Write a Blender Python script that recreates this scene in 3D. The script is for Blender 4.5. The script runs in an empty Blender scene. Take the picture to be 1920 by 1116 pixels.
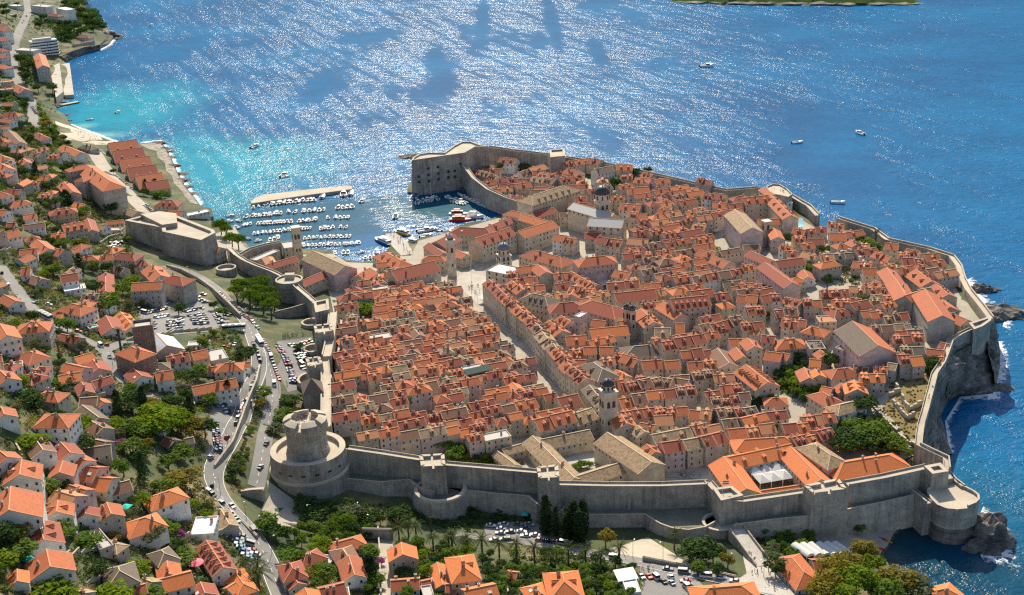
import bpy, math, random, numpy as np
from mathutils import Vector, Matrix
from mathutils import noise as mn
from mathutils.geometry import delaunay_2d_cdt
R = math.radians
sc = bpy.context.scene
col = sc.collection
rnd = random.Random(7)

# ---------------------------------------------------------------- camera, sun, sky, exposure
CAM_H, FPX, PITCH, ROLL = 300.0, 2400.0, R(21.3), R(2.2)
cam_data = bpy.data.cameras.new('camera')
cam = bpy.data.objects.new('camera', cam_data)
col.objects.link(cam)
cam_data.sensor_width = 36.0
cam_data.lens = 36.0 * FPX / 1920.0
cam_data.clip_start, cam_data.clip_end = 1.0, 20000.0
cam.location = (0, 0, CAM_H)
cam.matrix_world = Matrix.Translation((0, 0, CAM_H)) @ Matrix.Rotation(R(90) - PITCH, 4, 'X') @ Matrix.Rotation(-ROLL, 4, 'Z')
sc.camera = cam

SUN_EL, SUN_AZ = R(38.0), R(-1.0)
w = bpy.data.worlds.new('World'); sc.world = w; w.use_nodes = True
nt = w.node_tree
sky = nt.nodes.new('ShaderNodeTexSky'); sky.sky_type = 'NISHITA'; sky.sun_disc = False
sky.sun_elevation = SUN_EL; sky.sun_rotation = SUN_AZ
sky.air_density = 1.0; sky.dust_density = 1.2
bg = nt.nodes['Background']; bg.inputs['Strength'].default_value = 0.12
nt.links.new(sky.outputs[0], bg.inputs[0])
sl = bpy.data.lights.new('sun', 'SUN'); so = bpy.data.objects.new('sun', sl); col.objects.link(so)
sl.energy = 4.8; sl.angle = R(0.5); sl.color = (1.0, 0.90, 0.73)
sdir = Vector((math.sin(SUN_AZ) * math.cos(SUN_EL), math.cos(SUN_AZ) * math.cos(SUN_EL), math.sin(SUN_EL)))
so.rotation_euler = sdir.to_track_quat('Z', 'Y').to_euler()
sc.view_settings.view_transform = 'Standard'; sc.view_settings.look = 'None'
sc.view_settings.gamma = 1.0; sc.view_settings.use_curve_mapping = False
sc.view_settings.exposure = 0.5
sc.render.engine = 'CYCLES'
sc.cycles.max_bounces = 5; sc.cycles.diffuse_bounces = 3; sc.cycles.transparent_max_bounces = 6
sc.cycles.use_denoising = False
sc.cycles.sample_clamp_indirect = 4.0; sc.cycles.sample_clamp_direct = 16.0
sc.cycles.pixel_filter_type = 'BLACKMAN_HARRIS'; sc.cycles.filter_width = 1.3

# ---------------------------------------------------------------- photo measurement -> world
cp, sp, cr, sr = math.cos(PITCH), math.sin(PITCH), math.cos(ROLL), math.sin(ROLL)
def px(u, v, z=0.0):
    a = (u - 960) / FPX; b = -(v - 558) / FPX
    X = a * cr + b * sr; Y = -a * sr + b * cr
    dy = cp + Y * sp; dz = -sp + Y * cp
    t = (z - CAM_H) / dz
    return Vector((X * t, dy * t, z))
def pr(p):
    zz = p[2] - CAM_H
    f = p[1] * cp - zz * sp; X = p[0]; Y = p[1] * sp + zz * cp
    a = (X * cr - Y * sr) / f; b = (X * sr + Y * cr) / f
    return 960 + FPX * a, 558 - FPX * b
ZO = {'A': (0, 0), 'B': (0, 280), 'C': (0, 540), 'D': (0, 816), 'E': (400, 330), 'F': (400, 560), 'G': (400, 816), 'I': (740, 240),
      'J': (840, 816), 'K': (1260, 816), 'L': (1440, 816), 'M': (1440, 540), 'N': (1300, 320), 'O': (840, 520), 'P': (1160, 560), 'X': None}
def zp(k, x, y):
    if k == 'X': return x, y
    o = ZO[k]; return o[0] + x / 3.7208, o[1] + y / 3.7208
def inpoly(x, y, P):
    c = False; j = len(P) - 1
    for i in range(len(P)):
        xi, yi = P[i][0], P[i][1]; xj, yj = P[j][0], P[j][1]
        if (yi > y) != (yj > y) and x < (xj - xi) * (y - yi) / (yj - yi) + xi: c = not c
        j = i
    return c

# ---------------------------------------------------------------- materials
MATS = {}
def nodes_of(name):
    m = bpy.data.materials.new(name); m.use_nodes = True
    n = m.node_tree.nodes; l = m.node_tree.links
    return m, n, l, n['Principled BSDF']
def mathn(n, l, op, a, b):
    q = n.new('ShaderNodeMath'); q.operation = op
    for i, s in enumerate((a, b)):
        if isinstance(s, (int, float)): q.inputs[i].default_value = s
        else: l.new(s, q.inputs[i])
    return q.outputs[0]
def mixc(n, l, fac, a, b, bt='MIX'):
    q = n.new('ShaderNodeMix'); q.data_type = 'RGBA'; q.blend_type = bt
    for k, s in ((0, fac), (6, a), (7, b)):
        if isinstance(s, (int, float)): q.inputs[k].default_value = s
        elif isinstance(s, tuple): q.inputs[k].default_value = (*s, 1)
        else: l.new(s, q.inputs[k])
    return q.outputs[2]
def noise(n, l, vec, scale, detail=3, rough=.55):
    q = n.new('ShaderNodeTexNoise'); q.inputs['Scale'].default_value = scale; q.inputs['Detail'].default_value = detail
    q.inputs['Roughness'].default_value = rough
    if vec is not None: l.new(vec, q.inputs['Vector'])
    return q.outputs['Fac']
def ramp(n, l, fac, stops):
    q = n.new('ShaderNodeValToRGB'); e = q.color_ramp.elements
    while len(e) < len(stops): e.new(.5)
    for i, (p, c) in enumerate(stops):
        e[i].position = p; e[i].color = (*c, 1) if isinstance(c, tuple) else (c, c, c, 1)
    l.new(fac, q.inputs[0]); return q.outputs[0]
def coord(n, kind='Object'):
    return n.new('ShaderNodeTexCoord').outputs[kind]
def mul(c, k): return tuple(min(1, x * k) for x in c)
def mapping(n, l, vec, scale):
    q = n.new('ShaderNodeMapping'); q.inputs['Scale'].default_value = scale; l.new(vec, q.inputs['Vector']); return q.outputs[0]
def bump(n, l, b, h, strength, dist=.1):
    q = n.new('ShaderNodeBump'); q.inputs['Strength'].default_value = strength; q.inputs['Distance'].default_value = dist
    l.new(h, q.inputs['Height']); l.new(q.outputs[0], b.inputs['Normal'])
def stone(name, c1, c2, s1=.12, s2=1.2, streak=.0, stain=(.11, .10, .09), rough=.9, bmp=.3, courses=0.0, vary=.0, grain=.6, cdist=.6, cstr=.12):
    """weathered stone: large patches, small grain, dark vertical water stains"""
    m, n, l, b = nodes_of(name)
    geo = n.new('ShaderNodeNewGeometry').outputs['Position']
    big = noise(n, l, geo, s1, 4); small = noise(n, l, geo, s2, 4, .65)
    c = mixc(n, l, ramp(n, l, big, [(.35, 0.), (.65, 1.)]), c1, c2)
    c = mixc(n, l, grain, c, ramp(n, l, small, [(.25, .5), (.55, .92), (.8, 1.08)]), 'MULTIPLY')
    if streak:
        st = noise(n, l, mapping(n, l, geo, (.7, .7, .05)), 1.0, 5, .6)
        where = ramp(n, l, noise(n, l, geo, .09, 3, .6), [(.36, .15), (.62, 1.)])
        c = mixc(n, l, mathn(n, l, 'MULTIPLY', mathn(n, l, 'MULTIPLY', ramp(n, l, st, [(.42, 0.), (.66, 1.)]), where), streak), c, stain)
        rep = noise(n, l, mapping(n, l, geo, (1, 1, 1.8)), .2, 2, .4)
        c = mixc(n, l, .35, c, ramp(n, l, rep, [(.44, .62), (.47, .95), (.60, .95), (.63, 1.25)]), 'MULTIPLY')
    if courses:
        wv = n.new('ShaderNodeTexWave'); wv.bands_direction = 'Z'; wv.inputs['Scale'].default_value = courses; wv.inputs['Distortion'].default_value = cdist; wv.inputs['Detail Scale'].default_value = .4
        l.new(geo, wv.inputs['Vector'])
        c = mixc(n, l, cstr, c, ramp(n, l, wv.outputs['Fac'], [(.0, .35), (.25, 1.)]), 'MULTIPLY')
    if vary:
        oi = n.new('ShaderNodeObjectInfo').outputs['Random']
        c = mixc(n, l, vary, c, ramp(n, l, oi, [(0., (.62, .58, .52)), (.3, (1, .95, .85)), (.6, (.92, .86, .84)), (1., (1., 1., 1.))]), 'MULTIPLY')
    l.new(c, b.inputs['Base Color']); b.inputs['Roughness'].default_value = rough
    if bmp: bump(n, l, b, small, bmp, .25)
    MATS[name] = m; return m
def flat(name, c, rough=.7, metal=0., var=.12, sc_=2.0, spec=.4):
    m, n, l, b = nodes_of(name)
    f = noise(n, l, coord(n), sc_, 3)
    l.new(mixc(n, l, f, mul(c, 1 - var), mul(c, 1 + var)), b.inputs['Base Color'])
    b.inputs['Roughness'].default_value = rough; b.inputs['Metallic'].default_value = metal
    b.inputs['Specular IOR Level'].default_value = spec
    MATS[name] = m; return m
def tiles(name, c1, c2, dark, amount=.55, band=.42):
    """clay roof tiles: courses across the slope (UV in metres), mixed firing colours, lichen and soot patches"""
    m, n, l, b = nodes_of(name)
    uv = coord(n, 'UV'); ob = coord(n)
    oi = n.new('ShaderNodeObjectInfo').outputs['Random']
    bk = n.new('ShaderNodeTexBrick'); bk.inputs['Scale'].default_value = 1.0
    bk.inputs['Brick Width'].default_value = .45; bk.inputs['Row Height'].default_value = band; bk.inputs['Mortar Size'].default_value = .045
    bk.inputs['Color1'].default_value = (1, 1, 1, 1); bk.inputs['Color2'].default_value = (.70, .60, .55, 1); bk.inputs['Mortar'].default_value = (.42, .28, .24, 1)
    l.new(uv, bk.inputs['Vector'])
    c = mixc(n, l, oi, c1, c2)
    c = mixc(n, l, .55, c, bk.outputs['Color'], 'MULTIPLY')
    geo = n.new('ShaderNodeNewGeometry').outputs['Position']
    pt = noise(n, l, geo, .7, 5, .7)
    c = mixc(n, l, mathn(n, l, 'MULTIPLY', ramp(n, l, pt, [(.44, 0.), (.64, 1.)]), amount), c, dark)
    gr = noise(n, l, geo, 2.6, 3, .7)
    c = mixc(n, l, .65, c, ramp(n, l, gr, [(.3, .5), (.6, 1.)]), 'MULTIPLY')
    l.new(c, b.inputs['Base Color']); b.inputs['Roughness'].default_value = .85
    bump(n, l, b, bk.outputs['Fac'], -.5, .06)
    MATS[name] = m; return m
def leaf(name, c1, c2, c3, trans=.35):
    m, n, l, b = nodes_of(name)
    geo = n.new('ShaderNodeNewGeometry').outputs['Position']
    oi = n.new('ShaderNodeObjectInfo').outputs['Random']
    f = noise(n, l, geo, .9, 3, .7)
    c = mixc(n, l, ramp(n, l, f, [(.3, 0.), (.7, 1.)]), c1, c2)
    c = mixc(n, l, mathn(n, l, 'MULTIPLY', oi, .6), c, c3)
    d = n.new('ShaderNodeBsdfDiffuse'); t = n.new('ShaderNodeBsdfTranslucent'); x = n.new('ShaderNodeMixShader')
    l.new(c, d.inputs[0]); l.new(mixc(n, l, 1., c, (1.0, 1.0, .55), 'MULTIPLY'), t.inputs[0]); x.inputs[0].default_value = trans
    l.new(d.outputs[0], x.inputs[1]); l.new(t.outputs[0], x.inputs[2])
    l.new(x.outputs[0], n['Material Output'].inputs['Surface'])
    MATS[name] = m; return m

# stone and render
stone('fort_stone', (.50, .44, .35), (.33, .295, .25), .07, .9, .75, (.10, .095, .09), courses=.55)
stone('scarp_stone', (.56, .49, .39), (.38, .34, .28), .06, .8, .6, (.08, .076, .07), courses=.5)
stone('walk_stone', (.58, .49, .36), (.47, .40, .30), .1, 1.6, 0., bmp=.2)
stone('paving', (.46, .40, .31), (.36, .32, .25), .12, 1.8, 0., bmp=.1)
stone('bright_paving', (.54, .49, .41), (.43, .39, .33), .1, 1.5, 0., bmp=.1)
stone('rock', (.27, .235, .195), (.09, .084, .074), .14, .6, .6, (.06, .056, .05), bmp=1.4, courses=.12, cdist=9., cstr=.55)
stone('shore_stone', (.40, .34, .26), (.17, .15, .12), .2, 1.0, 0., bmp=1.2)
stone('asphalt', (.25, .235, .215), (.19, .18, .165), .05, 1.4, 0., bmp=.05)
stone('cream_wall', (.66, .57, .43), (.56, .48, .37), .3, 1.1, .22, (.26, .23, .2), vary=.6, grain=.25)
stone('grey_wall', (.54, .48, .41), (.44, .40, .35), .3, 1.1, .3, (.2, .18, .17), vary=.6, grain=.25)
stone('white_wall', (.80, .77, .72), (.70, .67, .62), .2, 1.2, .14, (.4, .38, .36), vary=.35, bmp=.05, grain=.12)
stone('pink_wall', (.62, .49, .46), (.54, .43, .40), .25, 1.2, .18, (.3, .25, .25), vary=.4, bmp=.08, grain=.2)
stone('ochre_wall', (.58, .45, .28), (.50, .39, .25), .25, 1.2, .18, (.3, .24, .18), vary=.4, bmp=.08, grain=.2)
stone('brick_wall', (.26, .18, .14), (.20, .14, .11), .25, 2.2, .2, (.12, .1, .09), bmp=.2)
WALLC = {'c': 'cream_wall', 'g': 'grey_wall', 'w': 'white_wall', 'p': 'pink_wall', 'o': 'ochre_wall', 'b': 'brick_wall'}
WALLW = {'c': 'cream', 'g': 'grey', 'w': 'white', 'p': 'pinkish', 'o': 'ochre', 'b': 'brown brick'}
# roofs
tiles('orange_tiles', (.76, .20, .048), (.55, .135, .042), (.26, .105, .06), .6)
tiles('bright_tiles', (.90, .27, .06), (.82, .23, .055), (.50, .15, .06), .3)
tiles('pale_tiles', (.76, .33, .12), (.66, .25, .10), (.42, .24, .14), .5)
tiles('red_tiles', (.48, .10, .042), (.37, .08, .038), (.22, .08, .05), .5)
tiles('brown_tiles', (.33, .145, .075), (.26, .12, .07), (.13, .085, .06), .6)
tiles('tan_tiles', (.56, .38, .19), (.46, .32, .17), (.17, .12, .075), .9)
tiles('sooty_tiles', (.22, .165, .11), (.19, .14, .10), (.10, .085, .07), .6)
ROOFC = {'o': 'orange_tiles', 'b': 'bright_tiles', 'p': 'pale_tiles', 'r': 'red_tiles', 'n': 'brown_tiles', 't': 'tan_tiles', 's': 'sooty_tiles', 'l': 'lead_roof', 'm': 'metal_roof', 'f': 'flat_roof', 'k': 'white_roof', 'e': 'teal_sheet'}
ROOFW = {'o': 'orange', 'b': 'bright orange', 'p': 'pale orange', 'r': 'red', 'n': 'brown', 't': 'tan', 's': 'dark grey-brown', 'l': 'lead-grey', 'm': 'grey metal', 'f': 'grey', 'k': 'white', 'e': 'teal'}
flat('lead_roof', (.36, .36, .33), .6); flat('metal_roof', (.50, .52, .50), .45, .2); flat('flat_roof', (.50, .47, .42), .9)
flat('white_roof', (.78, .78, .76), .7); flat('teal_sheet', (.05, .42, .36), .6)
flat('ridge_mortar', (.60, .30, .16), .9, var=.2); flat('tan_mortar', (.60, .48, .30), .9, var=.2)
flat('chimney_plaster', (.42, .28, .21), .9, var=.25, sc_=4); flat('dark_pane', (.025, .028, .032), .25); flat('window_stone', (.60, .55, .47), .85)
flat('green_shutter', (.05, .10, .075), .6); flat('brown_shutter', (.10, .06, .04), .6)
flat('dark_dome', (.045, .05, .05), .5, var=.3, sc_=.8); flat('blue_dome', (.14, .17, .20), .5, var=.3)
flat('white_paint', (.80, .80, .78), .5, var=.05); flat('line_paint', (.72, .72, .68), .8); flat('canopy_cloth', (.60, .58, .54), .9, var=.06)
flat('teal_cloth', (.02, .50, .40), .8); flat('pink_cloth', (.80, .16, .22), .8); flat('yellow_cloth', (.85, .45, .03), .8); flat('dark_net', (.02, .055, .045), .9)
flat('pool_water', (.20, .50, .70), .1)
flat('red_gloss', (.60, .03, .02), .35); flat('yellow_gloss', (.75, .45, .02), .35)
flat('iron', (.06, .06, .06), .5); flat('wood', (.22, .13, .07), .7); flat('lamp_glass', (.8, .78, .7), .3)
for nm, c in dict(white=(.62, .62, .62), silver=(.34, .35, .36), grey=(.16, .17, .18), black=(.015, .015, .018), red=(.50, .02, .02), blue=(.02, .07, .26), green=(.03, .16, .12), teal=(.12, .30, .36), yellow=(.70, .42, .02), orange=(.65, .16, .02)).items():
    flat('paint_' + nm, c, .45, 0., .04, spec=.35)
flat('car_glass', (.02, .025, .03), .3, spec=.35); flat('tyre', (.02, .02, .02), .9)
flat('boat_deck', (.55, .50, .42), .6); flat('boat_blue', (.03, .10, .28), .5)
for i, c in enumerate([(.55, .05, .05), (.05, .08, .25), (.65, .63, .6), (.03, .03, .035), (.12, .3, .3), (.6, .35, .1)]): flat('cloth_%d' % i, c, .9)
flat('skin', (.45, .25, .16), .7)
# greenery
leaf('leaf_mid', (.085, .155, .025), (.155, .24, .04), (.16, .20, .05)); leaf('leaf_dark', (.038, .080, .025), (.080, .135, .036), (.08, .11, .04), .28)
leaf('leaf_bright', (.13, .21, .02), (.23, .31, .03), (.17, .22, .03), .42); leaf('leaf_pine', (.07, .13, .018), (.16, .24, .028), (.10, .15, .025), .35)
leaf('leaf_cypress', (.026, .052, .020), (.05, .085, .03), (.03, .045, .02), .2); leaf('leaf_palm', (.055, .085, .025), (.10, .125, .04), (.09, .11, .04), .3)
leaf('leaf_autumn', (.22, .19, .03), (.30, .24, .05), (.20, .17, .05), .4); leaf('leaf_olive', (.11, .135, .065), (.17, .19, .10), (.12, .12, .06), .3)
leaf('flower', (.30, .06, .22), (.38, .10, .30), (.25, .05, .18), .3); leaf('dry_grass', (.30, .22, .09), (.40, .30, .13), (.25, .2, .1), .2)
flat('bark', (.12, .085, .06), .9)

# ---------------------------------------------------------------- mesh building
class MB:
    def __init__(s): s.v = []; s.f = []; s.m = []; s.uv = {}; s.mats = []
    def mi(s, mat):
        if mat not in s.mats: s.mats.append(mat)
        return s.mats.index(mat)
    def add(s, vs, fs, mat):
        o = len(s.v); s.v += [tuple(p) for p in vs]; k = s.mi(mat)
        for f in fs: s.f.append(tuple(i + o for i in f)); s.m.append(k)
        return o
    def quad(s, a, b, c, d, mat, uv=None):
        s.add((a, b, c, d), ((0, 1, 2, 3),), mat)
        if uv: s.uv[len(s.f) - 1] = uv
    def poly(s, ps, mat, uv=None):
        s.add(ps, (tuple(range(len(ps))),), mat)
        if uv: s.uv[len(s.f) - 1] = uv
    def box(s, x0, x1, y0, y1, z0, z1, mat, bottom=False):
        f = [(4, 5, 6, 7), (0, 1, 5, 4), (1, 2, 6, 5), (2, 3, 7, 6), (3, 0, 4, 7)]
        if bottom: f.append((3, 2, 1, 0))
        s.add([(x0, y0, z0), (x1, y0, z0), (x1, y1, z0), (x0, y1, z0), (x0, y0, z1), (x1, y0, z1), (x1, y1, z1), (x0, y1, z1)], f, mat)
    def prism(s, P, z0, z1, mat, top=None, batter=0.0, cap=True):
        """P: list of (x,y) counter-clockwise"""
        n = len(P)
        cx = sum(p[0] for p in P) / n; cy = sum(p[1] for p in P) / n
        B = []
        for p in P:
            d = math.hypot(p[0] - cx, p[1] - cy) or 1; k = 1 + batter / d
            B.append((cx + (p[0] - cx) * k, cy + (p[1] - cy) * k, z0))
        s.add(B + [(p[0], p[1], z1) for p in P], [(i, (i + 1) % n, n + (i + 1) % n, n + i) for i in range(n)], mat)
        if cap: s.poly([(p[0], p[1], z1) for p in P], top or mat)
    def lathe(s, prof, mat, n=32, cx=0, cy=0, mats=None, a0=0, a1=2 * math.pi):
        k = len(prof); full = abs(a1 - a0 - 2 * math.pi) < 1e-6; cols = n if full else n + 1
        vs = []
        for i in range(cols):
            a = a0 + (a1 - a0) * i / n
            for r, z in prof: vs.append((cx + r * math.cos(a), cy + r * math.sin(a), z))
        for j in range(k - 1):
            fs = [(i * k + j, ((i + 1) % cols) * k + j, ((i + 1) % cols) * k + j + 1, i * k + j + 1) for i in range(n)]
            if j == 0: o = s.add(vs, fs, mats[j] if mats else mat)
            else:
                q = s.mi(mats[j] if mats else mat)
                for f in fs: s.f.append(tuple(x + o for x in f)); s.m.append(q)
    def tube(s, a, b, r, mat, n=6, r2=None):
        a = Vector(a); b = Vector(b); d = (b - a).normalized()
        x = d.orthogonal().normalized(); y = d.cross(x); r2 = r if r2 is None else r2
        vs = []
        for p, q in ((a, r), (b, r2)):
            for i in range(n):
                t = 2 * math.pi * i / n; vs.append(p + x * q * math.cos(t) + y * q * math.sin(t))
        s.add(vs, [(i, (i + 1) % n, n + (i + 1) % n, n + i) for i in range(n)] + [tuple(range(n, 2 * n))], mat)
    def mesh(s, name):
        me = bpy.data.meshes.new(name); me.from_pydata(s.v, [], s.f)
        for m in s.mats: me.materials.append(MATS[m])
        me.polygons.foreach_set('material_index', s.m)
        if s.uv:
            L = me.uv_layers.new(name='UVMap'); d = [0.0] * (2 * len(me.loops))
            for fi, uv in s.uv.items():
                ls = me.polygons[fi].loop_start
                for k, (a, b) in enumerate(uv): d[2 * (ls + k)] = a; d[2 * (ls + k) + 1] = b
            L.data.foreach_set('uv', d)
        me.update(); return me
    def build(s, name, parent=None, loc=None):
        return place(s.mesh(name), name, parent, loc)
def place(me, name, parent=None, loc=None, rz=0.0, scale=None):
    o = bpy.data.objects.new(name, me); col.objects.link(o)
    if parent: o.parent = parent
    if loc is not None: o.location = loc
    if rz: o.rotation_euler = (0, 0, rz)
    if scale is not None: o.scale = scale
    return o
def struct(o, kind='structure'): o['kind'] = kind; return o
def smooth(me, on=True):
    me.polygons.foreach_set('use_smooth', [on] * len(me.polygons)); return me
def tag(o, label, cat, group=None):
    o['label'] = label; o['category'] = cat
    if group: o['group'] = group
    return o
AUTO = []           # things whose label names their place among their like
def thing(name, cat, loc=(0, 0, 0), rz=0.0, label=None, group=None, desc=None, me=None):
    o = place(me, name, None, loc, rz); o['category'] = cat
    if label: o['label'] = label
    if group: o['group'] = group
    if desc: AUTO.append((o, desc, cat, Vector(loc)))
    return o
# ---------------------------------------------------------------- terrain
# land edge, photo pixels and height of the ground there (quays, beaches, or the top of the cliffs and sea walls)
COAST = [(146, -45, 3), (150, 0, 3), (166, 20, 3), (190, 45, 4), (207, 58, 6), (212, 70, 3), (203, 82, 2), (187, 84, 6), (160, 88, 9), (135, 96, 10), (118, 104, 8),
 (113, 112, 3), (128, 121, 2), (135, 150, 2), (138, 177, 2), (119, 183, 1.2), (105, 195, 1), (106, 206, 1), (121, 216, .8), (132, 234, .5), (150, 242, .4), (183, 253, .4), (212, 265, .5), (232, 268, 1.5),
 (264, 270, 2), (285, 268, 1.5), (299, 267, 1), (308, 276, 1), (320, 297, 1), (330, 320, 1), (346, 350, 1.2), (362, 369, 2), (375, 386, 3), (396, 390, 4), (400, 405, 3), (382, 413, 3), (400, 415, 2),
 (430, 428, 1.5), (438, 440, 1.2), (456, 452, .8), (466, 462, .5), (474, 466, .4), (492, 467, 1), (520, 458, 2), (560, 466, 2), (622, 470, 2), (627, 479, 1.6), (650, 488, 1.6), (677, 491, 1.6), (696, 490, 1.6), (714, 481, 1.6),
 (732, 462, 1.6), (720, 437, 1.6), (741, 435, 1.6), (763, 451, 1.6), (771, 457, 1.6), (779, 449, 1.6), (791, 446, 1.6), (829, 438, 1.6), (855, 425, 1.6), (885, 417, 1.6), (912, 414, 1.6), (926, 408, 1.6), (948, 400, 1.6), (943, 395, 1.6),
 (901, 374, 1.6), (866, 353, 1.6), (847, 347, 1.6), (775, 361, 1.6), (764, 360, 1.6), (764, 350, 1.6), (771, 342, 2), (770, 325, 2), (790, 312, 3), (832, 305, 4), (868, 296, 5), (905, 298, 6), (960, 316, 9), (1040, 320, 10),
 (1100, 318, 15), (1180, 333, 16), (1290, 360, 18), (1360, 374, 18), (1425, 380, 14), (1452, 374, 14), (1488, 390, 14), (1520, 410, 14), (1536, 428, 14), (1575, 433, 14), (1640, 449, 18), (1668, 467, 20), (1733, 483, 21), (1784, 498, 22), (1806, 520, 23), (1822, 558, 24),
 (1862, 616, 22), (1854, 630, 22), (1822, 648, 22), (1789, 664, 22), (1776, 700, 21), (1759, 724, 21), (1748, 765, 20), (1734, 816, 18), (1729, 852, 15), (1780, 872, 14), (1784, 905, 10), (1796, 920, 6), (1812, 950, 3),
 (1812, 995, 1), (1798, 1018, .5), (1775, 1018, .5), (1752, 1008, .5), (1733, 997, .5), (1712, 980, .4), (1698, 985, .3), (1680, 1000, .3), (1668, 1023, .4), (1655, 1037, .6), (1668, 1062, 1.5), (1720, 1105, 3), (1790, 1160, 4), (1850, 1230, 5)]
CPTS = [  # heights read from the slope of the town and hill
 (870, 520, 3), (950, 600, 3), (1050, 700, 3.5), (1140, 800, 4.5), (1230, 880, 6), (740, 470, 2), (800, 480, 2.5), (640, 480, 3), (560, 480, 5), (500, 470, 4), (690, 520, 5),
 (640, 560, 10), (640, 620, 15), (640, 700, 19), (640, 770, 21), (660, 820, 20), (750, 830, 15), (860, 850, 10), (960, 880, 8), (1060, 905, 7), (1200, 905, 7), (760, 600, 9), (760, 700, 13), (850, 650, 6), (900, 740, 7), (980, 820, 6.5),
 (1000, 500, 4), (1100, 470, 4), (1150, 440, 4), (1060, 420, 3), (1000, 330, 9), (1150, 360, 12), (1250, 385, 14), (1330, 420, 15), (1400, 480, 14), (1250, 520, 6), (1200, 640, 5.5), (1300, 700, 7), (1350, 800, 7), (1300, 620, 7.5), (1400, 620, 11), (1480, 560, 15),
 (1550, 520, 18), (1640, 540, 20), (1700, 520, 19), (1760, 580, 22), (1780, 630, 23), (1700, 640, 22), (1600, 660, 18), (1700, 740, 21), (1680, 800, 17), (1600, 790, 14), (1500, 760, 10), (1520, 680, 13), (1450, 840, 8), (1550, 880, 9), (1650, 870, 12), (1440, 400, 15), (1550, 440, 16),
 (900, 320, 8), (870, 320, 5), (950, 350, 4),
 # outside the walls
 (578, 945, 17), (520, 960, 19), (650, 950, 15), (700, 975, 14), (830, 985, 10), (900, 990, 9), (980, 1000, 9), (1080, 1020, 9), (1180, 1020, 9), (1240, 1035, 10), (1330, 1000, 8), (1420, 990, 6), (1500, 990, 5), (1590, 1000, 4), (1640, 1010, 1.5), (1700, 960, 2), (1600, 1040, 5),
 (1310, 1045, 13), (1400, 1020, 10), (1440, 1060, 14), (1500, 1090, 13), (1600, 1090, 9), (1340, 1090, 17), (1200, 1055, 14), (1100, 1040, 12), (1000, 1030, 12), (900, 1020, 12), (1000, 1100, 20), (850, 1090, 22), (720, 1060, 22), (650, 1050, 22), (560, 1000, 22), (600, 985, 19), (1250, 1116, 20), (1450, 1116, 17),
 (525, 1110, 30), (470, 990, 31), (400, 900, 33), (420, 845, 34), (440, 790, 34), (470, 720, 33), (490, 660, 30), (470, 600, 26), (400, 540, 21), (350, 508, 19), (310, 497, 19), (300, 520, 21), (340, 590, 27), (430, 620, 29),
 (510, 860, 24), (500, 800, 24), (510, 740, 24), (510, 690, 25), (550, 650, 18), (560, 700, 19), (600, 780, 20), (540, 600, 15), (520, 580, 12), (540, 565, 9), (500, 560, 14), (430, 520, 12), (420, 480, 9), (450, 540, 18), (440, 800, 33), (470, 800, 27), (460, 860, 29), (440, 900, 29),
 (330, 700, 39), (250, 735, 46), (212, 680, 47), (170, 640, 47), (100, 605, 49), (27, 540, 50), (0, 500, 50), (300, 850, 46), (350, 950, 44), (350, 1060, 42), (200, 950, 58), (200, 800, 56), (100, 1000, 70), (0, 900, 80), (0, 1116, 84), (150, 1116, 66), (400, 1110, 38), (-150, 900, 105), (-150, 600, 85), (-100, 1200, 100), (0, 700, 66),
 (250, 600, 34), (200, 520, 30), (230, 450, 22), (100, 450, 37), (0, 400, 50), (150, 380, 29), (205, 460, 22), (250, 470, 19), (300, 440, 10), (340, 400, 8), (242, 366, 13), (204, 326, 12), (172, 283, 10), (250, 320, 4), (300, 320, 3), (100, 300, 30), (0, 300, 52), (60, 236, 22), (59, 190, 22), (0, 200, 45), (24, 100, 26), (48, 0, 26), (0, 60, 42), (110, 235, 8), (150, 268, 3), (97, 118, 5), (75, 112, 9), (104, 98, 6), (60, 100, 14), (90, 60, 14), (150, 60, 12), (180, 60, 9), (-100, 0, 70), (-120, 300, 90), (120, 20, 12),
 (330, 470, 14), (380, 480, 10), (560, 1116, 28), (720, 1116, 26), (960, 1130, 24), (1400, 1200, 24), (1000, 1200, 30), (600, 1200, 34), (200, 1200, 75), (1650, 1200, 14), (-300, 600, 130), (-200, 1300, 120)]
_P = np.array([px(*c)[:] for c in CPTS] + [px(*c)[:] for c in COAST])
_D = np.sqrt(((_P[:, None, :2] - _P[None, :, :2]) ** 2).sum(-1)) / 100.0
_n = len(_P)
_A = np.zeros((_n + 1, _n + 1)); _A[:_n, :_n] = _D - np.eye(_n) * .04; _A[:_n, _n] = 1; _A[_n, :_n] = 1
_S = np.linalg.solve(_A, np.append(_P[:, 2], 0)); _W = _S[:_n]; _C = _S[_n]
def hts(XY):
    XY = np.asarray(XY, float).reshape(-1, 2); out = np.empty(len(XY))
    for i in range(0, len(XY), 4000):
        d = np.sqrt(((XY[i:i + 4000, None] - _P[None, :, :2]) ** 2).sum(-1)) / 100.0
        out[i:i + 4000] = d @ _W + _C
    return np.clip(out, .35, 140)
def h(x, y): return float(hts([(x, y)])[0])
def gp(u, v, dz=0.0):
    """point on the ground that the photo shows at (u, v)"""
    z = 12.0
    for _ in range(16):
        p = px(u, v, z); z = .4 * z + .6 * h(p.x, p.y)
    return Vector((p.x, p.y, z + dz))
coast_w = [px(*c) for c in COAST]
land_poly = [(p.x, p.y) for p in coast_w]
land_poly = [(-1150, 2560)] + [(land_poly[0][0], 2560)] + land_poly + [(land_poly[-1][0], 200), (-700, 200), (-1150, 1200)]
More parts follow.
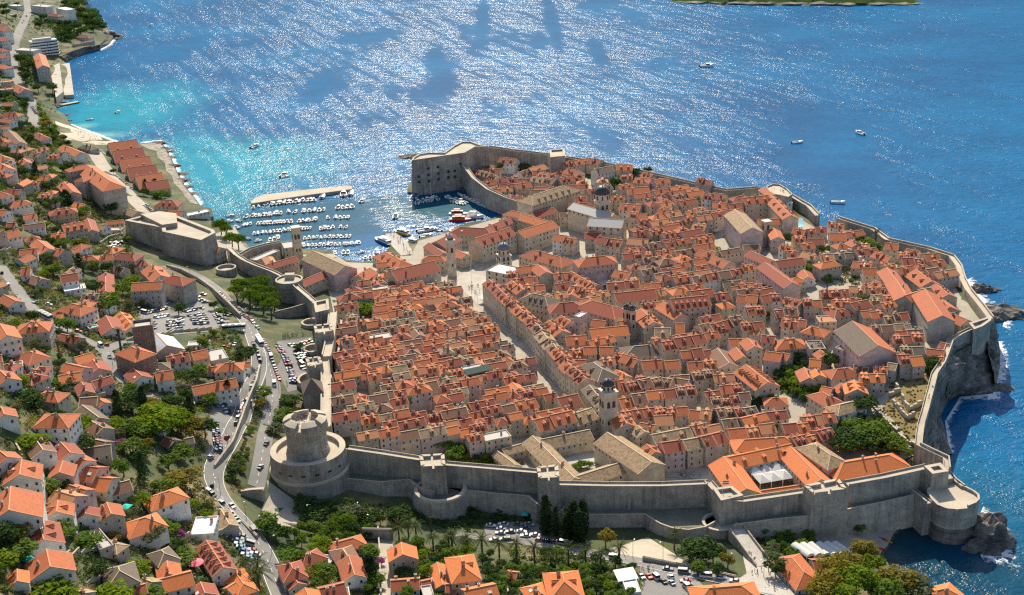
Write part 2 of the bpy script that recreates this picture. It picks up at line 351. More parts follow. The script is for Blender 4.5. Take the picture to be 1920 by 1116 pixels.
def cdt(poly, step_near=6.0, far=900.0, step_far=14.0):
    xs = [p[0] for p in poly]; ys = [p[1] for p in poly]
    pts = [Vector(p) for p in poly]; nb = len(pts)
    y = min(ys)
    P = np.array(poly)
    while y < max(ys):
        st = step_near if y < far else step_far
        x = min(xs) + (st / 2 if int(y / st) % 2 else 0)
        row = np.arange(x, max(xs), st)
        # scanline crossings
        cr_ = []
        for i in range(len(P)):
            a, b = P[i], P[(i + 1) % len(P)]
            if (a[1] > y) != (b[1] > y): cr_.append(a[0] + (y - a[1]) / (b[1] - a[1]) * (b[0] - a[0]))
        cr_.sort()
        for k in range(0, len(cr_) - 1, 2):
            for q in row[(row > cr_[k] + .3 * st) & (row < cr_[k + 1] - .3 * st)]: pts.append(Vector((q, y)))
        y += st
    v, e, f, *_ = delaunay_2d_cdt(pts, [(i, (i + 1) % nb) for i in range(nb)], [], 1, 1e-4)
    return [(p.x, p.y) for p in v], f
def sheet(name, poly, mat, dz=0.0, step=6.0, far=900.0, step_far=14.0):
    v, f = cdt(poly, step, far, step_far)
    z = hts(v) + dz
    mb = MB(); mb.add([(a[0], a[1], zz) for a, zz in zip(v, z)], f, mat)
    return mb
def ground_poly(pts): return [gp(u, v).xy[:] for u, v in pts]

# hillside soil, dry grass and low green between the gardens
m, n, l, b = nodes_of('hill_soil')
geo = n.new('ShaderNodeNewGeometry').outputs['Position']
f1 = noise(n, l, geo, .035, 5, .6); f2 = noise(n, l, geo, .35, 5, .7)
c = ramp(n, l, f1, [(.38, (.042, .066, .018)), (.52, (.085, .10, .032)), (.63, (.19, .155, .07)), (.76, (.36, .28, .17))])
c = mixc(n, l, .7, c, ramp(n, l, f2, [(.3, .35), (.5, .85), (.7, 1.)]), 'MULTIPLY')
l.new(c, b.inputs['Base Color']); b.inputs['Roughness'].default_value = .95; bump(n, l, b, f2, .5, .5)
MATS['hill_soil'] = m
g = sheet('hillside', land_poly, 'hill_soil')
# skirt down to the sea along the shore
nb = len(land_poly)
zz = hts(land_poly)
rim = [(p[0], p[1], z) for p, z in zip(land_poly, zz)]
for i in range(nb):
    a, b_ = rim[i], rim[(i + 1) % nb]
    g.quad((a[0], a[1], -4), (b_[0], b_[1], -4), b_, a, 'rock')
ground = struct(g.build('ground'))

# ---------------------------------------------------------------- sea
m, n, l, b = nodes_of('sea_water')
geo = n.new('ShaderNodeNewGeometry').outputs['Position']
sep = n.new('ShaderNodeSeparateXYZ'); l.new(geo, sep.inputs[0])
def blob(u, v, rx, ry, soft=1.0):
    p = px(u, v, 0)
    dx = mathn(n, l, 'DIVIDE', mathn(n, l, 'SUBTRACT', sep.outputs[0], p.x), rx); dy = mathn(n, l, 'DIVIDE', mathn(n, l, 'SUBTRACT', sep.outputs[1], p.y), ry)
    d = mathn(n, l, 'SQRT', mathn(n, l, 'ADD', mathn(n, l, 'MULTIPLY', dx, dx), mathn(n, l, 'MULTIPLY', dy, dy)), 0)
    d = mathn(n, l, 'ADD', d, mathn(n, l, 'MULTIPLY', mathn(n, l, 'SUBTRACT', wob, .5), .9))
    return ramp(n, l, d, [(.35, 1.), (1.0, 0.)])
wob = noise(n, l, geo, .018, 4, .6)
depth = noise(n, l, geo, .006, 4, .55)
deep = mixc(n, l, ramp(n, l, depth, [(.35, 0.), (.7, 1.)]), (.002, .088, .225), (.003, .140, .310))
c = deep
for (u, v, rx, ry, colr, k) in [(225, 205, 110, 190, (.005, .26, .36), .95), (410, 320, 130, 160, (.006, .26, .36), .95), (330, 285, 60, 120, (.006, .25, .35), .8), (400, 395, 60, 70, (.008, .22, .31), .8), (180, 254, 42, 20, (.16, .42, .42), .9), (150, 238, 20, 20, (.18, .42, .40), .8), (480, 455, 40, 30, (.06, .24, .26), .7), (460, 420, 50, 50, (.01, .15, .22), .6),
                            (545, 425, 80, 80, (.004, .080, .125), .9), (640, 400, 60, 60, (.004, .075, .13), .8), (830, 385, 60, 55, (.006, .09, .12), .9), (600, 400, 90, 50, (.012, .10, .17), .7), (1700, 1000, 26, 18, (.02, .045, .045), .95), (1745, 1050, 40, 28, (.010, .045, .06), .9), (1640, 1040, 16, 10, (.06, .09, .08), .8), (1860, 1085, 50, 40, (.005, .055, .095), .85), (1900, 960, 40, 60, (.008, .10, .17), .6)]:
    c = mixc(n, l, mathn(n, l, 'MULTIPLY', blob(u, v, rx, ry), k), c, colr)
# swell, wind chop in bands, and the small facets that glint; slicks stay smooth
def turned(deg, scale):
    q = n.new('ShaderNodeMapping'); q.inputs['Rotation'].default_value = (0, 0, R(deg)); l.new(geo, q.inputs['Vector']); return mapping(n, l, q.outputs[0], scale)
swell = noise(n, l, turned(20, (.5, 1.0, 1.0)), .05, 3, .5); chop = noise(n, l, turned(-15, (.6, 1.0, 1.0)), .20, 3, .6); fine = noise(n, l, geo, .62, 3, .6)
streak = ramp(n, l, noise(n, l, turned(68, (.10, 1., 1.)), .075, 4, .6), [(.36, .35), (.60, 1.)])
slick = noise(n, l, mapping(n, l, geo, (1, .38, 1)), .0085, 5, .62)
calm = mathn(n, l, 'MULTIPLY', ramp(n, l, slick, [(.36, .25), (.46, .85), (.70, 1.)]), streak)
for (u, v, rx, ry) in [(828, 150, 26, 190), (815, 110, 16, 120), (905, 40, 13, 330), (1035, 40, 14, 300), (1120, 95, 14, 130), (690, 68, 60, 70), (600, 160, 26, 120), (1010, 75, 16, 90), (540, 425, 75, 75), (630, 400, 50, 60), (690, 450, 30, 40), (850, 385, 40, 45), (1720, 1000, 30, 24)]:
    calm = mathn(n, l, 'MULTIPLY', calm, mathn(n, l, 'SUBTRACT', 1.0, mathn(n, l, 'MULTIPLY', blob(u, v, rx, ry), .85)))
hh = mathn(n, l, 'ADD', mathn(n, l, 'MULTIPLY', swell, 2.8), mathn(n, l, 'ADD', mathn(n, l, 'MULTIPLY', chop, 1.75), mathn(n, l, 'MULTIPLY', fine, .58)))
bmp = n.new('ShaderNodeBump'); bmp.inputs['Distance'].default_value = 1.0
l.new(calm, bmp.inputs['Strength']); l.new(hh, bmp.inputs['Height'])
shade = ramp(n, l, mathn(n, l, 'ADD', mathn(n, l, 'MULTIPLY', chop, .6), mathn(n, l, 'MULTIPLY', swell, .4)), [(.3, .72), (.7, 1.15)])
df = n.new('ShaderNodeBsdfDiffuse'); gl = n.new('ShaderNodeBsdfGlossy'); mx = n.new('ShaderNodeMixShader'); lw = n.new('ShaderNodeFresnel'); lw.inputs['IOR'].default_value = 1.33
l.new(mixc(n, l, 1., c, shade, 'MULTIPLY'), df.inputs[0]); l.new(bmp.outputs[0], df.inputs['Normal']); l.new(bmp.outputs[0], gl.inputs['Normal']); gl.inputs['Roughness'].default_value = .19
l.new(bmp.outputs[0], lw.inputs['Normal']); l.new(mathn(n, l, 'MINIMUM', mathn(n, l, 'MULTIPLY', lw.outputs[0], .4), .052), mx.inputs[0]); l.new(df.outputs[0], mx.inputs[1]); l.new(gl.outputs[0], mx.inputs[2])
l.new(mx.outputs[0], n['Material Output'].inputs['Surface'])
MATS['sea_water'] = m
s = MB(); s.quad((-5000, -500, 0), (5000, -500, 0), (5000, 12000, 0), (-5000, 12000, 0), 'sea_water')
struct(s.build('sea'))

# ---------------------------------------------------------------- roads, pavements and squares, laid on the ground
ROADS = []; SQUARES = []
def ribbon(name, pts, width, mat, dz=.16, step=5.0):
    W = [gp(u, v) for u, v in pts]
    C_ = [W[0].xy]
    for a, b_ in zip(W, W[1:]):
        k = max(1, int((b_.xy - a.xy).length / step))
        for i in range(1, k + 1): C_.append(a.xy.lerp(b_.xy, i / k))
    # ease the corners
    for _ in range(3): C_ = [C_[0]] + [(C_[i - 1] + C_[i] * 2 + C_[i + 1]) / 4 for i in range(1, len(C_) - 1)] + [C_[-1]]
    ROADS.append((np.array([q[:] for q in C_]), width / 2))
    rows = []
    for i, p in enumerate(C_):
        t = (C_[min(i + 1, len(C_) - 1)] - C_[max(i - 1, 0)]).normalized(); nn = Vector((-t.y, t.x))
        rows.append([p + nn * width * k for k in (.5, .25, 0, -.25, -.5)])
    fl = [q for r_ in rows for q in r_]; z = hts([q[:] for q in fl])
    mb = MB(); vs = [(q.x, q.y, zz + dz) for q, zz in zip(fl, z)]
    fs = [(i * 5 + j + 1, i * 5 + j, i * 5 + 5 + j, i * 5 + 6 + j) for i in range(len(rows) - 1) for j in range(4)]
    mb.add(vs, fs, mat)
    return struct(mb.build(name)), C_
road_main = [(560, 1180), (521, 1100), (502, 1050), (474, 1000), (440, 962), (412, 930), (399, 903), (398, 880), (412, 856), (430, 828), (446, 795), (462, 752), (480, 710), (488, 680), (482, 655), (470, 620), (445, 582), (405, 544), (375, 520), (345, 508), (312, 499)]
def markings(pts_, off=0.0, on=2.6, gap=4.0, wid=.22, dz=.3):
    mb = MB(); d_ = 0.0
    for a, b_ in zip(pts_, pts_[1:]):
        L_ = (b_ - a).length; t = (b_ - a) / max(L_, 1e-6); nn = Vector((-t.y, t.x)); s_ = 0.0
        while s_ < L_:
            ph = (d_ + s_) % (on + gap); e = min(L_, s_ + .9)
            if ph < on:
                P_ = [a + t * q + nn * (off + k * wid / 2) for q, k in ((s_, -1), (e, -1), (e, 1), (s_, 1))]; z_ = hts([p[:] for p in P_]); mb.quad(*[(p.x, p.y, z + dz) for p, z in zip(P_, z_)], 'line_paint')
            s_ += .9
        d_ += L_
    struct(mb.build('road_marking'))
_, road_c = ribbon('road', road_main, 8.0, 'asphalt')
markings(road_c); markings(road_c, 3.8, 900, .1, .25); markings(road_c, -3.8, 900, .1, .25)
_, rc2 = ribbon('road', [(474, 640), (489, 652), (506, 690), (514, 722), (510, 762), (502, 800), (494, 842), (486, 890), (480, 914)], 7.0, 'asphalt', .2)
markings(rc2, 0, 2.6, 4, .22, .34)
ribbon('road', [(0, 498), (27, 535), (54, 572), (75, 592), (104, 608), (140, 628), (172, 644), (200, 658), (212, 690), (234, 714), (256, 736), (290, 744)], 7.0, 'asphalt')
ribbon('road', [(198, 658), (222, 645), (246, 638), (280, 632), (318, 630)], 6.0, 'asphalt', .2)
ribbon('road', [(54, -40), (50, 0), (52, 26), (36, 60), (26, 90), (25, 130), (34, 156), (58, 188), (63, 238)], 10.0, 'asphalt')
ribbon('road', [(172, 278), (188, 304), (206, 328), (240, 364), (262, 386), (280, 402), (296, 420)], 13.0, 'paving')
_, rc3 = ribbon('road', [(1080, 1034), (1140, 1042), (1200, 1054), (1290, 1074), (1380, 1092), (1440, 1108), (1500, 1125)], 9.0, 'asphalt')
markings(rc3); markings(rc3, -4.2, 900, .1, .25)
ribbon('road', [(855, 1003), (925, 1010), (1000, 1018), (1080, 1034)], 6.0, 'asphalt')
ribbon('path', [(722, 995), (724, 1040), (726, 1116), (728, 1160)], 6.0, 'paving')
def square(name, pts, mat, dz=.13, step=5.0):
    if name in ('car_park', 'pavement', 'beach', 'quay'): SQUARES.append(ground_poly(pts))
    return struct(sheet(name, ground_poly(pts), mat, dz, step).build(name))
square('car_park', [(258, 588), (300, 575), (372, 556), (400, 566), (420, 592), (432, 604), (398, 622), (330, 628), (298, 636), (262, 604)], 'asphalt')
square('car_park', [(520, 640), (585, 632), (588, 660), (572, 700), (556, 732), (540, 736), (518, 690)], 'asphalt')
square('car_park', [(386, 800), (395, 760), (440, 738), (468, 745), (440, 800), (424, 840), (398, 872), (386, 850)], 'asphalt', .1)
square('car_park', [(1200, 1062), (1300, 1080), (1320, 1100), (1310, 1140), (1205, 1140)], 'asphalt')
square('car_park', [(905, 985), (1008, 976), (1016, 1004), (1060, 1020), (1040, 1026), (912, 1004)], 'asphalt')
square('car_park', [(434, 1008), (470, 998), (494, 1052), (470, 1068)], 'asphalt')
square('pavement', [(1390, 1030), (1420, 1022), (1446, 1064), (1500, 1100), (1495, 1130), (1420, 1110), (1376, 1092), (1400, 1076)], 'bright_paving', .2)
square('pavement', [(1140, 1030), (1215, 1008), (1250, 1030), (1300, 1062), (1240, 1054), (1150, 1040)], 'walk_stone', .12)
square('pavement', [(500, 900), (505, 930), (490, 960), (535, 992), (600, 990), (560, 945), (520, 915)], 'paving', .12)
square('pavement', [(1510, 1010), (1600, 1000), (1650, 1018), (1600, 1030), (1540, 1036)], 'paving', .12)
square('pavement', [(400, 440), (440, 425), (470, 470), (430, 500), (412, 470)], 'paving', .12)
square('beach', [(1600, 1000), (1640, 985), (1700, 962), (1709, 976), (1694, 984), (1676, 1000), (1664, 1024), (1652, 1036), (1630, 1025)], 'paving', .1, 3.)
square('beach', [zp('A', *p) for p in [(385, 845), (450, 868), (490, 880), (560, 905), (680, 943), (800, 985), (770, 1010), (660, 1010), (560, 990), (450, 985), (400, 930)]], 'walk_stone', .1, 6.)
square('shore_rock', [(262, 271), (285, 269), (299, 268), (308, 277), (319, 297), (329, 320), (345, 350), (361, 369), (372, 384), (356, 381), (346, 368), (340, 358), (326, 344), (322, 330), (312, 322), (309, 306), (296, 296), (293, 284), (278, 280)], 'shore_stone', .25, 4.)
town = [(620, 560), (600, 500), (560, 478), (625, 476), (650, 492), (700, 494), (718, 482), (770, 480), (785, 452), (860, 430), (950, 405), (1010, 402), (930, 372), (880, 330), (960, 326), (1100, 335), (1290, 380), (1400, 395), (1480, 400), (1560, 445), (1660, 480), (1780, 510),
        (1815, 570), (1850, 618), (1785, 655), (1755, 715), (1735, 800), (1722, 850), (1580, 915), (1330, 930), (1045, 920), (840, 890), (660, 850), (636, 800), (636, 640)]
square('town_paving', town, 'paving', .09, 6.)
square('main_street', [(1138, 800), (1178, 848), (1240, 894), (1330, 900), (1330, 880), (1254, 872), (1150, 790), (1090, 735), (1000, 650), (935, 575), (915, 545), (912, 520), (870, 508), (850, 530), (880, 556), (960, 640), (1060, 740)], 'bright_paving', .2, 4.)
square('quay', [(752, 480), (735, 462), (722, 439), (741, 437), (763, 452), (776, 476)], 'bright_paving', .2, 4.)

# broken surf along the rocks: lacy sheets just above the water
m, n, l, b = nodes_of('surf')
geo = n.new('ShaderNodeNewGeometry').outputs['Position']; uvn = coord(n, 'UV'); sx = n.new('ShaderNodeSeparateXYZ'); l.new(uvn, sx.inputs[0])
f1 = noise(n, l, geo, .28, 5, .7); f2 = noise(n, l, geo, 1.1, 4, .7)
k_ = mathn(n, l, 'ADD', mathn(n, l, 'MULTIPLY', f1, .7), mathn(n, l, 'MULTIPLY', f2, .3))
k_ = mathn(n, l, 'ADD', k_, mathn(n, l, 'MULTIPLY', mathn(n, l, 'SUBTRACT', sx.outputs[1], .55), .42))
tr = n.new('ShaderNodeBsdfTransparent'); mx = n.new('ShaderNodeMixShader'); b.inputs['Base Color'].default_value = (.80, .84, .85, 1); b.inputs['Roughness'].default_value = .8
l.new(ramp(n, l, k_, [(.50, 0.), (.60, .9)]), mx.inputs[0]); l.new(tr.outputs[0], mx.inputs[1]); l.new(b.outputs[0], mx.inputs[2]); l.new(mx.outputs[0], n['Material Output'].inputs['Surface'])
MATS['surf'] = m
def surf(inner, outer):
    a, b_ = [px(u, v, .12) for u, v in inner], [px(u, v, .12) for u, v in outer]; mb = MB()
    for i in range(len(a) - 1): mb.quad(a[i], b_[i], b_[i + 1], a[i + 1], 'surf', [(i, 1), (i, 0), (i + 1, 0), (i + 1, 1)])
    struct(mb.build('surf'), 'stuff')
surf([(1838, 962), (1872, 990), (1878, 1014), (1862, 1034), (1838, 1040)], [(1850, 938), (1896, 968), (1925, 1040), (1935, 1086), (1860, 1078)])
surf([(1868, 640), (1872, 690), (1862, 738), (1800, 744), (1772, 790), (1780, 850)], [(1900, 640), (1912, 700), (1892, 768), (1812, 762), (1790, 795), (1800, 850)])
surf([(1812, 525), (1845, 570), (1888, 585), (1880, 612)], [(1835, 515), (1868, 556), (1912, 580), (1906, 625)])
surf([(262, 269), (299, 265), (309, 274), (322, 297), (332, 320), (348, 350), (364, 368), (376, 385)], [(264, 264), (306, 258), (322, 270), (336, 294), (348, 318), (362, 346), (378, 362), (390, 378)])
surf([(132, 234), (150, 242), (183, 253), (212, 265), (230, 268)], [(140, 229), (158, 237), (192, 248), (220, 259), (238, 263)])
surf([(206, 58), (214, 70), (206, 82), (188, 92)], [(220, 54), (228, 70), (216, 88), (192, 100)])
# ---------------------------------------------------------------- city walls and forts
def wall_path(name, pts, thick, label, cat='wall', drop=None, mat='fort_stone', top='walk_stone', par=1.3, part=.7, batter=.0, inner=True, group=None, side=1):
    """pts: (u, v, z_top) along the middle of the wall top; a walkway with an outer parapet (on the left of travel if side=1)"""
    if name == 'sea_wall' and label.startswith('stretch'): pts = [(u, v, z - 3) for u, v, z in pts]
    W = [px(*p) for p in pts]; n = len(W)
    nor = []
    for i in range(n):
        a = W[max(i - 1, 0)].xy; b_ = W[i].xy; c_ = W[min(i + 1, n - 1)].xy
        d1 = (b_ - a).normalized() if i > 0 else (c_ - b_).normalized(); d2 = (c_ - b_).normalized() if i < n - 1 else d1
        t = (d1 + d2).normalized(); nn = Vector((-t.y, t.x)); k = 1 / max(.5, nn.dot(Vector((-d1.y, d1.x))))
        nor.append(nn * k * side)
    org = Vector((W[0].x, W[0].y, 0))
    root = MB(); pb = MB()
    def pt(i, off, z): q = W[i].xy + nor[i] * off - org.xy; return (q.x, q.y, z)
    for i in range(n - 1):
        ends = []
        for k in (i, i + 1):
            zt = W[k].z; zb = (drop[k] if drop else min(h(*(W[k].xy + nor[k] * (thick / 2 + 2))), h(*W[k].xy))) - 3
            ends.append((pt(k, thick / 2 + batter, zb), pt(k, thick / 2, zt), pt(k, -thick / 2, zt), pt(k, -thick / 2, min(zb, h(*W[k].xy) - 3))))
        A, B = ends
        for j in range(3): root.quad(A[j], B[j], B[j + 1], A[j + 1], top if j == 1 else mat)
        if i == 0: root.poly(A, mat)
        if i == n - 2: root.poly(B[::-1], mat)
        # parapet
        for (o1, o2, hgt) in ([(thick / 2 - .05, thick / 2 - part, par)] + ([(-thick / 2 + .35, -thick / 2 + .05, .8)] if inner else [])):
            q = []
            for k in (i, i + 1):
                zt = W[k].z
                q.append((pt(k, o1, zt - .02), pt(k, o1, zt + hgt), pt(k, o2, zt + hgt), pt(k, o2, zt - .02)))
            for j in range(3): pb.quad(q[0][j], q[1][j], q[1][j + 1], q[0][j + 1], top if j == 1 else mat)
            pb.poly(q[0], mat); pb.poly(q[1][::-1], mat)
    o = root.build(name, None, org); tag(o, label, cat, group)
    pb.build('parapet', o)
    return o
def fort(name, P, z0, label, cat, batter=1.0, par=1.4, part=1.6, gaps=0, mat='fort_stone', top='walk_stone', z1=None, group=None):
    """P: (u, v, z) outline of the top seen in the photo, counter-clockwise from above"""
    W = [px(*p) for p in P]
    if sum(a.x * b_.y - b_.x * a.y for a, b_ in zip(W, W[1:] + W[:1])) < 0: W = W[::-1]
    c_ = sum((w_.xy for w_ in W), Vector((0, 0))) / len(W); zt = W[0].z
    L = [(w_.x - c_.x, w_.y - c_.y) for w_ in W]
    mb = MB(); mb.prism(L, z0 - 3, zt, mat, top, batter)
    o = mb.build(name, None, (c_.x, c_.y, 0)); tag(o, label, cat, group)
    n = len(L)
    ins = inset(L, part)
    for i in range(n):
        j = (i + 1) % n
        a, b_, c2, d = L[i], L[j], ins[j], ins[i]
        k = 1 if not gaps else gaps
        pm = MB()
        for g_ in range(k):
            t0 = g_ / k + (.12 / k if k > 1 else 0); t1 = (g_ + 1) / k - (.12 / k if k > 1 else 0)
            f = lambda p, q, t: (p[0] + (q[0] - p[0]) * t, p[1] + (q[1] - p[1]) * t)
            pm.prism([f(a, b_, t0), f(a, b_, t1), f(d, c2, t1), f(d, c2, t0)], zt - .02, zt + par, mat, top)
        pm.build('parapet', o)
    return o
def inset(L, d):
    n = len(L); out = []
    for i in range(n):
        p0, p1, p2 = Vector(L[i - 1]), Vector(L[i]), Vector(L[(i + 1) % n])
        e1 = (p1 - p0).normalized(); e2 = (p2 - p1).normalized()
        n1 = Vector((-e1.y, e1.x)); n2 = Vector((-e2.y, e2.x)); m_ = (n1 + n2).normalized()
        out.append(tuple(p1 + m_ * d / max(.4, m_.dot(n1))))
    return out
def zpz(k, *pts): return [(*zp(k, p[0], p[1]), p[2]) for p in pts]

# the round crowned tower
c0 = px(578, 848, 31); MX, MY = c0.x, c0.y
mb = MB()
mb.lathe([(18.6, 8), (17.9, 19), (17.6, 23), (17.9, 23.3), (17.9, 24.2), (17.2, 24.6), (16.7, 33.2), (14.0, 33.2), (14.0, 31.3), (0.1, 31.3)], 'fort_stone', 56,
         mats=['fort_stone', 'fort_stone', 'walk_stone', 'walk_stone', 'walk_stone', 'fort_stone', 'walk_stone', 'fort_stone', 'walk_stone'])
smin = mb.build('fortress_tower', None, (MX, MY, 0)); tag(smin, 'huge round grey stone fortress tower with a crowned upper drum above the road', 'fortress tower')
for a in range(7):
    t = R(-150 + a * 20)
    e = MB(); e.box(-.9, .9, -.2, .12, 27.6, 28.4, 'dark_pane', True); place(e.mesh('embrasure'), 'embrasure', smin, (16.85 * math.cos(t), 16.85 * math.sin(t), 0), t + math.pi / 2)
mb = MB()
mb.lathe([(9.9, 31.2), (9.3, 33.5), (9.0, 34), (8.8, 43.0), (9.9, 45.0), (9.9, 46.0), (5.6, 46.0), (5.4, 46.0), (.05, 46.0)], 'fort_stone', 40, mats=['fort_stone'] * 3 + ['grey_wall'] + ['fort_stone'] + ['walk_stone'] * 3)
up = mb.build('upper_drum', smin)
for k in range(30):
    a = 2 * math.pi * k / 30; q = MB(); q.prism([(8.9, -.25), (9.95, -.25), (9.95, .25), (8.9, .25)], 43.6, 45.2, 'walk_stone'); place(q.mesh('corbel'), 'corbel', up, (0, 0, 0), a)
for k in range(6):                                   # the six great merlons of the crown
    a0 = 2 * math.pi * k / 6 + .12 + .35; a1 = a0 + 2 * math.pi / 6 - .26
    q = MB(); N_ = 8
    prof = [(9.75, 46.0), (9.7, 47.6), (6.6, 48.9), (6.0, 48.9), (6.0, 46.0)]
    q.lathe(prof, 'fort_stone', N_, a0=a0, a1=a1, mats=['fort_stone', 'walk_stone', 'walk_stone', 'fort_stone'])
    q.poly([(r_ * math.cos(a0), r_ * math.sin(a0), z_) for r_, z_ in prof], 'fort_stone'); q.poly([(r_ * math.cos(a1), r_ * math.sin(a1), z_) for r_, z_ in prof][::-1], 'fort_stone')
    q.build('merlon', up)

# land wall from the round tower to the gate and the seaside fort
north = 'stretch of high grey city wall '
wall_path('city_wall', [(652, 842, 29), (715, 851, 28), (790, 863, 27)], 5, north + 'nearest the round crowned tower', side=-1)
wall_path('city_wall', [(836, 872, 26), (920, 879, 25.5), (1010, 887, 25)], 5, north + 'behind the sunken shaded car park', side=-1)
wall_path('city_wall', [(1046, 909, 23), (1140, 911, 22.5), (1240, 911, 22), (1328, 907, 22)], 5, north + 'running behind the dark cypresses', side=-1)
wall_path('city_wall', [(1328, 905, 22), (1352, 932, 22)], 4, 'short return of grey wall beside the orange-roofed convent', side=-1)
wall_path('city_wall', [(1352, 937, 22), (1395, 940, 22), (1510, 923, 22)], 5, north + 'along the front of the orange-roofed convent', side=-1)
wall_path('city_wall', [(1588, 908, 22), (1655, 896, 22.5), (1740, 877, 23)], 5, north + 'between the big square tower and the sea', side=-1)
fort('wall_tower', [(786, 858, 29), (833, 855, 29), (836, 878, 29), (790, 880, 29)], 10, 'square grey wall tower nearest the round crowned tower', 'tower', .6, gaps=2)
fort('wall_tower', [(1006, 880, 27), (1046, 876, 27), (1049, 900, 27), (1010, 902, 27)], 9, 'square wall tower just behind the dark cypresses', 'tower', .5, gaps=2)
fort('wall_tower', [(1336, 921, 23), (1372, 916, 23), (1394, 934, 23), (1352, 944, 23)], 6, 'low corner tower with a flag beside the convent', 'tower', .5)
fort('wall_tower', [(1506, 915, 26), (1572, 902, 26), (1588, 922, 26), (1524, 930, 26)], 4, 'big square battered tower in the middle of the seaward wall', 'tower', 2.2, gaps=2)
sq = fort('wall_tower', [(1732, 878, 24), (1763, 872, 24), (1779, 888, 24), (1748, 893, 24)], 6, 'small square wall tower above the round seaside fort', 'tower', .3, par=1.2, part=2.0)

# the lower outer wall and its terraces
low = 'lower outer scarp wall '
def terrace(pts, z):
    W = [px(u, v, z) for u, v in pts]; mb = MB()
    if sum(a.x * b_.y - b_.x * a.y for a, b_ in zip(W, W[1:] + W[:1])) < 0: W = W[::-1]
    mb.prism([(p.x, p.y) for p in W], z - 4, z, 'scarp_stone', 'scarp_top'); struct(mb.build('terrace'))
stone('scarp_top', (.24, .22, .15), (.17, .165, .11), .15, 1.5, 0.)
terrace([(640, 898), (715, 906), (768, 902), (786, 916), (812, 924), (800, 905), (790, 880), (720, 868), (650, 860)], 18)
terrace([(862, 921), (930, 928), (993, 934), (1010, 948), (1012, 915), (900, 905), (836, 895), (840, 915)], 16)
terrace([(1048, 958), (1103, 968), (1211, 967), (1226, 975), (1262, 990), (1320, 988), (1366, 968), (1352, 955), (1320, 935), (1200, 938), (1050, 940)], 12)
terrace([(1385, 985), (1513, 970), (1520, 955), (1400, 965)], 14.5)
terrace([(1590, 958), (1711, 932), (1745, 915), (1600, 940)], 13.5)
wall_path('scarp_wall', [(625, 896, 19), (645, 899, 19), (716, 906, 18.5), (768, 901, 18.5), (777, 908, 18.5), (790, 917, 18.5), (812, 923, 18.5)], 2.6, low + 'below the round crowned tower', mat='scarp_stone', side=-1, inner=False, batter=1.2)
wall_path('scarp_wall', [(866, 921, 16.5), (930, 928, 16.5), (993, 933, 16.5), (1002, 942, 16.5), (1010, 948, 16.5)], 2.0, low + 'behind the sunken shaded car park', mat='scarp_stone', side=-1, inner=False, batter=1.0)
wall_path('scarp_wall', [(1050, 962, 12.5), (1062, 948, 12.5), (1066, 956, 12.5), (1103, 968, 12.5), (1211, 967, 12.5), (1218, 972, 12.5), (1240, 985, 12.5), (1262, 993, 12.5), (1290, 996, 12.5), (1320, 991, 12.5), (1340, 980, 12.5)], 2.0, low + 'with the curved stretch before the statue niche', mat='scarp_stone', side=-1, inner=False, batter=1.0)
wall_path('scarp_wall', [(1375, 987, 15), (1440, 978, 15), (1516, 970, 15)], 2.0, low + 'below the orange-roofed convent', mat='scarp_stone', side=-1, inner=False, batter=1.0)
wall_path('scarp_wall', [(1586, 958, 14), (1650, 945, 14), (1712, 931, 14)], 2.0, low + 'above the shaded beach with the kayaks', mat='scarp_stone', side=-1, inner=False, batter=1.0)
# half-round bastion
c0 = px(826, 918, 18); mb = MB()
mb.lathe([(13.6, 4), (11.8, 18.0), (11.6, 18.8), (9.9, 18.8), (9.9, 16), (.1, 16)], 'scarp_stone', 30, mats=['scarp_stone', 'walk_stone', 'walk_stone', 'scarp_stone', 'scarp_top'])
o = mb.build('bastion', None, (c0.x, c0.y, 0)); tag(o, 'half-round low bastion below the first square wall tower', 'bastion')
# round gate bastion
c0 = px(1350, 982, 12); mb = MB()
mb.lathe([(8.6, 2), (7.6, 11.6), (7.6, 13.2), (6.4, 13.2), (6.4, 12), (.1, 12)], 'fort_stone', 26, mats=['fort_stone', 'fort_stone', 'walk_stone', 'fort_stone', 'walk_stone'])
gb = mb.build('gate_bastion', None, (c0.x, c0.y, 0)); tag(gb, 'small round gate bastion with a hollow top at the end of the bridge', 'bastion')
q = MB(); q.prism([(-1.8, -.3), (1.8, -.3), (1.8, .3), (-1.8, .3)], 3, 8, 'dark_pane'); place(q.mesh('gate_arch'), 'gate_arch', gb, (2.5, -7.75, 0), .3)
# stepped bridge to the gate
a = gp(1380, 1012); b_ = gp(1432, 1062); d = (b_ - a); L_ = d.xy.length; ang = math.atan2(d.y, d.x)
mb = MB(); mb.box(0, L_, -3.2, 3.2, -5, .0, 'fort_stone'); mb.box(0.02, L_ - .02, -3.0, 3.0, -.2, .06, 'bright_paving')
br = mb.build('gate_bridge', None, (a.x, a.y, max(a.z, b_.z) + .4)); br.rotation_euler = (0, 0, ang); tag(br, 'stone bridge with low parapets leading to the small round gate bastion', 'bridge')
for s_ in (-1, 1): q = MB(); q.box(0, L_, min(3.05 * s_, 3.55 * s_), max(3.05 * s_, 3.55 * s_), -5, 1.2, 'fort_stone'); q.build('parapet', br)

